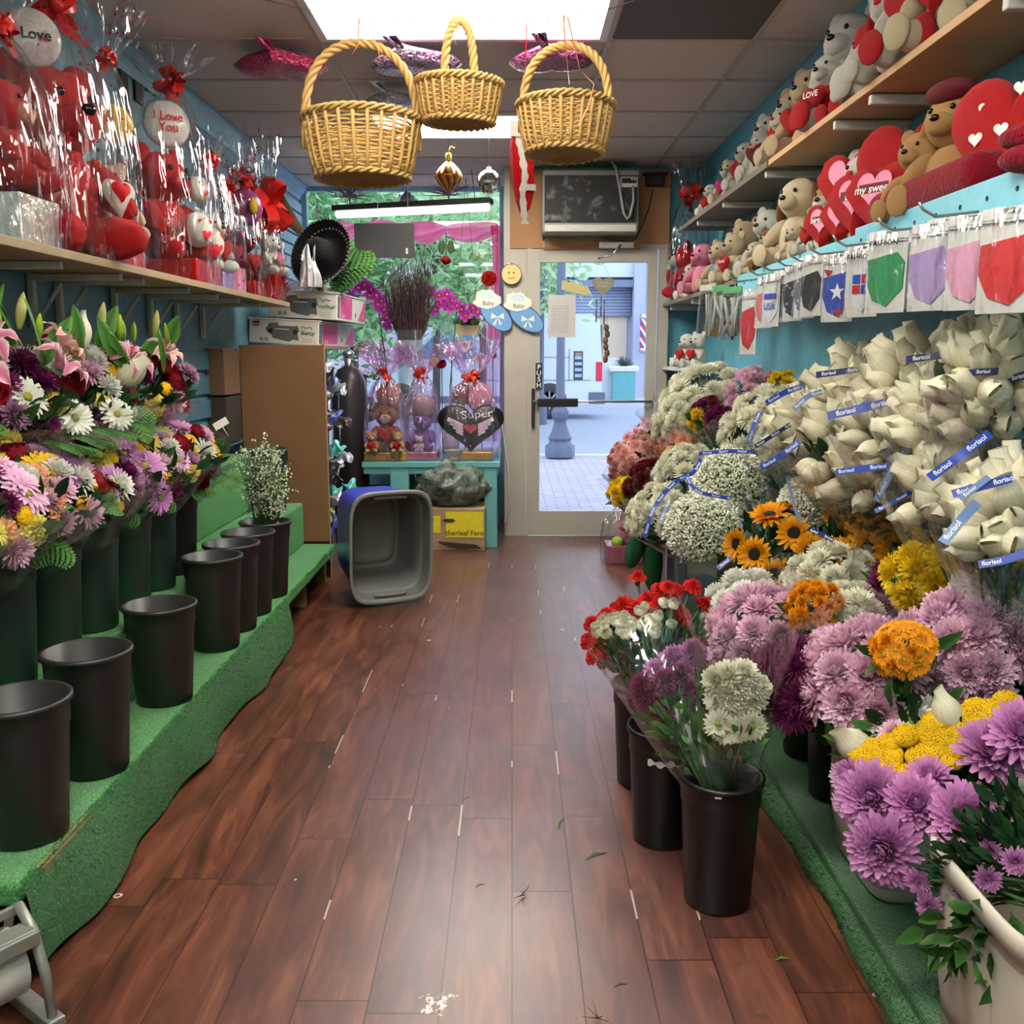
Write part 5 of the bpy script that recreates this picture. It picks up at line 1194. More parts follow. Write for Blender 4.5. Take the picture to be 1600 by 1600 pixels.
# ------------------------------------------------------------------ masks in clear bags, hanging from hooks on the rail
F_bag = film('zip_bag_film', tint=(.97, .97, .97, 1), refl=.09, edge=.5, rough=.12, crink=.9, cscale=20)
M_bagback = mat('white_bag_back', C(228, 226, 220), .45, var=.05); M_hook = mat('galvanised_wire', C(170, 166, 158), .35, metal=.7)
def cloth(n, c): return mat('mask_cloth_' + n, c, .85, var=.1, scale=60)
MASK = [(-.47, .36), (.26, .47), (.46, .28), (.44, -.2), (.06, -.52), (-.30, -.40), (-.48, -.06)]
def mask_bag(u, vtop, X, label, c, w=.115, h=.205, deco=None, head_txt=None, depth=0, ang=-.95):
    p = atX(u, vtop, X); t = thing('mask_bag', label, 'packaged mask', M=T(p) @ rotz(ang) @ RX(rnd.uniform(-.03, .03)), group='packaged cloth masks on the hooks')
    mb = MB(); mb.box((0, .004, -h / 2), (w, .003, h), bev=.001); mb.box((0, -.003, -h * .10), (w, .003, .004)); mb.box((0, -.003, -h * .13), (w, .003, .003)); mb.box((0, -.002, -.006), (.03, .002, .006), mi=1); mb.build('backing', [M_bagback, M_hook], t)
    def fs(a, b): return V(((a - .5) * w, -.004 - (.014 + .006 * math.sin(a * 11 + b * 7)) * math.sin(PI * a) * math.sin(PI * b), -h * b))
    mb = MB(); mb.surf(fs, 10, 12); mb.build('clear_front', F_bag, t)
    mb = MB(); q = [(x * w * 1.0, y * h * .66 - h * .58) for x, y in MASK]
    mb.prism(q, .003, M=T(0, 0.002, 0) @ RX(PI / 2)); o = mb.build('cloth_mask', c, t)
    if deco: mb = MB(); m2 = deco(mb, w, h); mb.build('print', m2, o)
    if head_txt:
        mb = MB(); text(mb, head_txt, T(0, -.0165, -h * .16) @ RX(PI / 2), .02); mb.build('lettering', M_bead, t)
    return t
def d_star(mb, w, h):
    pts = [((.028 if k % 2 == 0 else .011) * math.sin(k * PI / 5), (.028 if k % 2 == 0 else .011) * math.cos(k * PI / 5)) for k in range(10)]
    mb.prism(pts, .001, M=T(.0, -.0025, -h * .56) @ RX(PI / 2), mi=0)
    for s, (x, z) in ((1, (-.036, -.036 - .02)), (1, (.01, -.178))): mb.prism([(-.018, .012), (.016, .006), (.0, -.012)], .001, M=T(x, -.0025, z) @ RX(PI / 2), mi=1)
    return [M_whiteflat, M_redfelt]
def d_flag(mb, w, h):
    for (x, z, i) in ((-.014, -.095, 0), (.016, -.095, 1), (-.014, -.125, 1), (.016, -.125, 0)): mb.box((x, -.003, z), (.026, .001, .026), mi=i)
    return [cloth('blue', C(40, 60, 160)), M_redfelt]
def d_spots(mb, w, h):
    R = random.Random(5)
    for k in range(14): mb.box((R.uniform(-.04, .04), -.003, -h * .56 + R.uniform(-.045, .04)), (.006, .001, .006), mi=R.randrange(2))
    return [M_whiteflat, M_pinkflat]
def d_band(mb, w, h):
    mb.box((0, -.003, -h * .42), (.07, .001, .02)); text(mb, 'USA', T(0, -.0045, -h * .62) @ RX(PI / 2), .035, mi=0, bold=True); return [cloth('blue', C(40, 80, 190))]
bags = [(1172, 452, 'hung lowest at the far end, long, with red and black pieces', cloth('red', C(200, 40, 48)), None, None, .105, .27),
        (1196, 432, 'with a pinkish cloth, next to the long red one', cloth('rosy', C(214, 120, 120)), None, None, .1, .20),
        (1206, 428, 'with a white mask printed in bright blue', cloth('white', C(226, 228, 230)), d_band, None, .1, .20),
        (1222, 420, 'with a dark mask, seen behind the blue-printed one', cloth('dark', C(58, 62, 78)), d_spots, None, .1, .2),
        (1240, 412, 'with a charcoal mask speckled pink and white', cloth('charcoal', C(46, 48, 62)), d_spots, None, .1, .2),
        (1258, 404, 'with a grey patterned mask', cloth('grey', C(120, 122, 132)), d_spots, None, .1, .2),
        (1270, 398, 'seen nearly edge-on, right of the grey patterned one', cloth('black', C(36, 36, 40)), None, None, .1, .2),
        (1313, 396, 'with the blue mask with a white star', cloth('royal', C(44, 74, 180)), d_star, None, .112, .205),
        (1349, 384, 'with the white mask printed in red and blue, partly covered', cloth('white', C(226, 228, 230)), d_flag, 'FASHION', .11, .205),
        (1388, 360, 'with the green mask', cloth('green', C(50, 150, 90)), None, 'FASHION', .118, .215),
        (1458, 348, 'with the lilac mask', cloth('lilac', C(176, 150, 204)), None, None, .112, .205),
        (1482, 340, 'with an orange-red mask, behind the lilac one', cloth('orange', C(222, 84, 50)), None, None, .112, .205),
        (1520, 334, 'with the pale pink mask', cloth('pink', C(232, 164, 192)), None, None, .11, .205),
        (1582, 322, 'with the bright red mask, nearest the viewer', cloth('bright', C(220, 44, 46)), None, None, .125, .21)]
for i, (u, v, d, c, deco, tx, w, h) in enumerate(bags):
    X = 1.0 if i not in (8, 3, 11) else 1.03
    mask_bag(u, v, X, 'packaged cloth mask ' + d, c, w, h, deco, tx, ang=-.95 if u > 1280 else -1.15)
# packs behind, edge-on, in each cluster
for k, (u, v, X) in enumerate(((1262, 404, 1.05), (1276, 398, 1.05), (1284, 396, 1.06), (1330, 392, 1.06), (1365, 376, 1.06), (1405, 364, 1.06), (1420, 362, 1.07), (1475, 346, 1.06), (1498, 340, 1.07), (1545, 332, 1.06))):
    mask_bag(u, v, X, 'packaged cloth mask hanging behind the front row of mask bags, mostly covered', cloth('beh%d' % (k % 4), [C(200, 60, 50), C(60, 60, 70), C(220, 220, 220), C(90, 130, 170)][k % 4]), .11, .205, ang=-1.2)
# hooks
for (u, v) in ((1190, 440), (1225, 425), (1248, 415), (1275, 402), (1300, 392), (1335, 378), (1380, 360), (1462, 338), (1535, 322)):
    p = atX(u, v, RXF - .02); t = MB(); t.tube([(0, 0, 0), (-.11, 0, -.012), (-.14, 0, .004), (-.15, 0, .02)], .0035, 6); t.tube([(0, -.012, 0), (0, .012, 0)], .006, 6)
    tag(t.build('display_hook', M_hook, None, T(RXF - .016, p.y, LZ - .045)), 'bent wire display hook sticking out of the blue rail', 'hook', 'display hooks on the blue rail')
# clear bags of small goods at the far end of the rail, with a yellow and a red item
for k, (u, v, X, lb, m) in enumerate(((1108, 445, 1.06, 'clear hanging bag of small goods, leftmost of three', F_clear), (1128, 446, 1.05, 'clear hanging bag of small goods, middle of three', F_clear), (1146, 448, 1.05, 'clear hanging bag with green header, rightmost of three', F_clear))):
    p = atX(u, v, X); t = thing('hanging_pack', lb, 'hanging pack', M=T(p) @ rotz(-.9)); R = random.Random(k)
    mb = MB(); mb.surf(lambda a, b: V((.055 * (1 + .3 * b) * math.cos(2 * PI * a) * (1 + .12 * math.sin(a * 40 + k)), .03 * (1 + .4 * b) * math.sin(2 * PI * a), -.25 * b)), 40, 8, True); mb.build('clear_bag', m, t)
    mb = MB(); mb.box((0, 0, -.015), (.11, .02, .03)); mb.build('header_card', mat('green_header', C(96, 180, 110), .5) if k != 0 else M_white, t)
    mb = MB()
    for q in range(7): mb.tube([(R.uniform(-.04, .04), R.uniform(-.015, .015), -.05), (R.uniform(-.05, .05), R.uniform(-.02, .02), -.23)], .008, 5)
    mb.build('goods', mat('greyish_goods', C(176, 178, 170), .5, var=.4, scale=30), t)
t = thing('smiley_plush', 'yellow plush ball hanging under the clear packs', 'soft toy', atX(1118, 512, 1.12)); EL('ball', FUR['yellow'], t, (0, 0, 0), (.06, .075, .05), 'body'); mb = MB(); mb.tube([(0, 0, .04), (0, 0, LZ - .026 - t.location.z)], .002, 4); mb.build('cord', M_hook, t)
t = thing('red_felt_heart', 'dark red felt heart hanging under the clear packs', 'heart', M=T(atX(1146, 512, 1.1)) @ rotz(-.9)); mb = MB(); flat_heart(mb, RX(PI / 2), .06, th=.012); mb.build('heart', FUR['dkred'], t); mb = MB(); mb.tube([(0, 0, .03), (0, 0, LZ - .026 - t.matrix_basis.translation.z)], .002, 4); mb.build('cord', M_hook, t)
# ================================================================== HANGING THINGS
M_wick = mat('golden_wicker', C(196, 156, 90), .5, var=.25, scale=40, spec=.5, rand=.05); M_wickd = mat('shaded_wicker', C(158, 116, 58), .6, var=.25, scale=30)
M_wire = mat('thin_dark_wire', C(70, 60, 58), .6); M_oran = mat('orange_ribbon', C(226, 120, 70), .5); M_string = mat('pale_string', C(190, 180, 165), .8)
def basket(label, c, rt, rb, h, hh, hw, rz, tilt, nst=26, rows=15):
    """open woven basket: c is the centre of its base"""
    R = random.Random(int(c[0] * 100) + 7); t = thing('wicker_basket', label, 'basket', M=T(c) @ rotz(rz) @ RX(tilt), group='wicker baskets hanging from the wire')
    def rad(z): return lerp(rb, rt, (z / h) ** .75)
    mb = MB()
    for k in range(nst):
        a = 2 * PI * k / nst; pts = [((rad(h * s) + .005) * math.cos(a), (rad(h * s) + .005) * math.sin(a), h * s) for s in (0, .25, .5, .75, 1)]
        mb.tube(pts, .0055, 6)
    mb.build('stakes', M_wick, t)
    mb = MB()
    for j in range(rows):
        z = h * (j + .6) / (rows + .6); n = nst * 4
        pts = []
        for i in range(n + 1):
            a = 2 * PI * i / n; r = rad(z) + .0045 * math.cos(a * nst / 2 + (j % 2) * PI); pts.append((r * math.cos(a), r * math.sin(a), z + R.uniform(-.0012, .0012)))
        mb.tube(pts, .0036, 5, cap=False)
    mb.build('woven_side', M_wick, t)
    mb = MB()
    for q in range(3):
        pts = []
        for i in range(97):
            a = 2 * PI * i / 96; ph = a * 13 + q * 2 * PI / 3; pts.append(((rt + .004 + .007 * math.cos(ph)) * math.cos(a), (rt + .004 + .007 * math.cos(ph)) * math.sin(a), h + .003 + .007 * math.sin(ph)))
        mb.tube(pts, .005, 5, cap=False)
    for q in range(2):
        pts = []
        for i in range(97):
            a = 2 * PI * i / 96; ph = a * 15 + q * PI; pts.append(((rb + .005 + .005 * math.cos(ph)) * math.cos(a), (rb + .005 + .005 * math.cos(ph)) * math.sin(a), .002 + .005 * math.sin(ph)))
        mb.tube(pts, .005, 5, cap=False)
    mb.build('braided_rim', M_wick, t)
    mb = MB(); pts = []
    for i in range(900):
        a = i * .2; r = .012 + (rb - .012) * i / 900; pts.append((r * math.cos(a), r * math.sin(a), .004 + .004 * math.cos(a * 8 + (int(a / (2 * PI)) % 2) * PI)))
    mb.tube(pts, .0046, 5)
    for k in range(10): a = 2 * PI * k / 10; mb.tube([(0, 0, .002), (rb * math.cos(a), rb * math.sin(a), .002)], .004, 5)
    mb.lathe([(0, .009), (rb * .97, .009)], 24); mb.build('woven_base', M_wickd, t)
    mb = MB()
    for q in range(3):
        pts = []
        for i in range(65):
            s = i / 64; an = PI * s; x = hw * math.cos(an) * (1 + .04 * math.sin(an)); z = h * .5 + (hh + h * .5) * math.sin(an) ** .62; ph = s * 42 + q * 2 * PI / 3
            n = V((math.cos(an), 0, math.sin(an))); p = V((x, 0, z)) + n * .007 * math.cos(ph) + V((0, .007 * math.sin(ph), 0)); pts.append(p)
        mb.tube(pts, .0066, 6)
    mb.build('twisted_handle', M_wick, t)
    return t
BY = 2.80
def bpos(u, v): return atY(u, v, BY)
b1 = bpos(567, 262); basket('largest hanging wicker basket with a tall arched handle, left of the three', (b1.x, BY, b1.z - .03), .158, .125, .155, .205, .156, .12, 0, 26, 15)
b2 = bpos(717, 185); basket('smallest hanging wicker basket with a narrow handle, middle of the three', (b2.x, BY, b2.z - .012), .113, .092, .10, .165, .046, .5, .05, 26, 17)
b3 = bpos(883, 228); basket('hanging wicker basket with orange ribbon, right of the three', (b3.x, BY, b3.z - .022), .130, .102, .125, .165, .122, -.15, -.03, 28, 20)
# the wire and ribbons
pw = [V((XL, BY, 2.52)), bpos(480, 14), bpos(563, 32), bpos(700, 36), bpos(823, 30), bpos(880, 26), bpos(960, 12), V((.75, BY, 2.45)), V((XR, BY, 2.60))]
mb = MB(); mb.tube(pw, .0014, 5); wire = tag(mb.build('hanging_wire', M_wire), 'thin dark wire stretched across the shop carrying the baskets', 'wire')
def ribbon(pts, w=.006):
    mb = MB(); vs = []
    for i, p in enumerate(pts): a = i * .6; d = V((math.cos(a), math.sin(a), 0)) * w * .5; vs += [V(p) - d, V(p) + d]
    mb.add(vs, [(2 * i, 2 * i + 1, 2 * i + 3, 2 * i + 2) for i in range(len(pts) - 1)]); return mb
for nm, pix, lb in (('orange_ribbon', [(563, 32), (562, 60), (563, 75), (553, 92)], 'orange ribbon tying the largest basket to the wire'), ('orange_ribbon', [(568, 45), (585, 60), (594, 85), (598, 112)], 'curled orange ribbon end at the largest basket handle'), ('orange_ribbon', [(713, 28), (716, 45), (712, 62), (714, 77)], 'orange ribbon at the handle of the smallest basket'),
                    ('orange_ribbon', [(880, 26), (882, 68), (886, 110), (884, 158)], 'orange ribbon hanging inside the right basket handle'), ('orange_ribbon', [(886, 30), (895, 70), (905, 115), (920, 158), (912, 190), (897, 220)], 'long orange ribbon curling over the right basket')):
    tag(ribbon([bpos(u, v) + V((0, -.02 - .03 * k / 5 - (.13 if v > 150 else 0), 0)) for k, (u, v) in enumerate(pix)]).build(nm, M_oran), lb, 'ribbon')
mb = ribbon([bpos(823, 30), bpos(822, 70), bpos(820, 120), bpos(818, 180)], .004); tag(mb.build('red_ribbon', M_ribbon), 'thin red ribbon holding the red velvet stocking', 'ribbon')
# red stocking with lace
st = atY(816, 270, 3.2); t = thing('red_stocking', 'red velvet stocking-shaped pouch trimmed with white lace, hanging beside the right basket', 'stocking', M=T(st) @ rotz(.3))
k = 3.2 / FPX
prof = [(-14, 62), (2, 64), (12, 40), (16, 10), (17, -25), (10, -52), (0, -62), (-8, -40), (-16, -5), (-18, 35)]
mb = MB(); mb.prism([(x * k, y * k) for x, y in prof], .03, M=T(0, .015, 0) @ RX(PI / 2), smooth=False); mb.build('pouch', FUR['red'], t)
mb = MB(); R = random.Random(4); L_ = [(-12, 58), (-6, 38), (-2, 18), (2, -5), (-2, -30), (0, -60), (2, -75)]
vs = []
for i in range(49):
    s = i / 48 * 6; q = min(int(s), 5); f = s - q; x, y = lerp(L_[q][0], L_[q + 1][0], f), lerp(L_[q][1], L_[q + 1][1], f); w = 5 + .9 * math.sin(i * 1.1)
    vs += [V(((x - w) * k, -.018 - .003 * math.sin(i * .6), y * k)), V(((x + w) * k, -.018 + .003 * math.sin(i * .6), y * k))]
mb.add(vs, [(2 * i, 2 * i + 1, 2 * i + 3, 2 * i + 2) for i in range(48)])
mb.box((-14 * k, -.02, 60 * k), (14 * k, .006, 22 * k)); mb.box((10 * k, -.02, -22 * k), (16 * k, .006, 9 * k))
mb.build('lace_trim', mat('white_lace', C(226, 220, 210), .9, var=.2, scale=120), t)
# foil balloons flat against the ceiling
def bal_mat(name, a, b):
    m, nt, out = newmat(name); tc = N(nt, 'TexCoord'); nz = N(nt, 'TexNoise', Scale=7.0, Detail=5.0, Distortion=2.0); L(nt, tc, 'Object', nz, 'Vector')
    r = N(nt, 'ValToRGB'); L(nt, nz, 'Fac', r, 0); r.color_ramp.elements[0].position = .4; r.color_ramp.elements[0].color = a; r.color_ramp.elements[1].position = .62; r.color_ramp.elements[1].color = b
    p = N(nt, 'BsdfPrincipled', Roughness=.25, Metallic=.35); L(nt, r, 0, p, 'Base Color'); bb = N(nt, 'Bump', Strength=.8, Distance=.05); L(nt, nz, 'Fac', bb, 'Height'); L(nt, bb, 'Normal', p, 'Normal'); L(nt, p, 0, out, 0); return m
for (u, v, ln, m, lb) in ((436, 100, .44, bal_mat('crimson_foil', C(150, 20, 70), C(206, 60, 100)), 'crimson foil balloon resting against the ceiling at the left'), (645, 96, .44, bal_mat('plum_foil', C(92, 40, 84), C(190, 160, 186)), 'plum foil balloon against the ceiling behind the smallest basket'), (860, 92, .40, bal_mat('magenta_foil', C(120, 26, 80), C(176, 80, 130)), 'magenta foil balloon against the ceiling behind the right basket'), (615, 157, .34, bal_mat('clear_silver_foil', C(150, 140, 146), C(206, 200, 204)), 'pale silver foil balloon against the ceiling, farthest back')):
    p = atZ(u, v, ZC - .075); t = thing('foil_balloon', lb, 'balloon', M=T(p) @ rotz(PI / 2 + rnd.uniform(-.2, .2)) @ RY(PI / 2))
    mb = MB(); puffy_heart(mb, .34); mb.build('envelope', m, t, S(ln * .5))
    mb = MB(); mb.add([(0, -.012, -.1), (0, .012, -.1), (.0, .035, -.34), (0, -.03, -.34), (.02, 0, -.25)], [(0, 1, 2, 3)], 0, rotz(0)); mb.tube([(0, 0, -ln * .5), (.01, .01, -ln * .5 - .16)], [.012, .004], 6); mb.build('tail', m, t)
# ornament and mirror ball near the window
p = atY(701, 272, 5.6); t = thing('glass_ornament', 'gold and red swirled onion-shaped ornament hanging by the window', 'ornament', p); k = 5.6 / FPX / .98
mb = MB(); mb.surf(lambda a, b: (lambda r, z: V((r * k * math.cos(2 * PI * a), r * k * math.sin(2 * PI * a), z * k)))(20 * math.sin(PI * min(1, b ** .8)) ** .8 * (1 if b > .5 else (b * 2) ** .35) * (1 + .05 * math.cos(2 * PI * a * 10)), -26 + 46 * b), 60, 20, True)
def swirl():
    m, nt, out = newmat('gold_red_swirl'); tc = N(nt, 'TexCoord'); sx = N(nt, 'SeparateXYZ'); L(nt, tc, 'Object', sx, 0)
    at = mth(nt, 'ARCTAN2', (sx, 1), (sx, 0)); w = mth(nt, 'SINE', mth(nt, 'ADD', mth(nt, 'MULTIPLY', at, 10.0), mth(nt, 'MULTIPLY', (sx, 2), 40.0)))
    c = mixc(nt, mth(nt, 'MULTIPLY_ADD', w, .5, .5), C(200, 150, 70), C(130, 40, 30)); p = N(nt, 'BsdfPrincipled', Roughness=.25, Metallic=.6); nt.links.new(c[0].outputs[c[1]], p.inputs['Base Color']); L(nt, p, 0, out, 0); return m
mb.build('bulb', swirl(), t)
mb = MB(); mb.lathe([(.0, 30 * k), (4 * k, 29 * k), (5 * k, 24 * k), (4 * k, 18 * k)], 12); mb.tube([(0, 0, 29 * k), (4 * k, 0, 38 * k), (9 * k, 0, 36 * k)], .006, 5); mb.build('gold_cap', foil('gold_cap', C(206, 170, 60)), t)
mb = MB(); mb.tube([(0, 0, 30 * k), (0, 0, ZC - p.z - .004)], .0015, 4); mb.build('string', M_wire, t)
p = atY(764, 284, 5.6); r = 17.5 * k; t = thing('mirror_ball', 'small silver mirror ball hanging beside the window post', 'mirror ball', p)
mb = MB()
for j in range(14):
    t0, t1 = -PI / 2 + PI * j / 14, -PI / 2 + PI * (j + .92) / 14; n = max(4, int(30 * math.cos((t0 + t1) / 2)))
    for i in range(n):
        a0, a1 = 2 * PI * i / n, 2 * PI * (i + .92) / n
        mb.add([V((math.cos(tt) * math.cos(a), math.cos(tt) * math.sin(a), math.sin(tt))) * r for tt, a in ((t0, a0), (t0, a1), (t1, a1), (t1, a0))], [(0, 1, 2, 3)], 0, None, False)
mb.ball((0, 0, 0), r * .98, 20, 12, mi=1); mb.build('mirror_tiles', [mat('mirror_tile', C(225, 228, 230), .08, metal=1, var=.02), M_dark], t)
mb = MB(); mb.tube([(0, 0, r), (0, 0, ZC - p.z - .004)], .0015, 4); mb.lathe([(.0, r + .014), (.012, r + .012), (.014, r - .004)], 10); mb.build('cord', M_string, t)
# ------------------------------------------------------------------ over the door
def fy(u, v, y=YD - .06): return atY(u, v, y)
a, b = fy(797, 262), fy(848, 388); mb = MB(); mb.box(((a.x + b.x) / 2, YD - .058, (a.z + b.z) / 2 - .01), (b.x - a.x, .008, a.z - b.z - .02))
tag(mb.build('cardboard_sheet', M_card), 'brown corrugated cardboard sheet left of the air conditioner', 'cardboard')
a, b = fy(998, 262), fy(1045, 382); mb = MB(); mb.box(((a.x + b.x) / 2, YD - .058, (a.z + b.z) / 2 - .01), (b.x - a.x, .008, a.z - b.z - .02))
tag(mb.build('cardboard_sheet', M_card), 'brown cardboard sheet right of the air conditioner', 'cardboard')
a, b = fy(851, 364), fy(1000, 390); mb = MB(); mb.box(((a.x + b.x) / 2, YD - .06, (a.z + b.z) / 2), (b.x - a.x, .012, a.z - b.z))
tag(mb.build('cardboard_strip', M_card), 'brown cardboard strip between air conditioner and door', 'cardboard')
yA = YD - .30
a, b = atY(848, 264, yA), atY(998, 364, yA); ac = thing('air_conditioner', 'grey window air conditioner with dusty dark grille above the door', 'air conditioner', ((a.x + b.x) / 2, YD - .06, b.z)); w, h = b.x - a.x, a.z - b.z
mb = MB(); mb.box((0, -.11, h / 2), (w, .22, h), bev=.01); mb.build('case', mat('grey_ac_case', C(140, 138, 130), .5), ac)
def grille_mat():
    m, nt, out = newmat('dusty_grille'); tc = N(nt, 'TexCoord'); nz = N(nt, 'TexNoise', Scale=14.0, Detail=6.0); L(nt, tc, 'Object', nz, 'Vector')
    r = N(nt, 'ValToRGB'); L(nt, nz, 'Fac', r, 0); r.color_ramp.elements[0].position = .55; r.color_ramp.elements[0].color = C(52, 52, 50); r.color_ramp.elements[1].position = .78; r.color_ramp.elements[1].color = C(150, 150, 146)
    p = N(nt, 'BsdfPrincipled', Roughness=.7); L(nt, r, 0, p, 'Base Color'); L(nt, p, 0, out, 0); return m
mb = MB(); mb.box((0, -.222, h * .54), (w * .96, .008, h * .74))
for k in range(46): mb.box((-w * .45 + w * .9 * k / 45, -.229, h * .46), (.004, .008, h * .56))
for k in range(5): mb.box((0, -.229, h * (.78 + .025 * k)), (w * .92, .006, .006))
mb.build('grille', grille_mat(), ac)
mb = MB(); mb.box((0, -.226, h * .08), (w * .95, .016, h * .11), bev=.003); mb.build('lower_panel', mat('pale_ac_panel', C(196, 192, 180), .5), ac)
mb = MB(); mb.box((w * .39, -.231, h * .80), (w * .18, .012, h * .16), bev=.002, mi=0); mb.box((w * .39, -.238, h * .82), (w * .15, .004, h * .08), mi=1)
for q in range(2): mb.box((w * (.42 + .03 * q), -.241, h * .84), (.012, .003, .01), mi=2)
mb.build('control_panel', [mat('pale_ac_panel', C(196, 192, 180), .5), M_dark, M_white], ac)
mb = MB(); pts = [atY(u, v, yA + .02 - .03) - ac.location for u, v in ((955, 252), (962, 262), (968, 290), (972, 318), (975, 334), (980, 342), (985, 336), (990, 312), (989, 290))]
mb.tube(pts, .0095, 7); mb.build('power_cord', mat('grey_cord', C(160, 158, 150), .5), ac)
p = fy(1022, 284); t = thing('wall_transformer', 'black plug adapter with dangling wires on the cardboard right of the air conditioner', 'adapter', (p.x, YD - .062, p.z))
mb = MB(); mb.box((0, -.04, 0), (.13, .07, .075), bev=.008); mb.box((0, -.04, .045), (.17, .075, .02), bev=.006); mb.build('housing', M_dark, t)
mb = MB(); q = [fy(u, v, YD - .08) - t.location for u, v in ((1020, 296), (1014, 325), (1004, 350), (994, 372), (985, 378), (950, 374), (925, 360), (915, 352))]; mb.tube(q, .0035, 5); mb.build('cable', M_dark, t)
t = thing('door_closer', 'grey metal door closer above the door', 'door closer', fy(962, 384)); mb = MB(); mb.box((0, -.03, 0), (.25, .05, .045), bev=.004); mb.build('body', M_steel, t)
mb = MB(); mb.tube([(.03, -.06, 0), (-.03, -.09, -.07)], .008, 6); mb.tube([(-.03, -.09, -.07), (-.13, -.05, -.095)], .008, 6); mb.build('arm', M_steel, t)
# things stuck on or hung at the door glass
yG = YD - .062
a, b = atY(857, 461, yG), atY(899, 527, yG); mb = MB(); mb.box((0, 0, 0), (b.x - a.x, .002, a.z - b.z))
for i in range(11):
    for j in range(3): mb.box((-.06 + .045 * j, -.002, .07 - .018 * i), (.04, .001, .012), mi=1)
tag(mb.build('paper_notice', [mat('back_of_paper', C(206, 200, 194), .8, var=.03), mat('faint_table_print', C(190, 186, 182), .8)], None, T((a.x + b.x) / 2, yG, (a.z + b.z) / 2)), 'white paper notice with a faint printed table taped on the door glass', 'notice')
p = atY(842, 588, yG); t = thing('push_sign', 'black vertical door sticker reading PUSH in white', 'sign', p); mb = MB(); mb.box((0, 0, 0), (.048, .003, .195)); mb.build('plate', M_dark, t)
mb = MB()
for i, ch in enumerate('PUSH'): text(mb, ch, T(0, -.003, .066 - .044 * i) @ RX(PI / 2), .05, bold=True)
mb.build('lettering', M_whiteflat, t)
p = atY(899, 451, yG); mb = MB(); mb.prism([(-.10, .06), (-.06, .055), (.095, .01), (.097, -.055), (-.06, -.015), (-.10, -.005)], .002, M=RX(PI / 2)); mb.box((-.05, -.003, .05), (.02, .001, .012), mi=1)
tag(mb.build('torn_sticker', [mat('yellowed_sticker', C(206, 190, 130), .7), mat('brown_tape', C(120, 100, 70), .7)], None, T(p)), 'yellowed torn sticker on the door glass', 'sticker')
p = atY(942, 446, yG - .05); t = thing('heart_wind_chime', 'grey wooden heart wind chime hanging on the door', 'wind chime', p)
mb = MB(); flat_heart(mb, RX(PI / 2), .082, th=.012); o = mb.build('wooden_heart', mat('grey_wood', C(150, 142, 122), .8, var=.2, scale=30), t)
mb = MB(); text(mb, 'welcome', T(0, -.0135, .02) @ RX(PI / 2), .026); text(mb, 'friends', T(0, -.0135, -.005) @ RX(PI / 2), .026); mb.build('lettering', mat('pale_print', C(200, 195, 180), .8), o)
mb = MB(); top = atY(937, 402, yG - .05) - p
for s in (-1, 1): mb.tube([(s * .05, -.006, .06), top], .0015, 4)
mb.build('cord', M_string, t)
for x, l0, l1 in ((-.045, -.10, -.26), (-.012, -.08, -.22), (.012, -.10, -.28)):
    mb = MB(); mb.tube([(x, -.006, -.05), (x, -.006, l0)], .001, 3); mb.tube([(x, -.006, l0), (x, -.006, l1)], .005, 8); mb.build('chime_tube', mat('dull_metal', C(96, 100, 112), .4, metal=.6), t)
mb = MB(); mb.tube([(.03, -.006, -.05), (.035, -.006, -.42)], .001, 3)
for q in range(6): mb.ball((.03 + .008 * math.sin(q * 2), -.006, -.30 - .045 * q), (.02, .014, .028), 8, 5)
mb.build('hanging_tail', mat('brown_leather', C(110, 84, 58), .7), t)
# baby bootees cut-out sign
yS = YD - .075; c = atY(798, 470, yS); k = yS / FPX / .99; t = thing('baby_bootees_sign', 'cut-out sign of a smiling baby face over two pale blue bootees on the post', 'sign', c)
def pz(pts, th, y, m, name, parent=t):
    mb = MB(); mb.prism([(x * k, z * k) for x, z in pts], th, M=T(0, y, 0) @ RX(PI / 2)); return mb.build(name, m, parent)
def ell(cx, cz, rx, rz, rot=0, n=28): return [(cx + rx * math.cos(2 * PI * i / n) * math.cos(rot) - rz * math.sin(2 * PI * i / n) * math.sin(rot), cz + rx * math.cos(2 * PI * i / n) * math.sin(rot) + rz * math.sin(2 * PI * i / n) * math.cos(rot)) for i in range(n)]
M_bblue = mat('baby_blue_card', C(112, 164, 214), .6, var=.05); M_bblue2 = mat('pale_blue_card', C(206, 222, 232), .6, var=.04); M_cream = mat('cream_card', C(236, 232, 214), .6, var=.03); M_face = mat('peach_card', C(240, 200, 130), .6, var=.03); M_ink = mat('ink_outline', C(58, 70, 96), .7)
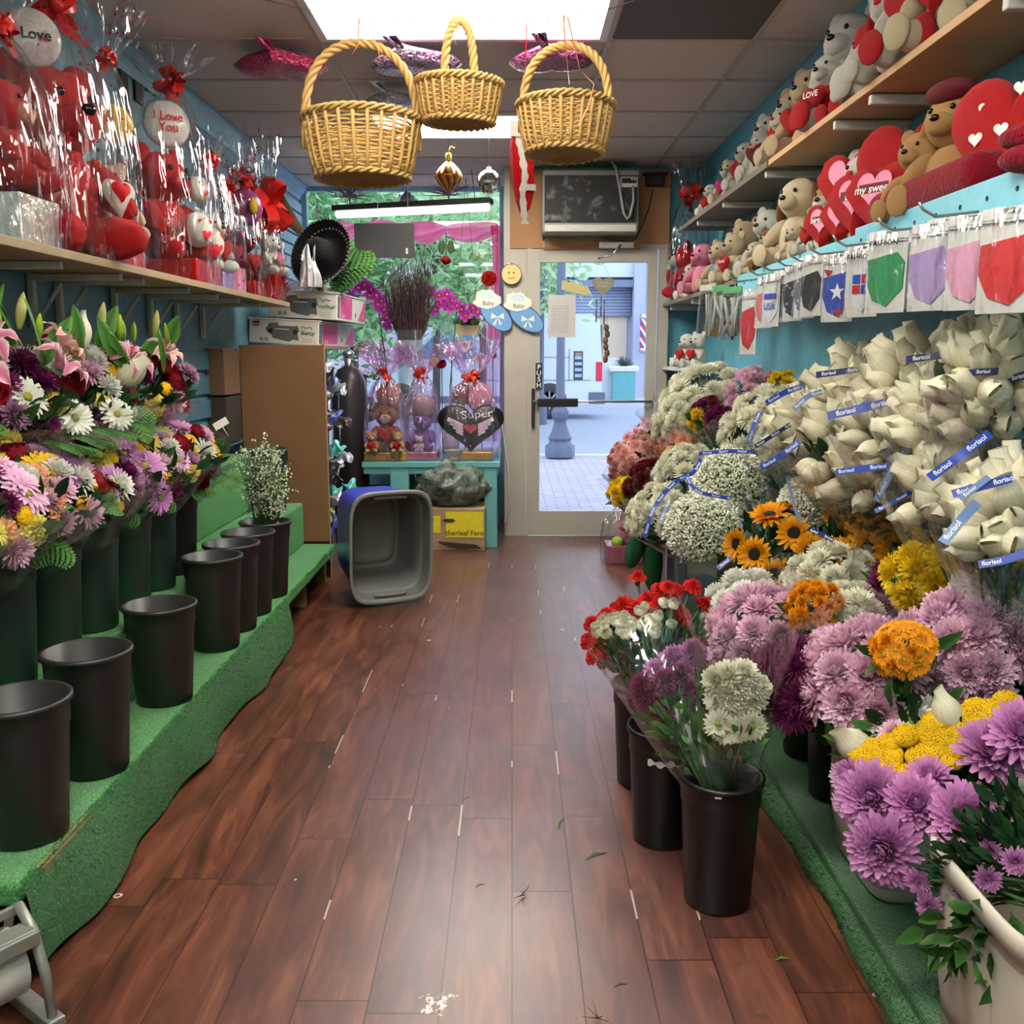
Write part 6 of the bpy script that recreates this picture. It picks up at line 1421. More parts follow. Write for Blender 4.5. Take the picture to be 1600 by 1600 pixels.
for s, (bx_, bz, rot) in ((0, (-22, -22, -.75)), (1, (24, -26, -.6))):
    bo = pz(ell(bx_, bz, 30, 17, rot), .006, 0, M_ink, 'bootee'); pz(ell(bx_, bz, 28.6, 15.6, rot), .002, -.0062, M_bblue, 'bootee_face', bo)
    cf = [(bx_ - 14 + 3 * math.cos(i * .9) + (18 + 2.5 * abs(math.sin(i * 2.1))) * math.cos(2 * PI * i / 30), bz + 24 + (13 + 2 * abs(math.sin(i * 1.6))) * math.sin(2 * PI * i / 30)) for i in range(30)]
    cu = pz(cf, .004, -.008, M_cream, 'frilled_cuff', bo); pz(ell(bx_ - 13, bz + 30, 11, 5), .001, -.0122, M_bblue2, 'cuff_opening', bo)
    mb = MB(); text(mb, 'Baby', T((bx_ - 12) * k, -.0135, (bz + 18) * k) @ RX(PI / 2), 9 * k); mb.build('lettering', M_ink, bo)
    mb = MB()
    for q in (-1, 1):
        mb.prism([(0, 0), (q * 9, 6), (q * 10, -3)], .002, M=T((bx_ + 2) * k, -.009, (bz - 2) * k) @ RX(PI / 2) @ S(k)); mb.prism([(0, 0), (q * 7, -11), (q * 3, -12)], .002, M=T((bx_ + 2) * k, -.009, (bz - 2) * k) @ RX(PI / 2) @ S(k))
    mb.build('bow', M_cream, bo)
hd = pz(ell(1, 39, 15.6, 15.6), .006, -.004, M_ink, 'baby_face'); pz(ell(1, 39, 14.6, 14.6), .002, -.0102, M_face, 'face_disc', hd)
mb = MB()
for s in (-1, 1): mb.prism([(x * k, z * k) for x, z in ell(1 + s * 3.5, 41, 1.1, 1.5, 0, 10)], .001, M=T(0, -.0125, 0) @ RX(PI / 2))
mb.tube([((1 + 6 * math.cos(a)) * k, -.0135, (37.5 + 5 * math.sin(a)) * k) for a in [PI * (1.2 + .06 * i) for i in range(11)]], .0018, 4); mb.tube([(1 * k, -.0135, 51 * k), (3 * k, -.0135, 55 * k), (0, -.0135, 56 * k)], .0016, 4)
mb.build('features', M_ink, hd)
p = atY(794, 410, yS); mb = MB(); mb.box((0, 0, 0), (.05, .003, .085)); mb.box((.004, -.003, -.015), (.02, .003, .03), mi=1); tag(mb.build('light_switch_plate', [M_frame, M_white], None, T(p.x, YD - .0515, p.z)), 'small beige switch plate on the post above the bootees sign', 'switch plate')
mb = MB(); q = [atY(u, v, YD - .07) for u, v in ((782, 640), (788, 690), (795, 740), (797, 790), (788, 828))]; mb.tube(q, .005, 6); tag(mb.build('white_cable', M_white), 'white electric cable hanging down the post beside the teal table', 'cable')
# ================================================================== SHOP WINDOW, TABLE, CABINET, TOTE
M_teal = mat('teal_painted_wood', C(104, 172, 170), .55, var=.12, scale=5, bump=.05)
M_cab = mat('varnished_plywood', C(142, 100, 64), .5, var=.22, scale=4, bump=.03); M_dkwood = mat('dark_plinth_wood', C(62, 44, 34), .6)
# table
tb = thing('display_table', 'teal painted wooden table under the shop window', 'table', (-.55, 7.1, 0))
zt = .615; x0, x1 = -1.05 + .55, -.085 + .55
mb = MB(); mb.box(((x0 + x1) / 2, .02, zt - .02), (x1 - x0, 1.08, .04), bev=.004); mb.build('table_top', M_teal, tb)
for xx, w in ((x1 - .065, .09), (-.32 + .08, .13)):
    for yy in (-.48, .5):
        mb = MB(); mb.box((xx, yy, (zt - .04) / 2), (w, .06, zt - .04), bev=.004); mb.build('leg', M_teal, tb)
mb = MB(); mb.box(((x0 + x1) / 2, -.495, zt - .06), (x1 - x0 - .02, .02, .05)); mb.build('apron', M_teal, tb)
mb = MB(); mb.box((.12, .35, .26), (.60, .02, .5)); mb.build('back_board', M_dkwood, tb)
# cabinet (tall plywood unit whose racked side faces the aisle)
cb = thing('plywood_cabinet', 'tall brown plywood cabinet with peg side facing the window', 'cabinet', (-1.36, 6.0, 0))
mb = MB(); mb.box((0, -.33, .82), (.50, .02, 1.18), bev=.002); mb.build('end_panel', M_cab, cb)
mb = MB(); mb.box((0, -.32, .12), (.49, .02, .22)); mb.build('plinth', M_dkwood, cb)
mb = MB(); mb.box((.24, -.31, .71), (.018, .03, 1.42)); mb.build('edge_strip', mat('raw_edge_wood', C(190, 150, 104), .7), cb)
mb = MB(); mb.box((-.02, .2, 1.40), (.46, 1.0, .02)); mb.build('top_board', M_cab, cb)
mb = MB(); mb.box((-.06, .06, .71), (.36, .7, 1.36)); mb.build('dark_inside', M_dark, cb)
# brown boxes against the left wall beside the cabinet
for (z, c, lb) in ((1.13, M_card, 'brown cardboard box against the wall left of the plywood cabinet'), (.86, M_dkwood, 'dark brown box below the cardboard one, left of the plywood cabinet')):
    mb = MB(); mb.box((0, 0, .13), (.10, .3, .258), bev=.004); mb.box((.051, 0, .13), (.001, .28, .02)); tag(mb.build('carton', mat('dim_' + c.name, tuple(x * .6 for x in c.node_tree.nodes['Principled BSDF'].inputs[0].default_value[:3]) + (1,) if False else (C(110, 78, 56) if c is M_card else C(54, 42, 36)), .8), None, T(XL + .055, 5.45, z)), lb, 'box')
mb = MB(); mb.box((0, 0, 0), (.06, .4, .02)); o = struct(mb.build('trim_wall_ledge', M_trimblue, None, T(XL + .06, 5.45, .85)))
# flower boxes on top of the cabinet
def scribble(mb, o, s, R, n, mi):
    p = V(o); pts = []
    for k in range(n): pts.append(p + V((k / n * s, 0, R.uniform(-.4, .4) * s * .32)))
    mb.tube(pts, .0022, 4, mi=mi)
def flower_box(label, c, rz, L1, W1, H, seed, pen):
    R = random.Random(seed); t = thing('flower_box', label, 'box', M=T(c) @ rotz(rz) @ RY(.05), group='printed flower boxes stacked on the cabinet')
    M_w = mat('white_printed_card', C(226, 222, 212), .7, var=.05); M_g = mat('slate_print', C(92, 100, 100), .7, var=.15); M_pk = mat('rose_pink_print', C(222, 90, 150), .65, var=.12, scale=5); M_mg = mat('magenta_print', C(190, 30, 90), .6)
    # front face is -Y (length L1 along X), right face is +X (length W1 along Y)
    mb = MB(); mb.box((-L1 / 2, W1 / 2, H / 2), (L1, W1, H), bev=.003); b = mb.build('carton', M_w, t)
    mb = MB(); mb.box((-L1 / 2 - .0, W1 / 2, H + .004), (L1 + .012, W1 + .012, .008), bev=.002); mb.build('lid', M_w, t)
    mb = MB(); y = -.0015; s = L1
    shp = [(-.76, .62), (-.70, .86), (-.58, .88), (-.57, .76), (-.34, .76), (-.30, .80), (-.27, .56), (-.30, .50), (-.28, .16), (-.36, .20), (-.42, .10), (-.55, .16), (-.66, .24), (-.68, .42), (-.74, .5)]
    mb.prism([(x * s, z * H) for x, z in shp], .001, M=T(0, y, 0) @ RX(PI / 2), mi=0)
    mb.box((-.90 * s, y, .86 * H), (.10 * s, .001, .11 * H), mi=1); mb.box((-.90 * s, y, .74 * H), (.10 * s, .001, .05 * H), mi=0)
    for q in (-.69, -.33): mb.lathe([(0, 0), (.036 * s, 0)], 20, mi=2, M=T(q * s, y - .002, .52 * H) @ RX(PI / 2))
    for q in range(2): mb.box(((-.82 + .07 * q) * s, y, .17 * H), (.05 * s, .001, .14 * H), mi=3)
    mb.box((-.52 * s, y - .002, .62 * H), (.2 * s, .001, .03 * H), mi=4)
    for q in range(3): mb.box((-.16 * s, y, (.12 + .07 * q) * H), (.16 * s, .001, .012 * H), mi=3)
    scribble(mb, (-.25 * s, y - .002, .72 * H), .08, R, 9, 2); scribble(mb, (-.24 * s, y - .002, .48 * H), .09, R, 14, 5); text(mb, pen, T(-.15 * s, y - .002, .5 * H) @ RX(PI / 2), .04, mi=5)
    mb.build('front_print', [M_g, M_mg, M_dark, mat('grey_print', C(150, 150, 146), .7), M_whiteflat, mat('green_pen', C(40, 110, 60), .7)], b)
    mb = MB(); x = .0015
    mb.box((x, .05 * W1, H * .5), (.001, .07 * W1, H * .84), mi=0); mb.box((x, .30 * W1, H * .52), (.001, .38 * W1, H * .84), mi=1)
    mb.prism([(.72, .1), (.99, .1), (.99, .9), (.92, .92), (.86, .6), (.78, .4)], .001, M=Matrix(((0, 0, 1, x), (W1, 0, 0, 0), (0, H, 0, 0), (0, 0, 0, 1))), mi=1)
    text(mb, 'london', Matrix(((0, 0, 1, x + .001), (1, 0, 0, .2 * W1), (0, 1, 0, .2 * H), (0, 0, 0, 1))), .035, mi=2)
    mb.box((x, .62 * W1, H * .3), (.001, .03 * W1, H * .2), mi=0)
    mb.build('side_print', [M_g, M_pk, M_whiteflat], b); return t
cz = 1.412; A1 = atZ(497, 540, cz)
flower_box('white and pink printed flower box, lower of the two on the cabinet', (A1.x, A1.y, cz), -.06, .45, 1.02, .150, 1, 'Berry')
A2 = atT(526, 502, A1.y / ray(526, 502).y * 1.005); flower_box('white and pink printed flower box, upper of the two on the cabinet', (A2.x, A2.y, cz + .162), -.06, .45, .86, .165, 2, 'mixbox')
# pegs with foil-wrapped packs on the racked side
R = random.Random(8); M_peg2 = mat('pale_wire', C(170, 160, 140), .5)
fm = [mat('foil_pack_a', C(170, 176, 186), .25, metal=.5, var=.4, scale=30, bump=.6), mat('foil_pack_b', C(70, 90, 160), .3, metal=.3, var=.5, scale=30, bump=.6), mat('foil_pack_c', C(96, 190, 186), .3, metal=.2, var=.3, scale=30, bump=.6), mat('foil_pack_d', C(74, 66, 70), .3, metal=.5, var=.6, scale=26, bump=.6), mat('foil_pack_e', C(200, 190, 80), .3, metal=.3, var=.4, scale=20, bump=.6)]
packs = [(506, 575, 0), (512, 590, 3), (522, 600, 1), (528, 612, 0), (515, 622, 0), (535, 608, 0), (512, 650, 3), (524, 652, 1), (534, 662, 3), (516, 668, 3), (522, 700, 2), (530, 706, 2), (518, 722, 3), (538, 716, 0), (532, 734, 3), (520, 748, 3), (526, 770, 2), (545, 762, 2), (552, 770, 2), (522, 782, 0), (518, 805, 4), (528, 812, 1), (524, 828, 1)]
for i, (u, v, mi) in enumerate(packs):
    p = atX(u, v, -1.08 + .02 * (i % 3)); 
    if p.y > 6.6 or p.y < 5.72: p = atY(u, v, 5.75 + .08 * (i % 6))
    mb = MB(); ph = R.uniform(0, 6)
    mb.surf(lambda a, b: V(((a - .5) * .085 * (1 + .25 * math.sin(b * 5 + ph)), .012 * math.sin(PI * a) * math.sin(PI * b) * 1.5 + .012 * math.sin(a * 9 + ph) * b, -.0 - .085 * b + .014 * math.sin(a * 7 + ph))), 8, 6)
    mb.surf(lambda a, b: V(((a - .5) * .085 * (1 + .25 * math.sin(b * 5 + ph)), -.012 * math.sin(PI * a) * math.sin(PI * b) * 1.5 + .012 * math.sin(a * 9 + ph) * b, -.0 - .085 * b + .014 * math.sin(a * 7 + ph))), 8, 6)
    o = mb.build('foil_pack', fm[mi], None, T(p + V((0, 0, .04))) @ rotz(R.uniform(-.9, .5)) @ RX(R.uniform(-.9, -.2)) @ RY(R.uniform(-.5, .5))); tag(o, 'shiny foil pack hanging on the peg side of the plywood cabinet', 'pack', 'foil packs on the cabinet pegs')
for k, (u, v0, v1) in enumerate(((517, 615, 640), (529, 615, 642), (520, 665, 700), (531, 668, 695), (521, 775, 800), (536, 775, 800))):
    a, b = atY(u, v0, 5.9), atY(u, v1, 5.9); mb = MB(); mb.tube([a, b], .004, 5); tag(mb.build('pack_strip', M_peg2), 'pale hanging strip joining rows of foil packs on the cabinet side', 'hanging strip', 'hanging strips on the cabinet side')
# dark helium cylinder behind the cabinet
p = atY(540, 600, 6.7); t = thing('gas_cylinder', 'dark grey gas cylinder standing behind the foil packs', 'gas cylinder', (p.x + .0, 6.85, 0))
mb = MB(); mb.lathe([(0, 0), (.13, 0), (.13, 1.08), (.12, 1.17), (.08, 1.25), (.03, 1.28), (0, 1.28)], 28); mb.build('cylinder', mat('dark_steel', C(66, 62, 64), .35, metal=.3), t)
mb = MB(); mb.lathe([(.03, 1.28), (.03, 1.33), (.0, 1.33)], 12); mb.ball((0, 0, 1.36), (.045, .045, .03), 12, 8); mb.tube([(0, 0, 1.31), (.07, -.04, 1.31)], .012, 6); mb.build('valve', M_steel, t)
# wrapped gifts on the table
tz = zt + .001
def tg(u, y, lb, rx, ry, hk, ht, seed, f=F_lil, bs=.06, **kw): p = atZ(u, 715, zt); X = (u - 800) / FPX * y / .99; return gift(lb, (X, y, tz), rx, ry, hk, ht, seed, f, mat('orange_red_ribbon', C(232, 70, 40), .35), bs, -PI / 2, **kw)
g = tg(606, 6.72, 'wrapped brown bear with red hearts on a gold base, on the teal table', .13, .15, .60, .80, 51, F_lil, flare=1.0)
foilbox(g, .22, .30, .06, FO['gold']); bear_in(g, .36, T(-.02, 0, .06), main='brown', face='beige', heart='red')
for s in (-1, 1): bear_in(g, .16, T(.10, s * .09, .06), name='small_bear', main='tan', face='cream', heart='red')
balloon(g, (0, .02, .46), .09, mat('rose_print_balloon', C(150, 84, 84), .3, var=.5, scale=12), (1, 0, .1))
g = tg(662, 6.76, 'wrapped purple bear with a lamb on a pink base, on the teal table', .12, .12, .60, .78, 52, F_lil, flare=1.1)
foilbox(g, .22, .22, .06, FO['rose']); bear_in(g, .30, T(-.02, 0, .06), main='purple', face='purple'); bear_in(g, .12, T(.07, -.02, .06), name='small_lamb', main='white', face='cream'); EL('heart', FUR['dkred'], g, (.08, -.08, .1), (.03, .05, .05), 'heart_pillow'); balloon(g, (.02, .01, .38), .085, mat('grey_rose_balloon', C(158, 130, 128), .3, var=.35, scale=14), (1, 0, .1))
g = tg(737, 6.74, 'wrapped black heart balloon reading Super with white wings, on the teal table', .14, .20, .58, .82, 53, F_lil, flare=1.1, bs=.07)
foilbox(g, .18, .30, .06, FO['gold'])
bl = balloon(g, (.06, 0, .25), .205, mat('black_heart_foil', C(26, 22, 24), .3, var=.2), (1, 0, 0), heart=True, name='heart_balloon')
hb = [c for c in g.children if c.name.startswith('heart_balloon')][0]
hb.scale.x *= 1.22
mb = MB(); text(mb, 'Super', T(.18, .38, .24) @ rotz(.1), .38, bold=False)
for s in (-1, 1):
    for q in range(4): mb.prism([(s * .20, .05 - .12 * q), (s * (.62 - .08 * q), .28 - .13 * q), (s * (.66 - .08 * q), .16 - .13 * q), (s * .22, -.06 - .1 * q)], .02, M=T(0, 0, .20))
mb.build('lettering_and_wings', M_whiteflat, hb)
mb = MB(); flat_heart(mb, T(0, -.1, .21), .2, th=.03); mb.build('printed_heart', mat('rainbow_print', C(210, 70, 90), .5, var=.6, scale=6), hb)
balloon(g, (0, -.06, .46), .08, mat('maroon_print_balloon', C(120, 66, 74), .3, var=.6, scale=14), (1, 0, .1)); EL('ball', FUR['pink'], g, (0, .06, .44), (.06, .09, .11), 'pink_tissue')
# flowers and decorations around the window
def at_t(u, v, y): return atY(u, v, y)
p = at_t(640, 520, 7.0); R = random.Random(12); t = thing('branch_bundle', 'large bundle of dark purple-brown twigs standing in the shop window', 'twigs', (p.x, 7.0, tz))
mb = MB(); zb_, zt_ = p.z - tz, at_t(640, 425, 7.0).z - tz
for k in range(420):
    a = R.uniform(0, 2 * PI); r = math.sqrt(R.random()); rb_, rt_ = .085 * r, .20 * r * R.uniform(.7, 1.25); h = zt_ + R.uniform(-.16, .04 if k % 4 else .22); w1, w2 = R.uniform(0, 6), R.uniform(.010, .022)
    pts = []
    for j in range(11):
        s = j / 10; rr = lerp(rb_, rt_, s ** .8); pts.append((rr * math.cos(a) + w2 * math.sin(s * 11 + w1) * s, rr * math.sin(a) * .7 + w2 * math.cos(s * 9 + w1) * s, lerp(zb_ - .05, h, s)))
    mb.tube(pts, [.0042 - .0003 * j for j in range(11)], 4, mi=k % 3)
o = mb.build('twigs', [mat('plum_twig', C(66, 32, 50), .6), mat('brown_twig', C(84, 60, 52), .6), mat('dark_twig', C(40, 26, 30), .6)], t); o['kind'] = 'stuff'
mb = MB(); mb.lathe([(0, 0), (.07, 0), (.075, .1), (.095, .45), (.105, zb_ + .02), (.10, zb_ + .02), (.07, .05)], 24); mb.build('vase', F_dim, t)
for (u0, v0, u1, v1, y, lb, dr_) in ((570, 480, 600, 440, 7.3, 'magenta orchid spray left of the twig bundle', [(548, 462), (560, 450), (570, 445), (580, 452), (588, 462), (596, 470), (600, 484), (604, 497), (590, 476), (577, 462), (606, 508)]), (690, 470, 740, 490, 7.3, 'magenta orchid spray right of the twig bundle', [(672, 456), (686, 462), (698, 460), (706, 470), (714, 478), (722, 484), (738, 482), (746, 488), (690, 474), (681, 484), (728, 494), (702, 480)])):
    R = random.Random(u0); pts = [at_t(u, v, y) for u, v in dr_]; b = V((pts[-1].x, y, tz)); t = thing('orchid', lb, 'orchid', b)
    mb = MB(); mb.tube([(0, 0, .1), (0, 0, .5), pts[4] - b + V((0, .02, 0)), pts[0] - b + V((0, .02, 0))], .005, 5); mb.build('stem', M_stem, t)
    for q in pts: put('orch', 'orchid', t, q - b, V((R.uniform(-.6, .6), -1, R.uniform(-.2, .5))), .046, None, R)['label'] = 'magenta orchid bloom'
    mb = MB(); mb.lathe([(0, 0), (.06, 0), (.075, .13), (.07, .13), (.055, .01)], 18); mb.build('pot', M_white, t)
p = at_t(730, 520, 7.45); t = thing('hanging_succulent_pot', 'tapered cream pot with a green succulent hanging in the window', 'potted plant', p); mb = MB(); mb.prism([(-.075, 0), (.075, 0), (.105, .075), (-.105, .075)], .12, M=T(0, .06, -.02) @ RX(PI / 2)); mb.build('pot', mat('sand_pot', C(196, 176, 140), .7), t)
R = random.Random(2); mb = MB()
for k in range(60):
    a, e = R.uniform(0, 2 * PI), R.uniform(-.1, 1.3); d = V((math.cos(a) * math.cos(e), math.sin(a) * math.cos(e) * .6, math.sin(e))); mb.ball(V((R.uniform(-.05, .05), 0, .07)) + d * .05, (.018, .014, .022), 6, 5)
mb.build('succulent', mat('succulent_green', C(86, 130, 74), .5), t)
mb = MB(); mb.tube([(-.09, 0, .06), (0, 0, ZC - p.z - .005)], .002, 4); mb.tube([(.09, 0, .06), (0, 0, ZC - p.z - .005)], .002, 4); mb.build('hanger', M_wire, t)
# red silk roses hanging
for (u, v, lb) in ((566, 404, 'red silk rose hanging upside down below the black board'), (697, 405, 'red silk rose hanging in the middle of the window')):
    p = at_t(u, v, 7.5); t = thing('hanging_rose', lb, 'silk flower', p); put('rose', 'red', t, (0, 0, 0), (0, -.6, -.8), .045)
    mb = MB(); mb.tube([(0, .02, .03), (0, .02, .2)], .004, 5); mb.tube([(0, .02, .2), (0, .02, ZC - p.z - .005)], .001, 3)
    for s in (-1, 1): mb.ball((s * .035, .02, .09), (.028, .004, .05), 8, 6)
    mb.build('stem', M_stem, t)
# pink tulle swag and drop
M_tulle = None
def tulle():
    m, nt, out = newmat('hot_pink_tulle'); d = N(nt, 'BsdfPrincipled', Roughness=.7); d.inputs['Base Color'].default_value = C(255, 62, 150); tr = N(nt, 'BsdfTranslucent', Color=C(255, 120, 190)); tp = N(nt, 'BsdfTransparent', Color=(1, .8, .9, 1))
    m1 = N(nt, 'MixShader', Fac=.62); L(nt, d, 0, m1, 1); L(nt, tr, 0, m1, 2); m2 = N(nt, 'MixShader', Fac=.18); L(nt, m1, 0, m2, 1); L(nt, tp, 0, m2, 2); L(nt, m2, 0, out, 0); return m
M_tulle = tulle(); ys_ = 7.72
def swag(a, b):
    knots = [(508, 352), (560, 352), (624, 350), (697, 354), (779, 350)]; q = a * 4; i = min(int(q), 3); f = q - i
    u = lerp(knots[i][0], knots[i + 1][0], f); g_ = math.sin(PI * f) ** .7; top = lerp(knots[i][1], knots[i + 1][1], f) - 6 * g_; w = 8 + 26 * g_
    p = atY(u, top + w * b, ys_); p.y -= .05 * g_ * math.sin(b * 9 + a * 20) ; return p
mb = MB(); mb.surf(swag, 90, 14)
def drop(a, b): p = atY(lerp(766, 782, a) + 4 * math.sin(b * 5) * (1 - a), lerp(352, 530, b), ys_); p.y -= .03 * math.sin(a * 12 + b * 2); return p
mb.surf(drop, 16, 20); tag(mb.build('tulle_swag', M_tulle), 'hot pink tulle swag draped across the top of the shop window', 'curtain')
def drop2(a, b): p = atY(lerp(752, 786, a), lerp(500, 690, b), ys_ - .1); p.y -= .03 * math.sin(a * 22 + b * 2); return p
mb = MB(); mb.surf(drop2, 26, 12); tag(mb.build('lilac_tulle_drop', film('pink_lilac_tulle', tint=(.95, .62, .86, 1), refl=.05, edge=.3, rough=.4, crink=.6, cscale=18, milk=.12)), 'pale pink-lilac tulle hanging at the right end of the window display', 'curtain')
# tube light on chains
a, b = at_t(523, 334, 7.3), at_t(768, 322, 7.0); d = (b - a); t = thing('tube_light', 'long bright fluorescent tube light hanging across the shop window', 'tube light', M=frame3((a + b) / 2, d, (0, 1, 0)))
ln = d.length; mb = MB(); mb.box((0, 0, .035), (ln, .11, .04), bev=.004); mb.build('housing', M_dark, t)
mb = MB(); mb.tube([(-ln / 2 + .02, 0, -.005), (ln / 2 - .02, 0, -.005)], .028, 12); mb.build('tube', emit('tube_glow', (1, .98, .95, 1), 5.0), t)
mb = MB()
for s in (-1, 1): mb.tube([(s * ln * .4, 0, .05), (s * ln * .38, 0, ZC - (a.z + b.z) / 2 - .03)], .003, 4)
mb.build('chain', M_wire, t)
# black board hanging
a, b = at_t(553, 349, 6.9), at_t(648, 403, 6.9); t = thing('black_board', 'plain black board hanging in front of the shop window', 'board', ((a.x + b.x) / 2, 6.9, (a.z + b.z) / 2)); w, h = b.x - a.x, a.z - b.z
def bb():
    m, nt, out = newmat('grey_black_board'); tc = N(nt, 'TexCoord'); nz = N(nt, 'TexNoise', Scale=3.0, Detail=3.0); L(nt, tc, 'Object', nz, 'Vector'); c = mixc(nt, (nz, 'Fac'), C(40, 38, 40), C(86, 84, 86)); p = N(nt, 'BsdfPrincipled', Roughness=.35); nt.links.new(c[0].outputs[c[1]], p.inputs['Base Color']); L(nt, p, 0, out, 0); return m
mb = MB(); mb.box((0, 0, 0), (w, .012, h), bev=.002); mb.box((w * .37, -.007, -h * .3), (.018, .002, .04), mi=1); mb.build('panel', [bb(), M_white], t)
mb = MB(); mb.tube([(-w * .42, 0, h / 2), (-w * .1, 0, h / 2 + .06), (-w * .1, 0, ZC - t.location.z - .005)], .002, 4); mb.tube([(w * .35, 0, h / 2), (w * .4, 0, h / 2 + .06), (w * .4, 0, ZC - t.location.z - .005)], .002, 4); mb.build('string', M_string, t)
# spiky dried heads at the top of the glass
R = random.Random(33)
for (u, v, lb) in ((545, 308, 'spiky mauve dried flower head at the top left of the window'), (700, 305, 'spiky mauve dried flower head at the top right of the window'), (635, 298, 'mauve dried bell cluster at the top middle of the window')):
    p = at_t(u, v, 7.78); mb = MB()
    for k in range(60):
        an = R.uniform(-.2, PI + .2) if 'spiky' in lb else R.uniform(-2.4, -.7); r = R.uniform(.12, .23); d = V((math.cos(an), R.uniform(-.25, .1), math.sin(an))); mb.tube([(0, 0, 0), d * r], [.004, .001], 4)
    mb.tube([(0, 0, 0), (.02, 0, -.1)], .006, 5); mb.tube([(0, 0, 0), (0, .0, min(.2, ZC - p.z - .01))], .002, 4); tag(mb.build('dried_flower', mat('mauve_dried', C(120, 104, 124), .8), None, T(p)), lb, 'dried flower')
# sombrero, rose and palm leaf on the boxes
p = atT(508, 400, 5.95); t = thing('sombrero', 'black sombrero with silver braid propped on its side at the end of the left shelf', 'hat', M=T(p) @ rotz(-.6) @ RX(1.25) @ RY(.15)); k = 5.95 / FPX
mb = MB(); mb.lathe([(0, .16), (.05, .155), (.075, .12), (.09, .03), (.12, .0), (.17, .0), (.215, .05), (.222, .055), (.215, .046), (.17, -.006), (.1, -.006)], 40); mb.build('felt', FUR['black'], t)
mb = MB()
for i in range(56): a = 2 * PI * i / 56; mb.box((0, 0, 0), (.012, .005, .006), M=T(.219 * math.cos(a), .219 * math.sin(a), .056) @ rotz(a + .6))
for i in range(40): a = 2 * PI * i / 40; mb.box((0, 0, 0), (.014, .012, .004), M=T(.178 * math.cos(a), .178 * math.sin(a), .012) @ rotz(a))
mb.build('silver_braid', FO['silver'], t)
p = atT(484, 440, 5.7); mb = MB(); R = random.Random(4)
mb.surf(lambda a, b: V((.055 * (1 - .35 * b) * math.cos(2 * PI * a) * (1 + .22 * math.sin(a * 31 + 4 * b) + .2 * math.sin(a * 12.6 + 6 * b)), .045 * (1 - .3 * b) * math.sin(2 * PI * a) * (1 + .2 * math.sin(a * 44)), (.2 + .05 * math.sin(a * 18.9)) * b)), 60, 12, True); tag(mb.build('silver_tissue', mat('crumpled_silver_tissue', C(206, 204, 206), .3, metal=.4, bump=.8, bscale=30), None, T(p.x, p.y, 1.757)), 'crumpled silver film standing before the black sombrero', 'gift film')
p = V((A2.x - .11, A2.y + .05, cz + .162 + .20)); t = thing('silk_rose_stem', 'pale pink silk rose with dark stems lying on the flower boxes', 'silk flower', p); put('rose', 'salmon', t, (0, 0, 0), (.2, -.9, .4), .036)
put('rose', 'cream', t, (.07, .02, -.02), (.3, -.9, .3), .026); mb = MB(); mb.tube([(0, .02, 0), (.0, .05, .12), (.03, .06, .3)], .003, 4); mb.build('stem', M_wire, t)
p = atT(520, 455, 6.1); t = thing('palm_leaf', 'bright green palm leaf rising behind the flower boxes', 'leaf', M=T(p)); o = put('fern', 'fern', t, (0, 0, 0), (0, 0, 1), 1); o.matrix_local = frame3((0, 0, -.05), (1, 0, -.5), (.35, .2, 1)) @ S(.36)
mb = MB(); R = random.Random(6)
for k in range(160): d = V((R.gauss(-.3, .5), R.gauss(0, .3), R.uniform(.3, 1.6))).normalized() * R.uniform(.1, .24); mb.tube([(0, 0, 0), d * .5 + V((0, 0, .01)), d], [.003, .002, .001], 3)
tag(mb.build('black_feather_bunch', mat('black_feather', C(44, 36, 30), .8), None, T(atT(522, 440, 6.0))), 'bunch of dark feathers behind the pink silk rose', 'feathers')
mb = MB(); mb.surf(lambda a, b: V((.20 * (a - .5) * 2, .13 * (b - .5) * 2, .075 * math.sin(PI * a) ** 1.3 * math.sin(PI * b) + .012 * math.sin(a * 17 + b * 9))), 24, 16)
tag(mb.build('crumpled_pink_film', film('pink_tinted_film', tint=(.96, .78, .78, 1), refl=.12, edge=.5, rough=.12, crink=.9, cscale=24, milk=.15), None, T(A2.x - .20, A2.y + .14, cz + .162 + .19)), 'crumpled pinkish clear film lying on the upper flower box', 'gift film')
# dark red curly bunch and marbled foil balloon behind the gifts
p = at_t(570, 565, 7.2); mb = MB(); R = random.Random(9)
for k in range(700):
    d = V((R.gauss(0, 1), R.gauss(0, 1), R.gauss(0, 1))).normalized(); q = d * .17 * R.uniform(.6, 1); s = .03; sd = d.cross(V((R.gauss(0, 1), R.gauss(0, 1), R.gauss(0, 1)))).normalized(); mb.add([q - sd * s * .3, q + sd * s * .3, q + sd * s + d * s * .5], [(0, 1, 2)], 0, None, False, [R.random()] * 3)
t = thing('red_flower_ball', 'dark red ruffled flower ball under the flower boxes in the window', 'silk flowers', p); mb.build('petals', petal_mat('dark_red_ruffle', C(60, 8, 14), C(150, 22, 34)), t)
mb = MB(); mb.tube([(0, 0, -.1), (0, 0, -(p.z - tz))], .012, 6); mb.build('stem', M_dkwood, t)
for k, (u, v, r, lb) in enumerate(((568, 640, .10, 'upper marbled black and white foil balloon behind the brown bear gift'), (562, 695, .09, 'lower dark foil balloon behind the brown bear gift'))):
    p = at_t(u, v, 6.95); mb = MB(); mb.ball((0, 0, 0), (r, r * .5, r), 22, 14, jit=.15); tag(mb.build('foil_balloon', bal_mat('marbled_foil_%d' % k, C(40, 36, 44), C(190, 180, 176)), None, T(p)), lb, 'balloon')
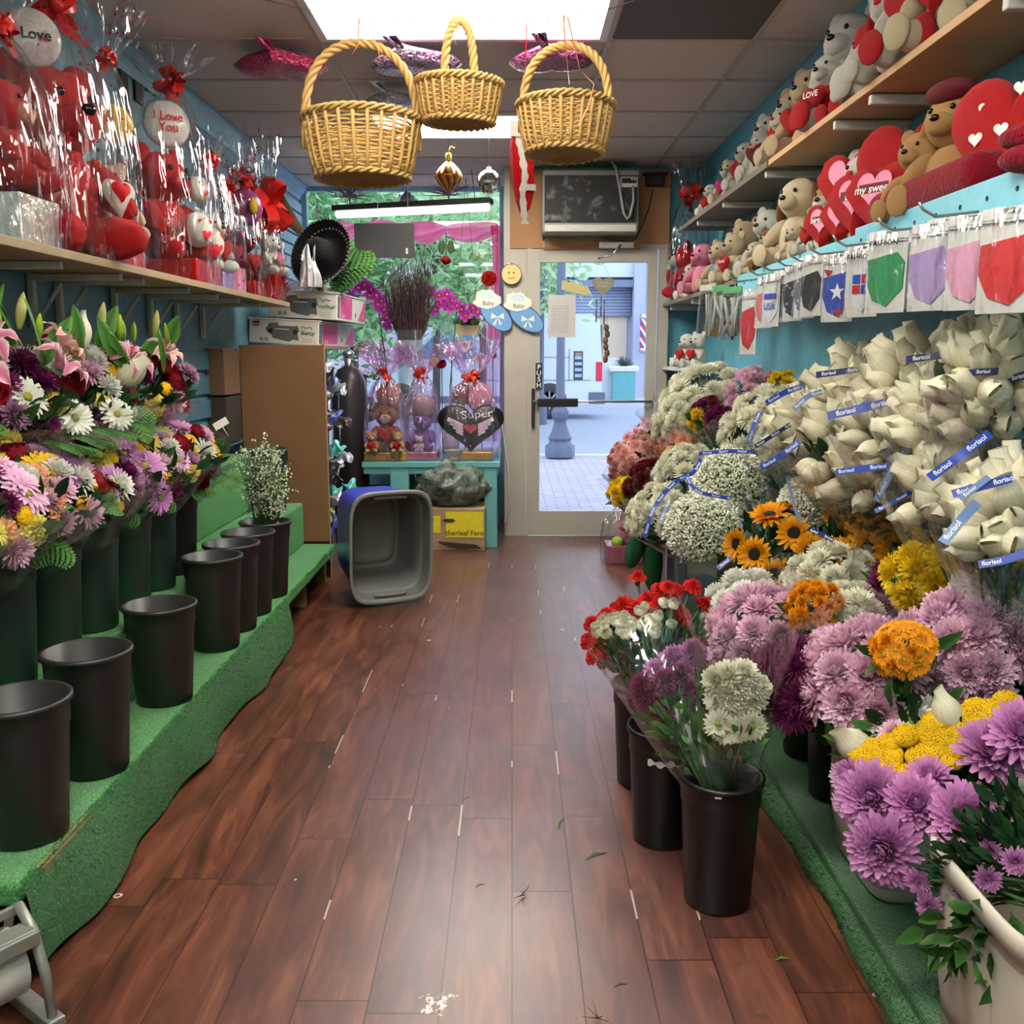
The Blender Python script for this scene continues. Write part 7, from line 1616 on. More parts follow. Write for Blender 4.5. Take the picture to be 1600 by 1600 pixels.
# tulips / silk flowers behind gifts
for (u, v, c, kd, y, lb, s) in ((690, 570, 'hotrose', 'rose', 7.0, 'pink tulip between the middle and right gifts', .045), (678, 565, 'yellow', 'carn', 7.1, 'orange-yellow silk flower beside the pink tulip', .04), (705, 548, 'palepink', 'carn', 7.3, 'pale pink silk blooms behind the right gift, upper left', .05), (725, 540, 'pink', 'carn', 7.3, 'rose pink silk blooms behind the right gift, top', .05), (752, 560, 'pink', 'carn', 7.3, 'rose pink silk bloom at the right end behind the gifts', .05), (770, 555, 'red', 'daisy', 7.25, 'small red daisy pinned on the pink tulle', .03)):
    p = at_t(u, v, y); t = thing('silk_flower', lb, 'silk flower', (p.x, y, tz)); put(kd, c, t, (0, 0, p.z - tz), (0, -.9, .5), s); mb = MB(); mb.tube([(0, .02, 0), (0, .02, p.z - tz - s * .5)], .004, 5); mb.build('stem', M_stem, t)
p = at_t(764, 435, 7.5); t = thing('orange_pompon', 'orange-red paper pompon at the right edge of the window', 'decoration', p); put('carn', 'red', t, (0, 0, 0), (0, -1, .1), .06); mb = MB(); mb.tube([(0, 0, 0), (0, 0, ZC - p.z - .005)], .0015, 3); mb.build('string', M_string, t)
# ------------------------------------------------------------------ blue storage tote lying on its side
def tote():
    Y0 = 5.02; c = atY(612, 866, Y0); t = thing('storage_tote', 'empty blue and grey plastic storage tote standing on its end on the floor', 'tote', M=T(c.x, Y0, .325) @ rotz(.44) @ RX(.08))
    W, H, D = .225, .30, .44; e = 5.0
    def sq(a, rx, rz, tp=0):
        c_, s_ = math.cos(2 * PI * a), math.sin(2 * PI * a); k_ = (abs(c_) ** e + abs(s_) ** e) ** (-1 / e); return c_ * k_ * rx, s_ * k_ * rz
    def shell(k0, off, steps):
        mbx = MB()
        def fn(a, b):
            q = b * (len(steps) - 1); i = min(int(q), len(steps) - 2); f = q - i; s_, y = lerp(steps[i][0], steps[i + 1][0], f), lerp(steps[i][1], steps[i + 1][1], f)
            x, z = sq(a, (W + off) * s_, (H + off) * s_); return V((x, y, z))
        mbx.surf(fn, 96, (len(steps) - 1) * 3, True); return mbx
    out_ = shell(0, .0, [(1.0, .0), (1.0, .03), (.985, .035), (.97, .10), (.94, .11), (.84, D - .03), (.80, D), (.01, D)]); out_.build('outer_shell', mat('royal_blue_plastic', C(38, 62, 190), .35, var=.08, coat=.2), t)
    inn = shell(0, -.008, [(1.0, -.002), (.985, .03), (.955, .09), (.92, .10), (.83, D - .07), (.79, D - .04), (.70, D - .03), (.69, D - .04), (.64, D - .042), (.63, D - .03), (.01, D - .03)]); inn.build('grey_inside', mat('grey_plastic_inside', C(120, 120, 116), .45, var=.08, scale=4), t)
    rim = shell(0, 0, [(1.005, .004), (1.045, .004), (1.05, -.008), (1.04, -.016), (.99, -.016), (.965, -.004), (.97, .01)]); rim.build('rim', mat('grey_plastic_rim', C(136, 136, 132), .4, var=.05), t)
    for z in (1, -1):
        mbx = MB(); mbx.tube([(x, .02, z * (H - .025 - .5 * x * x)) for x in (-.09, -.05, 0, .05, .09)], .011, 6); mbx.build('handle_grip', mat('grey_plastic_rim', C(136, 136, 132), .4), t)
tote()
# trash bag over the fern carton
p = atZ(715, 862, 0.0); t = thing('fern_carton', 'torn brown carton with a yellow label under the teal table', 'carton', (p.x, p.y + .2, 0), -.06)
w, h = .40, .30
mb = MB(); mb.box((0, 0, h / 2), (w, .34, h), bev=.006); mb.build('box', mat('torn_kraft_card', C(170, 140, 106), .85, var=.25, scale=10), t)
mb = MB(); mb.box((.06, -.173, h * .62), (w * .66, .003, h * .60), mi=0); mb.box((-.15, -.173, h * .62), (.08, .003, h * .4), mi=0)
text(mb, 'therleaf Fern', T(.06, -.176, h * .42) @ RX(PI / 2), .052, mi=1, bold=True); mb.prism([(-.10, .0), (-.07, .012), (-.02, .012), (-.005, .0), (-.02, -.012), (-.07, -.01)], .002, M=T(0, -.176, h * .72) @ RX(PI / 2), mi=2); mb.prism([(-.15, .02), (.12, 0), (.16, -.03), (.0, -.035), (-.1, -.01)], .002, M=T(.02, -.176, h * .16) @ RX(PI / 2), mi=2)
mb.build('yellow_label', [mat('yellow_label_print', C(232, 214, 40), .6), mat('brown_letters', C(120, 90, 30), .6), mat('tear_shadow', C(60, 50, 40), .9)], t)
t = thing('trash_bag', 'grey-green translucent plastic bag stuffed with greenery on top of the fern carton', 'plastic bag', (p.x - .03, p.y + .2, h + .005))
def bagm():
    m, nt, out = newmat('grey_green_bag_film'); tc = N(nt, 'TexCoord'); nz = N(nt, 'TexNoise', Scale=9.0, Detail=6.0, Distortion=1.0); L(nt, tc, 'Object', nz, 'Vector'); r = N(nt, 'ValToRGB'); L(nt, nz, 'Fac', r, 0); r.color_ramp.elements[0].position = .35; r.color_ramp.elements[0].color = C(52, 66, 54); r.color_ramp.elements[1].position = .7; r.color_ramp.elements[1].color = C(140, 150, 138)
    p = N(nt, 'BsdfPrincipled', Roughness=.22); L(nt, r, 0, p, 'Base Color'); b = N(nt, 'Bump', Strength=1.0, Distance=.05); L(nt, nz, 'Fac', b, 'Height'); L(nt, b, 'Normal', p, 'Normal'); L(nt, p, 0, out, 0); return m
mb = MB()
def bag(a, b):
    th = -PI / 2 + PI * b; q = V((math.cos(th) * math.cos(2 * PI * a), math.cos(th) * math.sin(2 * PI * a), math.sin(th))); n_ = mnoise.noise(q * 2.3) * .18 + mnoise.noise(V((q.x * 9, q.y * 9, q.z * 3))) * .07; q2 = q * (1 + n_); return V((q2.x * .27, q2.y * .19, max(0, .15 + q2.z * .17)))
mb.surf(bag, 80, 40, True); mb.build('bag', bagm(), t)
mb = MB(); mb.ball((-.0, -.03, .33), (.035, .03, .03), 14, 8, jit=.25); mb.surf(lambda a, b: V((.03 * (1 + b) * math.cos(2 * PI * a) * (1 + .3 * math.sin(a * 25)), -.03 + .03 * (1 + b) * math.sin(2 * PI * a),   .34 + .05 * b)), 40, 4, True); mb.build('knot', mat('pale_bag_film', C(196, 196, 184), .35), t)
# dark tub under the table at the left
p = atY(590, 770, 7.0); mb = MB(); mb.lathe([(0, 0), (.13, 0), (.15, .36), (.16, .36), (.16, .38), (.145, .38), (.125, .02), (0, .02)], 30); tag(mb.build('dark_tub', M_dark, None, T(p.x - .02, 7.0, .0)), 'black tub standing in the dark under the left of the teal table', 'tub')
# ------------------------------------------------------------------ near left corner: metal paper cutter with a floral paper roll
M_al = mat('aged_aluminium', C(150, 150, 142), .4, metal=.5, var=.2)
t = thing('paper_roll_cutter', 'grey metal paper cutter with a roll of white floral paper at the near left corner', 'paper cutter', M=frame3((-1.0, 1.80, 0), (.59, .80, 0), (-.8, .59, 0)))
for x in (-.02, -.46):
    mb = MB(); mb.box((x, -.0, .015), (.035, .24, .03), bev=.004); mb.tube([(x, -.10, .03), (x, -.085, .12), (x, -.05, .20), (x, .0, .235), (x, .04, .21)], .011, 8); mb.tube([(x, .10, .03), (x, .07, .14), (x, .04, .21)], .009, 8); mb.build('side_frame', M_al, t)
def paper():
    m, nt, out = newmat('floral_wrapping_paper'); tc = N(nt, 'TexCoord'); vo = N(nt, 'TexVoronoi', Scale=16.0); L(nt, tc, 'Object', vo, 'Vector'); sp = N(nt, 'SeparateColor'); L(nt, vo, 'Color', sp, 0)
    spot = mth(nt, 'LESS_THAN', (vo, 'Distance'), .24); c = mixc(nt, mth(nt, 'MULTIPLY', spot, mth(nt, 'GREATER_THAN', (sp, 0), .6)), C(226, 222, 212), C(90, 140, 90)); c = mixc(nt, mth(nt, 'MULTIPLY', spot, mth(nt, 'GREATER_THAN', (sp, 1), .82)), c, C(220, 110, 70))
    p = N(nt, 'BsdfPrincipled', Roughness=.6); nt.links.new(c[0].outputs[c[1]], p.inputs['Base Color']); L(nt, p, 0, out, 0); return m
mb = MB(); mb.tube([(-.44, 0, .125), (-.04, 0, .125)], .07, 32, smooth=True); mb.build('paper_roll', paper(), t)
mb = MB(); mb.box((-.24, -.045, .205), (.44, .05, .012), bev=.003); mb.box((-.24, -.075, .196), (.44, .012, .03), bev=.003); mb.box((-.24, .01, .225), (.44, .012, .02), bev=.003); mb.build('cutting_bar', M_al, t)
# ================================================================== RIGHT SIDE: turf base, bins, buckets, bouquets
rs = thing('turf_flower_platform', 'low platform covered in dark green turf along the right wall under the flower bins', 'display stand', (1.08, 3.0, 0))
ro = V((1.08, 3.0, 0)); PX0, PZ = .80, .07
mb = MB(); mb.box((.0 + .005, -.1, PZ / 2), (.55, 3.6, PZ), bev=.01); mb.build('turf_tread', M_turfd, rs)
mb = MB(); mb.box((.17, .6, .19), (.24, 3.0, .23), bev=.01); mb.build('turf_back_step', M_turfd, rs)
def rskirt(a, b):
    y = lerp(1.12, 4.7, a); f = math.sin(y * 8) * .5 + math.sin(y * 19 + 2) * .3 + 1.2 * math.exp(-((y - 2.75) / .12) ** 2)
    return V((PX0 - .01 - b * (.012 + .016 * f) - .012 * math.sin(PI * b), y, lerp(PZ + .004, .003, b))) - ro
mb = MB(); mb.surf(rskirt, 160, 8); mb.build('hanging_skirt', M_turfd, rs)
R = random.Random(13); mb = MB()
for k in range(3600):
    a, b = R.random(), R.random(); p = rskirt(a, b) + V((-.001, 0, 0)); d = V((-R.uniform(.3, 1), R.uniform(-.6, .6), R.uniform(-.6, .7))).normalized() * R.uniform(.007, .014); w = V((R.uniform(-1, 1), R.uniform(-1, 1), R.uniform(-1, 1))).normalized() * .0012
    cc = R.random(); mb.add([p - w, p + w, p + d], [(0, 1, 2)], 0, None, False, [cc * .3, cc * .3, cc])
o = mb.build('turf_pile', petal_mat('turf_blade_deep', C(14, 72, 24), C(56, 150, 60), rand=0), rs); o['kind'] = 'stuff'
# far stand with pale legs
fs = thing('flower_stand', 'pale legged stand holding the far mum bundles by the door', 'display stand', (1.08, 5.25, 0))
mb = MB(); mb.box((.02, 0, .40), (.50, 1.0, .03), bev=.003); mb.build('stand_top', M_white, fs)
for x, y in ((-.20, -.47), (.22, -.47), (-.20, .45), (.22, .45), (-.2, -.1)):
    mb = MB(); mb.box((x, y, .195), (.045, .045, .385), bev=.003); mb.build('leg', mat('pale_blue_leg', C(180, 186, 206), .5), fs)
def bin_(label, x0, x1, y0, y1, z0, h, m, sticker=False):
    t = thing('flower_bin', label, 'bin', ((x0 + x1) / 2, (y0 + y1) / 2, z0)); W, D = (x1 - x0) / 2, (y1 - y0) / 2; e = 7.0
    def sq(a, rx, ry): c_, s_ = math.cos(2 * PI * a), math.sin(2 * PI * a); k_ = (abs(c_) ** e + abs(s_) ** e) ** (-1 / e); return c_ * k_ * rx, s_ * k_ * ry
    st_ = [(.0, .0), (.80, .0), (.86, .012), (.88, .35 * h), (.93, .36 * h), (.97, h - .05), (1.0, h - .045), (1.06, h - .04), (1.06, h - .0), (1.02, h), (.97, h - .02), (.95, .4 * h), (.85, .02), (0, .02)]
    mb = MB()
    def fn(a, b):
        q = b * (len(st_) - 1); i = min(int(q), len(st_) - 2); f = q - i; s_, z = lerp(st_[i][0], st_[i + 1][0], f), lerp(st_[i][1], st_[i + 1][1], f); x, y = sq(a, W * s_, D * s_); return V((x, y, z))
    mb.surf(fn, 80, (len(st_) - 1) * 2, True); b = mb.build('body', m, t)
    if sticker:
        mb = MB(); mb.box((-W * .935, .02, h * .66), (.002, .06, .12)); 
        for q in range(5): mb.box((-W * .935 - .001, .02, h * .66 - .04 + .018 * q), (.002, .045, .006), mi=1)
        o = mb.build('shipping_label', [mat('faded_pink_label', C(214, 176, 166), .7), mat('label_print', C(180, 110, 100), .7)], t, T(0, 0, 0) @ RY(.06)); 
    return t
M_bin = mat('yellowed_white_plastic', C(206, 198, 180), .45, var=.1, scale=5); M_bin2 = mat('scuffed_white_plastic', C(206, 196, 180), .5, var=.3, scale=6)
bin_('off-white rectangular flower bin with pink shipping label, holding the yellow pompons', .83, 1.18, 2.02, 2.40, PZ, .33, M_bin, True)
bin_('scuffed white flower bin nearest the viewer at the right edge', .80, 1.14, 1.33, 1.70, PZ, .38, M_bin2)
bin_('cream tub at the far end of the stand under white mums', .86, 1.06, 4.80, 5.0, .416, .2, M_bin)
yb = bin_('yellow flower bin under the sunflowers', .82, 1.02, 3.42, 3.72, PZ, .30, mat('mustard_plastic', C(196, 160, 30), .5, var=.1))
ME_floor = bucket_mesh('bucket_floor', mat('jet_black_bucket', C(13, 12, 13), .38, var=.2, scale=5), .098, .082, .335, .007)
bk1 = bucket(ME_floor, .515, 2.19, 0, 'nearest black bucket on the floor at the right, with a small round sticker')
bk2 = bucket(ME_floor, .425, 2.50, 0, 'black bucket on the floor with a torn white label, second from the viewer at right')
bk3 = bucket(ME_floor, .420, 2.86, 0, 'black bucket on the floor holding red carnations, third from the viewer at right')
for b_ in (bk1, bk2, bk3): b_.matrix_world = T(b_.location)
def decal(parent, u, v, wpx, hpx, t_, m, name, wav=0):
    c = atT(u, v, t_) - parent.location; a0 = math.atan2(c.y, c.x); r = lerp(.082, .098, c.z / .335 / .8) + .0016; k = t_ / FPX; da = wpx * k / r / 2; mb = MB()
    mb.surf(lambda a, b: V((r * math.cos(a0 + (a - .5) * 2 * da), r * math.sin(a0 + (a - .5) * 2 * da), c.z + (b - .5) * hpx * k * (1 + wav * math.sin(a * 17)) + wav * .003 * math.sin(a * 9))), 16, 2); mb.build(name, m, parent)
decal(bk2, 1026, 1229, 46, 9, 2.42, M_whiteflat, 'torn_label', .5); decal(bk1, 1117, 1276, 11, 12, 2.13, mat('round_sticker', C(220, 190, 190), .5, var=.4, scale=90), 'round_sticker')
for x, y, lb in ((.96, 2.62, 'left'), (1.16, 2.55, 'right'), (.97, 2.92, 'second left'), (1.18, 2.95, 'second right')):
    bucket(ME_floor, x, y, PZ if x < 1.05 else .305, 'black bucket hidden under the pink and white mums, %s one' % lb, s=(1, 1, .9 if x < 1.05 else .6))
AXR = V((-.50, -.55, .68))
def wb(name, label, u, v, t_, px, picks, n, seed, base=None, hs=.05, ax=AXR, wrap=F_clear, **kw):
    c = atT(u, v, t_); r = px * t_ / FPX; q = 1.37 / max(1.37, c.x + 1.4 * r); t_ *= q; c = atT(u, v, t_); r *= q
    b = V(base) if base else c - ax.normalized() * (r * .4) + V((.06, .06, -.34))
    kw.setdefault('ftop', .6); kw.setdefault('nfol', 110); return bouquet(name, label, b, c, r, ax, picks, n, seed, hs, wrap, **kw)
MUM = 'chrysanthemum_bunch'
wb(MUM, 'white mum bunch at the left rear of the pink bunch with a bud', 1160, 948, 2.95, 62, [('big', 'white', 1)], 12, 201, (.95, 2.92, .33), .050, fol='leaf')
wb(MUM, 'pale pink mum bunch nearest the red carnations', 1185, 985, 2.72, 74, [('big', 'palepink', 1)], 15, 202, (.96, 2.62, .33), .058, cap=1.3)
wb(MUM, 'left orange mum bunch, between pale pink and white', 1268, 944, 2.56, 42, [('mum', 'orange', 1)], 20, 203, (.97, 2.92, .33), .024, cap=1.3)
wb(MUM, 'white mum bunch in the centre of the right display', 1312, 972, 2.60, 66, [('fine', 'cream', 1)], 18, 204, (.97, 2.70, .33), .044)
wb(MUM, 'white mum bunch just below the sunflowers', 1292, 908, 2.86, 66, [('big', 'cream', 1)], 14, 205, (.97, 2.96, .33), .048)
wb(MUM, 'dark purple spider mum bunch under the central white bunch', 1238, 1060, 2.36, 60, [('spider', 'purple', 1)], 9, 206, (.96, 2.60, .33), .062, cap=1.4)
wb(MUM, 'pale pink mum bunch in the middle front, above the yellow pompons', 1340, 1056, 2.28, 86, [('big', 'palepink', 1)], 13, 207, (1.0, 2.55, .33), .066, cap=1.3)
wb(MUM, 'right orange mum bunch, between the two pale pink bunches', 1408, 1008, 2.14, 44, [('daisy', 'orange', 1), ('mum', 'orange', .9)], 24, 208, (1.05, 2.5, .40), .025, cap=1.35, nfol=25)
wb(MUM, 'pale pink mum bunch at the right, largest of the pink ones', 1500, 1012, 2.26, 92, [('big', 'palepink', 1), ('big', 'pink', 1)], 15, 209, (1.16, 2.55, .5), .064, cap=1.3)
wb(MUM, 'dark purple mum bunch below the yellow daisies', 1398, 922, 2.62, 46, [('spider', 'purple', 1)], 8, 210, (1.16, 2.95, .5), .046)
wb(MUM, 'bright yellow daisy mum bunch under the large netted blooms', 1455, 895, 2.52, 62, [('daisy', 'yellow', 1.1), ('mum', 'yellow', 1)], 12, 211, (1.16, 2.95, .5), .055)
wb(MUM, 'creamy pink-white mum bunch at the right edge above the pink one', 1562, 930, 2.28, 66, [('fine', 'white', 1), ('big', 'cream', 1)], 16, 212, (1.22, 2.60, .5), .05)
wb(MUM, 'small lilac mum bunch between sunflowers and white mums', 1350, 888, 3.05, 28, [('mum', 'pink', 1), ('mum', 'lilac', 1)], 6, 213, (1.16, 2.95, .5), .034, wrap=None)
def hb(name, label, base, heads, seed, foliage_to=None, fr=(.05, .12), nfol=120, fol='leaf', wrap=None, fsz=.07, cat='bouquet', group=None):
    """bunch with explicitly placed heads: (kind, colour, u, v, t, size, normal)"""
    R = random.Random(seed); base = V(base); t = thing(name, label, cat, base, 0, group); pts = []
    for kd, c, u, v, t_, s, n_ in heads:
        p = atT(u, v, t_) - base; put(kd, c, t, p, V(n_) + V((R.gauss(0, .12), R.gauss(0, .12), R.gauss(0, .1))), s, None, R); pts.append(p - V(n_).normalized() * s * .3)
    mb = MB(); stems(mb, pts, (0, 0, 0), R, .03, .004); mb.build('stems', M_stem, t)
    if nfol:
        c = sum(pts, V()) / len(pts); mb = MB(); foliage(mb, c * .2, c * .92 if foliage_to is None else V(foliage_to) - base, fr[0], fr[1], nfol, R, fsz); o = mb.build('foliage', P[fol], t); o['kind'] = 'stuff'
    if wrap: mb = MB(); sleeve(mb, (0, 0, 0), wrap[0], wrap[1], wrap[2], wrap[3], R, wav=.05); mb.build('clear_wrap', F_clear, t)
    return t
up = (-.5, -.5, .75)
# near bin: lilac mums and fillers
lil = [('big', 'lilac', 1365, 1247, 1.98, .078, (-.6, -.7, .5)), ('big', 'lilac', 1430, 1258, 1.92, .066, (-.3, -.8, .5)), ('big', 'lilac', 1512, 1280, 1.80, .074, (-.2, -.8, .55)), ('big', 'lilac', 1382, 1326, 1.88, .076, (-.7, -.7, .3)), ('big', 'lilac', 1552, 1178, 1.82, .072, (-.3, -.6, .8)), ('big', 'lilac', 1600, 1150, 1.78, .07, (-.2, -.6, .8)), ('mum', 'lilac', 1452, 1215, 1.98, .05, (-.3, -.5, .8)), ('mum', 'lilac', 1330, 1215, 2.05, .045, (-.8, -.5, .4))]
lil += [('mum', 'lilac', u, v, t_, .026, (-.5, -.8, .2)) for u, v, t_ in ((1434, 1376, 1.8), (1511, 1390, 1.7), (1543, 1372, 1.68), (1586, 1345, 1.65), (1452, 1415, 1.78), (1545, 1330, 1.7), (1480, 1320, 1.8))]
hb(MUM, 'bunch of big lilac-pink mums leaning out of the nearest bin', (.97, 1.52, .40), lil, 220, atT(1530, 1300, 1.78), (.05, .13), 360, 'darkleaf', fsz=.045)
yl = []; R = random.Random(77)
for k in range(84):
    a, b = R.random(), R.random(); u = lerp(1345, 1575, a); v = lerp(1205, 1120, a) + (b - .5) * 78 * (1 - .5 * abs(a - .45)); yl.append(('button', 'button', u, v, 2.06 - .06 * a + (b - .5) * -.05, R.uniform(.022, .031), (-.35, -.5, .85)))
hb('button_pompon_bunch', 'bunch of bright yellow button pompons above the lilac mums', (1.0, 2.2, .36), yl, 221, None, (.05, .14), 160, 'leaf')
wh = [('net', 'net', 1338, 1168, 2.12, .042, (-.75, -.2, .7)), ('net', 'net', 1482, 1118, 2.05, .036, (-.4, .1, 1)), ('daisy', 'white', 1430, 1128, 2.12, .05, (-.4, -.3, .9)), ('daisy', 'white', 1385, 1145, 2.14, .045, (-.4, -.3, .9)), ('mum', 'white', 1455, 1112, 2.14, .045, (-.3, -.2, .9)), ('mum', 'palepink', 1398, 1150, 2.1, .04, (-.5, -.4, .8)), ('mum', 'pink', 1325, 1215, 2.16, .045, (-.8, -.5, .5)), ('daisy', 'palepink', 1322, 1255, 2.14, .035, (-.9, -.5, .1))]
hb('mixed_bunch', 'white daisies and netted white blooms at the rear of the bin, behind the yellow pompons', (1.0, 2.24, .36), wh, 222, None, (.05, .12), 100, 'leaf')
spray('spray of tiny deep pink wax flowers at the right edge by the lilac mums', 'wax_flower_spray', (1.06, 1.5, .40), (1.0, 1.40, .44), .07, .16, 223, 16, 420, (206, 84, 110), True)
for k, (u, v, t_) in enumerate(((1500, 1455, 1.68), (1530, 1470, 1.64), (1560, 1440, 1.62), (1478, 1462, 1.72), (1590, 1500, 1.6))):
    p = atT(u, v, t_); mb = MB(); R = random.Random(k); foliage(mb, (.03, .03, 0), (-.02, -.02, .0), .02, .05, 12, R, .06); tag(mb.build('chrysanthemum_leaf', P['leaf'], None, T(p)), 'fresh green mum leaves spilling over the rim of the nearest bin', 'leaf', 'green leaves over the near bin')
# sunflowers
sf = [(1202, 807, 3.25, .056, (-.3, -.35, .9)), (1222, 797, 3.32, .05, (.1, .2, 1)), (1241, 833, 3.2, .052, (-.3, -.8, .5)), (1152, 850, 3.2, .05, (-.9, -.5, .2)), (1180, 866, 3.14, .052, (-.5, -.8, .3)), (1267, 862, 3.12, .052, (-.2, -1, .25)), (1211, 896, 3.05, .05, (-.1, -1, .1)), (1311, 813, 3.2, .05, (-.3, -.2, .9)), (1357, 822, 3.05, .062, (-.2, -1, .35)), (1398, 822, 3.0, .055, (.2, -.5, .8)), (1314, 867, 3.02, .056, (-.1, -.9, .5)), (1356, 858, 2.98, .052, (-.1, -.8, .6)), (1405, 862, 2.94, .066, (.0, -1, .4))]
hb('sunflower_bunch', 'bunch of golden sunflowers with dark centres above the yellow bin', (.95, 3.52, .34), [('sun', 'sunpetal', u, v, t_, s, n_) for u, v, t_, s, n_ in sf[:7]], 230, atT(1210, 860, 3.3), (.04, .14), 160, 'darkleaf')
hb('sunflower_bunch', 'second bunch of sunflowers, right of the yellow bin ones', (1.1, 3.3, .4), [('sun', 'sunpetal', u, v, t_, s, n_) for u, v, t_, s, n_ in sf[7:]], 231, atT(1365, 850, 3.15), (.04, .15), 180, 'darkleaf')
hb('sunflower_bunch', 'wrapped sunflowers half hidden under the netted cream blooms', (1.12, 3.3, .45), [('sun', 'sunpetal', u, v, t_, .05, (-.3, -.8, .4)) for u, v, t_ in ((1292, 752, 3.25), (1325, 762, 3.2), (1352, 775, 3.15), (1440, 815, 2.85), (1530, 835, 2.5), (1490, 830, 2.65))], 232, atT(1370, 790, 3.0), (.05, .12), 200, 'darkleaf')
# baby's breath
def gyp(label, u, v, t_, px, seed, n, base):
    R = random.Random(seed); c = atT(u, v, t_); r = px * t_ / FPX; base = V(base); t = thing('babys_breath_bunch', label, 'bouquet', base); c = c - base; ax = V((-.45, -.6, .65)).normalized(); A = align(ax)
    mf, ms = MB(), MB()
    for k in range(n):
        th = math.acos(1 - 1.05 * R.random()); az = R.uniform(0, 2 * PI); d = V((math.sin(th) * math.cos(az), math.sin(th) * math.sin(az), math.cos(th))); lump = 1 + .12 * mnoise.noise(d * 4 + V((seed, 0, 0))); p = c + (A @ d) * r * lump * R.uniform(.82, 1.04)
        mf.ball(p, R.uniform(.0035, .0062), 5, 3)
        if k % 5 == 0: ms.tube([c + (A @ d) * r * .45, p], .0009, 3, cap=False)
    for k in range(40): a = R.uniform(0, 2 * PI); ms.tube([V((R.uniform(-.03, .03), R.uniform(-.03, .03), 0)), c * .6, c + A @ V((math.cos(a) * r * .5, math.sin(a) * r * .5, 0))], .0022, 4)
    mf.ball(c - ax * r * .1, r * .72, 18, 12, jit=.2, mi=1)
    ms.build('stems', mat('gyp_stem', C(120, 140, 96), .7), t); o = mf.build('tiny_blossoms', [mat('gyp_blossom', C(236, 236, 214), .7), mat('gyp_inner_greens', C(132, 142, 104), .9, var=.5, scale=60, bump=.5)], t); o['kind'] = 'stuff'
    mb = MB(); sleeve(mb, (0, 0, 0), (c.normalized() * .6 + ax * .4), .05, r * 1.22, c.length + r * .35, R, wav=.07); mb.build('clear_wrap', F_clear, t); return t
g1 = gyp("wrapped baby's breath bunch lowest and nearest the aisle", 1098, 828, 3.7, 58, 1, 3000, (1.0, 3.75, .45))
g2 = gyp("wrapped baby's breath bunch above and behind the lowest one", 1142, 762, 3.95, 62, 2, 2800, (1.08, 4.0, .55))
g3 = gyp("baby's breath bunch behind the sunflowers", 1266, 792, 3.5, 48, 3, 2200, (1.12, 3.5, .5))
# far bundles of mums and carnations
FARB = 'chrysanthemum_bundle'
far = [('large cream mum bundle left of the netted blooms', 1190, 662, 4.15, 72, [('fine', 'cream', 1)], 26, .05), ('cream mum bundle below the far corner shelf', 1088, 620, 4.9, 66, [('fine', 'cream', 1)], 24, .052), ('cream mum bundle just left of the maroon and yellow tuft', 1062, 652, 4.8, 46, [('fine', 'cream', 1)], 18, .05), ('pale pink mum bundle behind the large cream bundle', 1168, 612, 4.85, 44, [('fine', 'palepink', 1)], 16, .045),
       ('small yellow mum bundle farthest back against the wall', 1218, 602, 4.6, 24, [('mum', 'yellow', 1)], 8, .035), ('maroon, yellow and purple mum bundle in the middle of the cream ones', 1103, 645, 4.6, 28, [('fine', 'maroon', 1), ('mum', 'yellow', 1), ('fine', 'purple', 1)], 10, .035), ('purple mum bundle right of the yellow and maroon one', 1122, 655, 4.5, 22, [('fine', 'purple', 1)], 7, .035),
       ('salmon pink carnation bundle leaning farthest into the aisle', 988, 712, 4.95, 42, [('carn', 'salmon', 1)], 20, .04), ('salmon pink carnation bundle behind the leaning one', 1022, 685, 5.0, 46, [('carn', 'salmon', 1), ('carn', 'palepink', 1)], 20, .04), ('peach and orange carnation bundle beside the salmon ones', 1058, 692, 4.75, 34, [('carn', 'peach', 1), ('carn', 'salmon', 1)], 14, .036),
       ('bright yellow mum bundle overhanging the aisle', 970, 768, 4.75, 22, [('mum', 'yellow', 1)], 8, .036), ('maroon mum bundle beside the bright yellow one', 1008, 752, 4.6, 36, [('fine', 'maroon', 1)], 14, .04), ('white mum bundle behind the maroon one', 1062, 735, 4.45, 46, [('fine', 'cream', 1)], 16, .046), ("white mum bundle lowest, in front of the baby's breath", 1022, 795, 4.35, 46, [('fine', 'cream', 1)], 16, .046), ('cream mum bundle against the netted sleeves', 1232, 680, 3.8, 50, [('fine', 'cream', 1)], 16, .05)]
for i, (lb, u, v, t_, px, pk, n, hs) in enumerate(far):
    c = atT(u, v, t_); hs2 = hs * 1.12; wb(FARB, lb, u, v, t_, px, pk, n, 300 + i, (min(max(c.x + .10, .88), 1.2), c.y + .08, max(.42, c.z - .40)), hs2, V((-.6, -.5, .62)), nfol=60, cap=1.35, wr=1.2, wh=None, ftop=.5)
# netted cream mums in printed sleeves
NB = 'netted_mum_bouquet'; net = [(1330, 676, 3.05, 84, 'in the long blue-banded sleeve, left half'), (1415, 650, 2.95, 84, 'in the long blue-banded sleeve, right half'), (1372, 722, 2.95, 70, 'low in front, above the sunflowers'), (1488, 648, 2.70, 84, 'behind the wide blue band at the right'), (1556, 622, 2.35, 80, 'at the right edge near the wall'), (1265, 662, 3.45, 66, 'leftmost, beside the cream mums'), (1500, 752, 2.45, 80, 'with two crossing blue bands, right of centre'), (1580, 800, 2.12, 84, 'nearest the viewer at the right edge'), (1345, 598, 3.25, 70, 'in shade at the back, left'), (1440, 584, 2.80, 76, 'in shade at the back, middle'), (1545, 574, 2.30, 70, 'in shade at the back, right')]
F_sl = film('printed_sleeve_film', tint=(.95, .95, .95, 1), refl=.07, edge=.42, rough=.12, crink=.55, cscale=16, milk=.035)
NETS = []
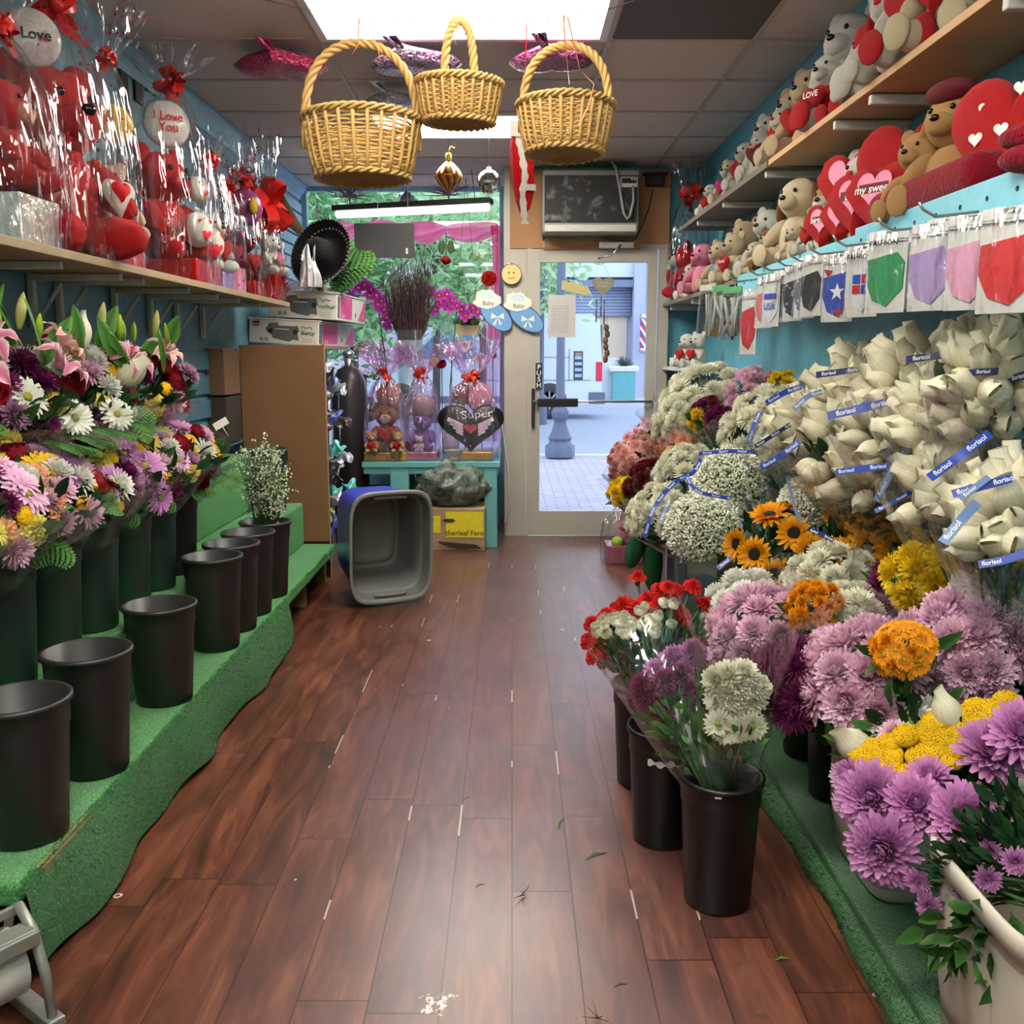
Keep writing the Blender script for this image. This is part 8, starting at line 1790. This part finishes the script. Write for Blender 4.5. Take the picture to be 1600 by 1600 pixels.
for i, (u, v, t_, px, lb) in enumerate(net):
    c = atT(u, v, t_); q = 1.37 / max(1.37, c.x + 1.4 * px * t_ / FPX); c = atT(u, v, t_ * q); b = c + V((.05, .10, -.30)); b.x = min(b.x, 1.28)
    NETS.append(wb(NB, 'cream mums in white net caps, ' + lb, u, v, t_, px, [('net', 'net', 1)], 30, 400 + i, tuple(b), .037, V((-.5, -.55, .7)), F_sl, fol='darkleaf', wr=1.25, cap=1.3, jit=.25, nfol=50, ftop=.7))
# printed blue bands along the sleeve mouths
M_band = mat('royal_blue_print', C(34, 66, 168), .35, var=.05); M_bandd = mat('navy_print', C(22, 36, 92), .4, var=.05); M_bandp = mat('faded_blue_print', C(104, 132, 176), .4, var=.05); M_btxt = mat('white_print', C(232, 236, 240), .5, var=.02)
def band(parent, pts, w, m=M_band, txt=.8):
    P_ = [atT(u, v, t_ * .95) for u, v, t_ in pts]; cv = []
    for i in range(len(P_) - 1):                              # gentle curve through the points
        p0, p1, p2, p3 = P_[max(i - 1, 0)], P_[i], P_[i + 1], P_[min(i + 2, len(P_) - 1)]
        for k in range(8): s = k / 8; cv.append(.5 * ((2 * p1) + (p2 - p0) * s + (2 * p0 - 5 * p1 + 4 * p2 - p3) * s * s + (3 * p1 - p0 - 3 * p2 + p3) * s ** 3))
    cv.append(P_[-1]); eye = V((0, 0, CAM_H)) + V((-.35, .1, .35)); mb, mt = MB(), MB(); org = parent.location; acc = 0; nxt = w * 1.5; vs = []
    for i, p in enumerate(cv):
        d = (cv[min(i + 1, len(cv) - 1)] - cv[max(i - 1, 0)]).normalized(); n_ = (eye - p).normalized(); s = d.cross(n_).normalized(); vs += [p - s * w / 2 - org, p + s * w / 2 - org]
        if i:
            acc += (p - cv[i - 1]).length
            if acc >= nxt and txt:
                acc = 0; nxt = w * 3.9; dd = d if d.x >= 0 else -d; up_ = n_.cross(dd)
                text(mt, 'florisol', frame3(p + n_ * .0022 - org, dd, up_), w * txt, bold=True)
    mb.add(vs, [(2 * i, 2 * i + 1, 2 * i + 3, 2 * i + 2) for i in range(len(cv) - 1)], 0, None, True); b = mb.build('printed_band', m, parent)
    if mt.v: mt.build('lettering', M_btxt, b)
band(NETS[0], [(1293, 650, 2.86), (1390, 628, 2.80), (1497, 601, 2.68)], .024)
band(NETS[2], [(1306, 738, 2.80), (1394, 728, 2.72), (1443, 738, 2.66)], .019)
band(NETS[2], [(1369, 783, 2.74), (1394, 736, 2.70), (1434, 675, 2.70)], .019, M_bandp)
band(NETS[6], [(1452, 747, 2.30), (1500, 712, 2.30), (1547, 677, 2.26)], .022)
band(NETS[6], [(1488, 772, 2.18), (1540, 758, 2.15), (1581, 747, 2.12)], .019)
band(NETS[7], [(1473, 848, 2.05), (1500, 815, 2.05), (1527, 785, 2.03)], .021, M_bandp)
band(NETS[3], [(1491, 614, 2.50), (1545, 602, 2.40), (1602, 586, 2.28)], .019, M_bandd)
band(NETS[9], [(1416, 562, 2.68), (1470, 555, 2.62), (1518, 547, 2.55)], .020, M_bandd)
band(NETS[8], [(1275, 586, 3.15), (1320, 580, 3.10), (1358, 574, 3.08)], .020, M_bandd)
band(NETS[3], [(1515, 643, 2.42), (1563, 623, 2.36)], .019, M_bandd); band(NETS[3], [(1464, 677, 2.50), (1500, 668, 2.46), (1538, 655, 2.42)], .016)
band(NETS[7], [(1529, 882, 1.98), (1565, 876, 1.96), (1602, 864, 1.94)], .016)
band(NETS[2], [(1367, 799, 2.72), (1400, 782, 2.70), (1432, 763, 2.66)], .013); band(NETS[8], [(1340, 603, 3.02), (1378, 600, 2.98)], .017, M_bandd); band(NETS[4], [(1500, 780, 2.14), (1545, 745, 2.14)], .014, M_bandp)
band(NETS[10], [(1480, 588, 2.42), (1520, 582, 2.36), (1560, 580, 2.3)], .016, M_bandd); band(NETS[0], [(1330, 645, 2.9), (1380, 612, 2.92), (1420, 598, 2.9)], .014, M_bandp)
band(g1, [(1007, 840, 3.55), (1022, 794, 3.55), (1053, 755, 3.6), (1084, 737, 3.62), (1095, 716, 3.65)], .016)
band(g1, [(1031, 818, 3.52), (1044, 786, 3.55)], .013, M_bandp); band(g1, [(1071, 742, 3.55), (1092, 768, 3.5), (1143, 779, 3.5)], .013); band(g1, [(1121, 888, 3.3), (1143, 871, 3.3)], .016)
band(g2, [(1092, 709, 3.8), (1136, 705, 3.75), (1178, 706, 3.7)], .015); band(g2, [(1169, 694, 3.72), (1178, 665, 3.74), (1187, 643, 3.75)], .018)
band(NETS[5], [(1197, 630, 3.5), (1225, 614, 3.45), (1252, 604, 3.4)], .020); band(NETS[5], [(1180, 698, 3.4), (1208, 680, 3.35), (1235, 663, 3.3)], .014, M_bandd); band(NETS[5], [(1189, 731, 3.25), (1220, 712, 3.22), (1250, 689, 3.2)], .020); band(NETS[5], [(1240, 640, 3.2), (1262, 620, 3.2), (1285, 612, 3.2)], .017, M_bandp)
band(g3, [(1230, 742, 3.3), (1241, 790, 3.25), (1252, 818, 3.22)], .011, M_bandd, 0); band(g3, [(1262, 826, 3.1), (1285, 836, 3.05), (1302, 844, 3.02)], .013, M_bandd)
# carnations, white spray roses, wrapped mums in the floor buckets
R = random.Random(31); cr = [(997, 902, 3.05, .028, (0, -.2, 1))]
for u, v in ((1044, 918), (1032, 922), (1056, 922), (1083, 917), (974, 944), (962, 950), (990, 948), (1012, 938), (1026, 945), (1044, 942), (1055, 952), (1064, 960), (1070, 966), (1100, 944), (1110, 958), (1116, 974), (1102, 972), (948, 962), (925, 974), (920, 1001), (934, 1004), (943, 1018), (927, 1026), (945, 1033), (1104, 1008), (1098, 1022), (1030, 930), (1000, 955)):
    cr.append((u, v, R.uniform(2.86, 3.05), R.uniform(.026, .034), ((u - 1020) / 140 , -.45, .8)))
hb('carnation_bunch', 'bunch of red carnations in the farthest floor bucket', (.42, 2.86, .30), [('carn', 'red', u, v, t_, s, n_) for u, v, t_, s, n_ in cr], 240, atT(1010, 985, 2.95), (.05, .16), 220, 'darkleaf', fsz=.06)
wr_ = []
for k in range(34):
    a, b = R.random(), R.random(); u = lerp(930, 1052, a); v = lerp(985, 962, a) + (b - .5) * lerp(36, 52, a); wr_.append(('rose', 'cream', u, v, 2.80 + (b - .5) * -.12, R.uniform(.019, .024), ((u - 1000) / 200, -.6, .75)))
hb('spray_rose_bunch', 'bunch of small white spray roses in front of the red carnations', (.43, 2.6, .30), wr_, 241, atT(1010, 1010, 2.78), (.04, .12), 160, 'darkleaf', fsz=.05)
pb = []
for k in range(26): a, b = R.random(), R.random(); rr = math.sqrt(a); pb.append(('mum', 'wine', 1043 + 48 * rr * math.cos(6.28 * b), 1085 + 36 * rr * math.sin(6.28 * b), 2.42, R.uniform(.03, .038), (-.4 + .5 * rr * math.cos(6.28 * b), -.8, .45 - .5 * rr * math.sin(6.28 * b))))
for k in range(12): a = R.random(); pb.append(('fine', 'lilac', lerp(1022, 1092, a), lerp(1040, 1020, a) + R.uniform(-8, 14), 2.55, .036, (-.3, -.6, .8)))
cb = atT(1040, 1070, 2.45); bs_ = V((.50, 2.19, .29))
hb('wrapped_mum_bouquet', 'clear-wrapped bouquet of purple and lilac mums leaning left in the nearest floor bucket', bs_, pb, 242, atT(1050, 1100, 2.42), (.04, .085), 130, 'fern', ((cb - bs_), .06, .14, .46), fsz=.05)
ww = [('big', 'cream', 1150 + 36 * math.sqrt((k + .5) / 15) * math.cos(k * 2.4), 1082 + 40 * math.sqrt((k + .5) / 15) * math.sin(k * 2.4), 2.30, R.uniform(.036, .044), (-.1 + .5 * math.cos(k * 2.4) * k / 15, -.8, .5 - .5 * math.sin(k * 2.4) * k / 15)) for k in range(15)] + [('daisy', 'cream', u, v, 2.26, .034, (-.1, -1, .1)) for u, v in ((1122, 1130), (1150, 1140), (1175, 1135), (1135, 1142))]
cb = atT(1152, 1080, 2.32); bs_ = V((.53, 2.21, .29))
hb('wrapped_mum_bouquet', 'clear-wrapped bouquet of creamy white mums standing in the nearest floor bucket', bs_, ww, 243, atT(1150, 1120, 2.3), (.04, .07), 60, 'fern', ((cb - bs_), .065, .12, .42), fsz=.04)
# wrapped gift basket on the floor by the door
p = atZ(978, 884, 0); g = gift('clear-wrapped gift basket with pink toy on the floor by the door', (p.x, p.y + .14, 0), .13, .15, .38, .52, 61, F_gift, bs=.03, rz=-PI / 2)
foilbox(g, .2, .24, .12, FO['rose']); bear_in(g, .18, T(.02, .0, .12), main='pink', face='cream'); EL('ball', mat('lime_plush', C(160, 200, 60), .8), g, (.06, -.05, .14), (.04, .04, .04), 'green_ball')
t = thing('green_stuffed_toy', 'dark green fuzzy stuffed toy leg hanging behind the wrapped gift basket', 'soft toy', atT(1020, 880, 5.2)); 
for c_, r_ in (((0, 0, 0), (.055, .06, .16)), ((-.10, 0, .08), (.05, .05, .11))): EL('ball', fur('green_plush', C(34, 110, 60)), t, c_, r_, 'leg', RY(.25 if c_[0] < 0 else 0))
# leaf scraps on the floor
for k, (u, v, ln, a, lb) in enumerate(((932, 1340, .07, .5, 'curled grey-green leaf scrap on the floor in front of the floor buckets'), (877, 1288, .06, 1.2, 'thin curled stem scrap on the planks left of the floor buckets'), (815, 1400, .05, .2, 'small green sprig on the floor in the middle of the aisle'), (750, 1386, .025, .4, 'tiny leaf bit on the planks by the worn seam'), (1222, 1501, .035, .1, 'green stem end on the floor in front of the turf'), (970, 1542, .03, .2, 'green stem bit near the lower edge of the floor'), (1190, 1590, .03, -.2, 'yellow-green stem bit at the bottom edge of the photo'), (728, 1250, .03, .8, 'small yellowish leaf bit mid floor'), (935, 1592, .06, -.3, 'feathery green sprig at the bottom edge of the photo'))):
    p = atZ(u, v, 0.004); mb = MB(); R = random.Random(k)
    if k in (2, 8):
        for q in range(6): mb.tube([(0, 0, .002), (R.uniform(-1, 1) * ln * .6, R.uniform(-1, 1) * ln * .6, .012)], [.0015, .0006], 4)
    else: mb.tube([(-ln / 2, 0, .002), (0, ln * .12, .006), (ln / 2, 0, .004)], [.001, ln * .09, .001], 6, flat=.25)
    tag(mb.build('leaf_scrap', mat('scrap_leaf_%d' % (k % 3), [C(84, 96, 74), C(110, 140, 60), C(96, 84, 60)][k % 3], .8), None, T(p) @ rotz(a)), lb, 'leaf')
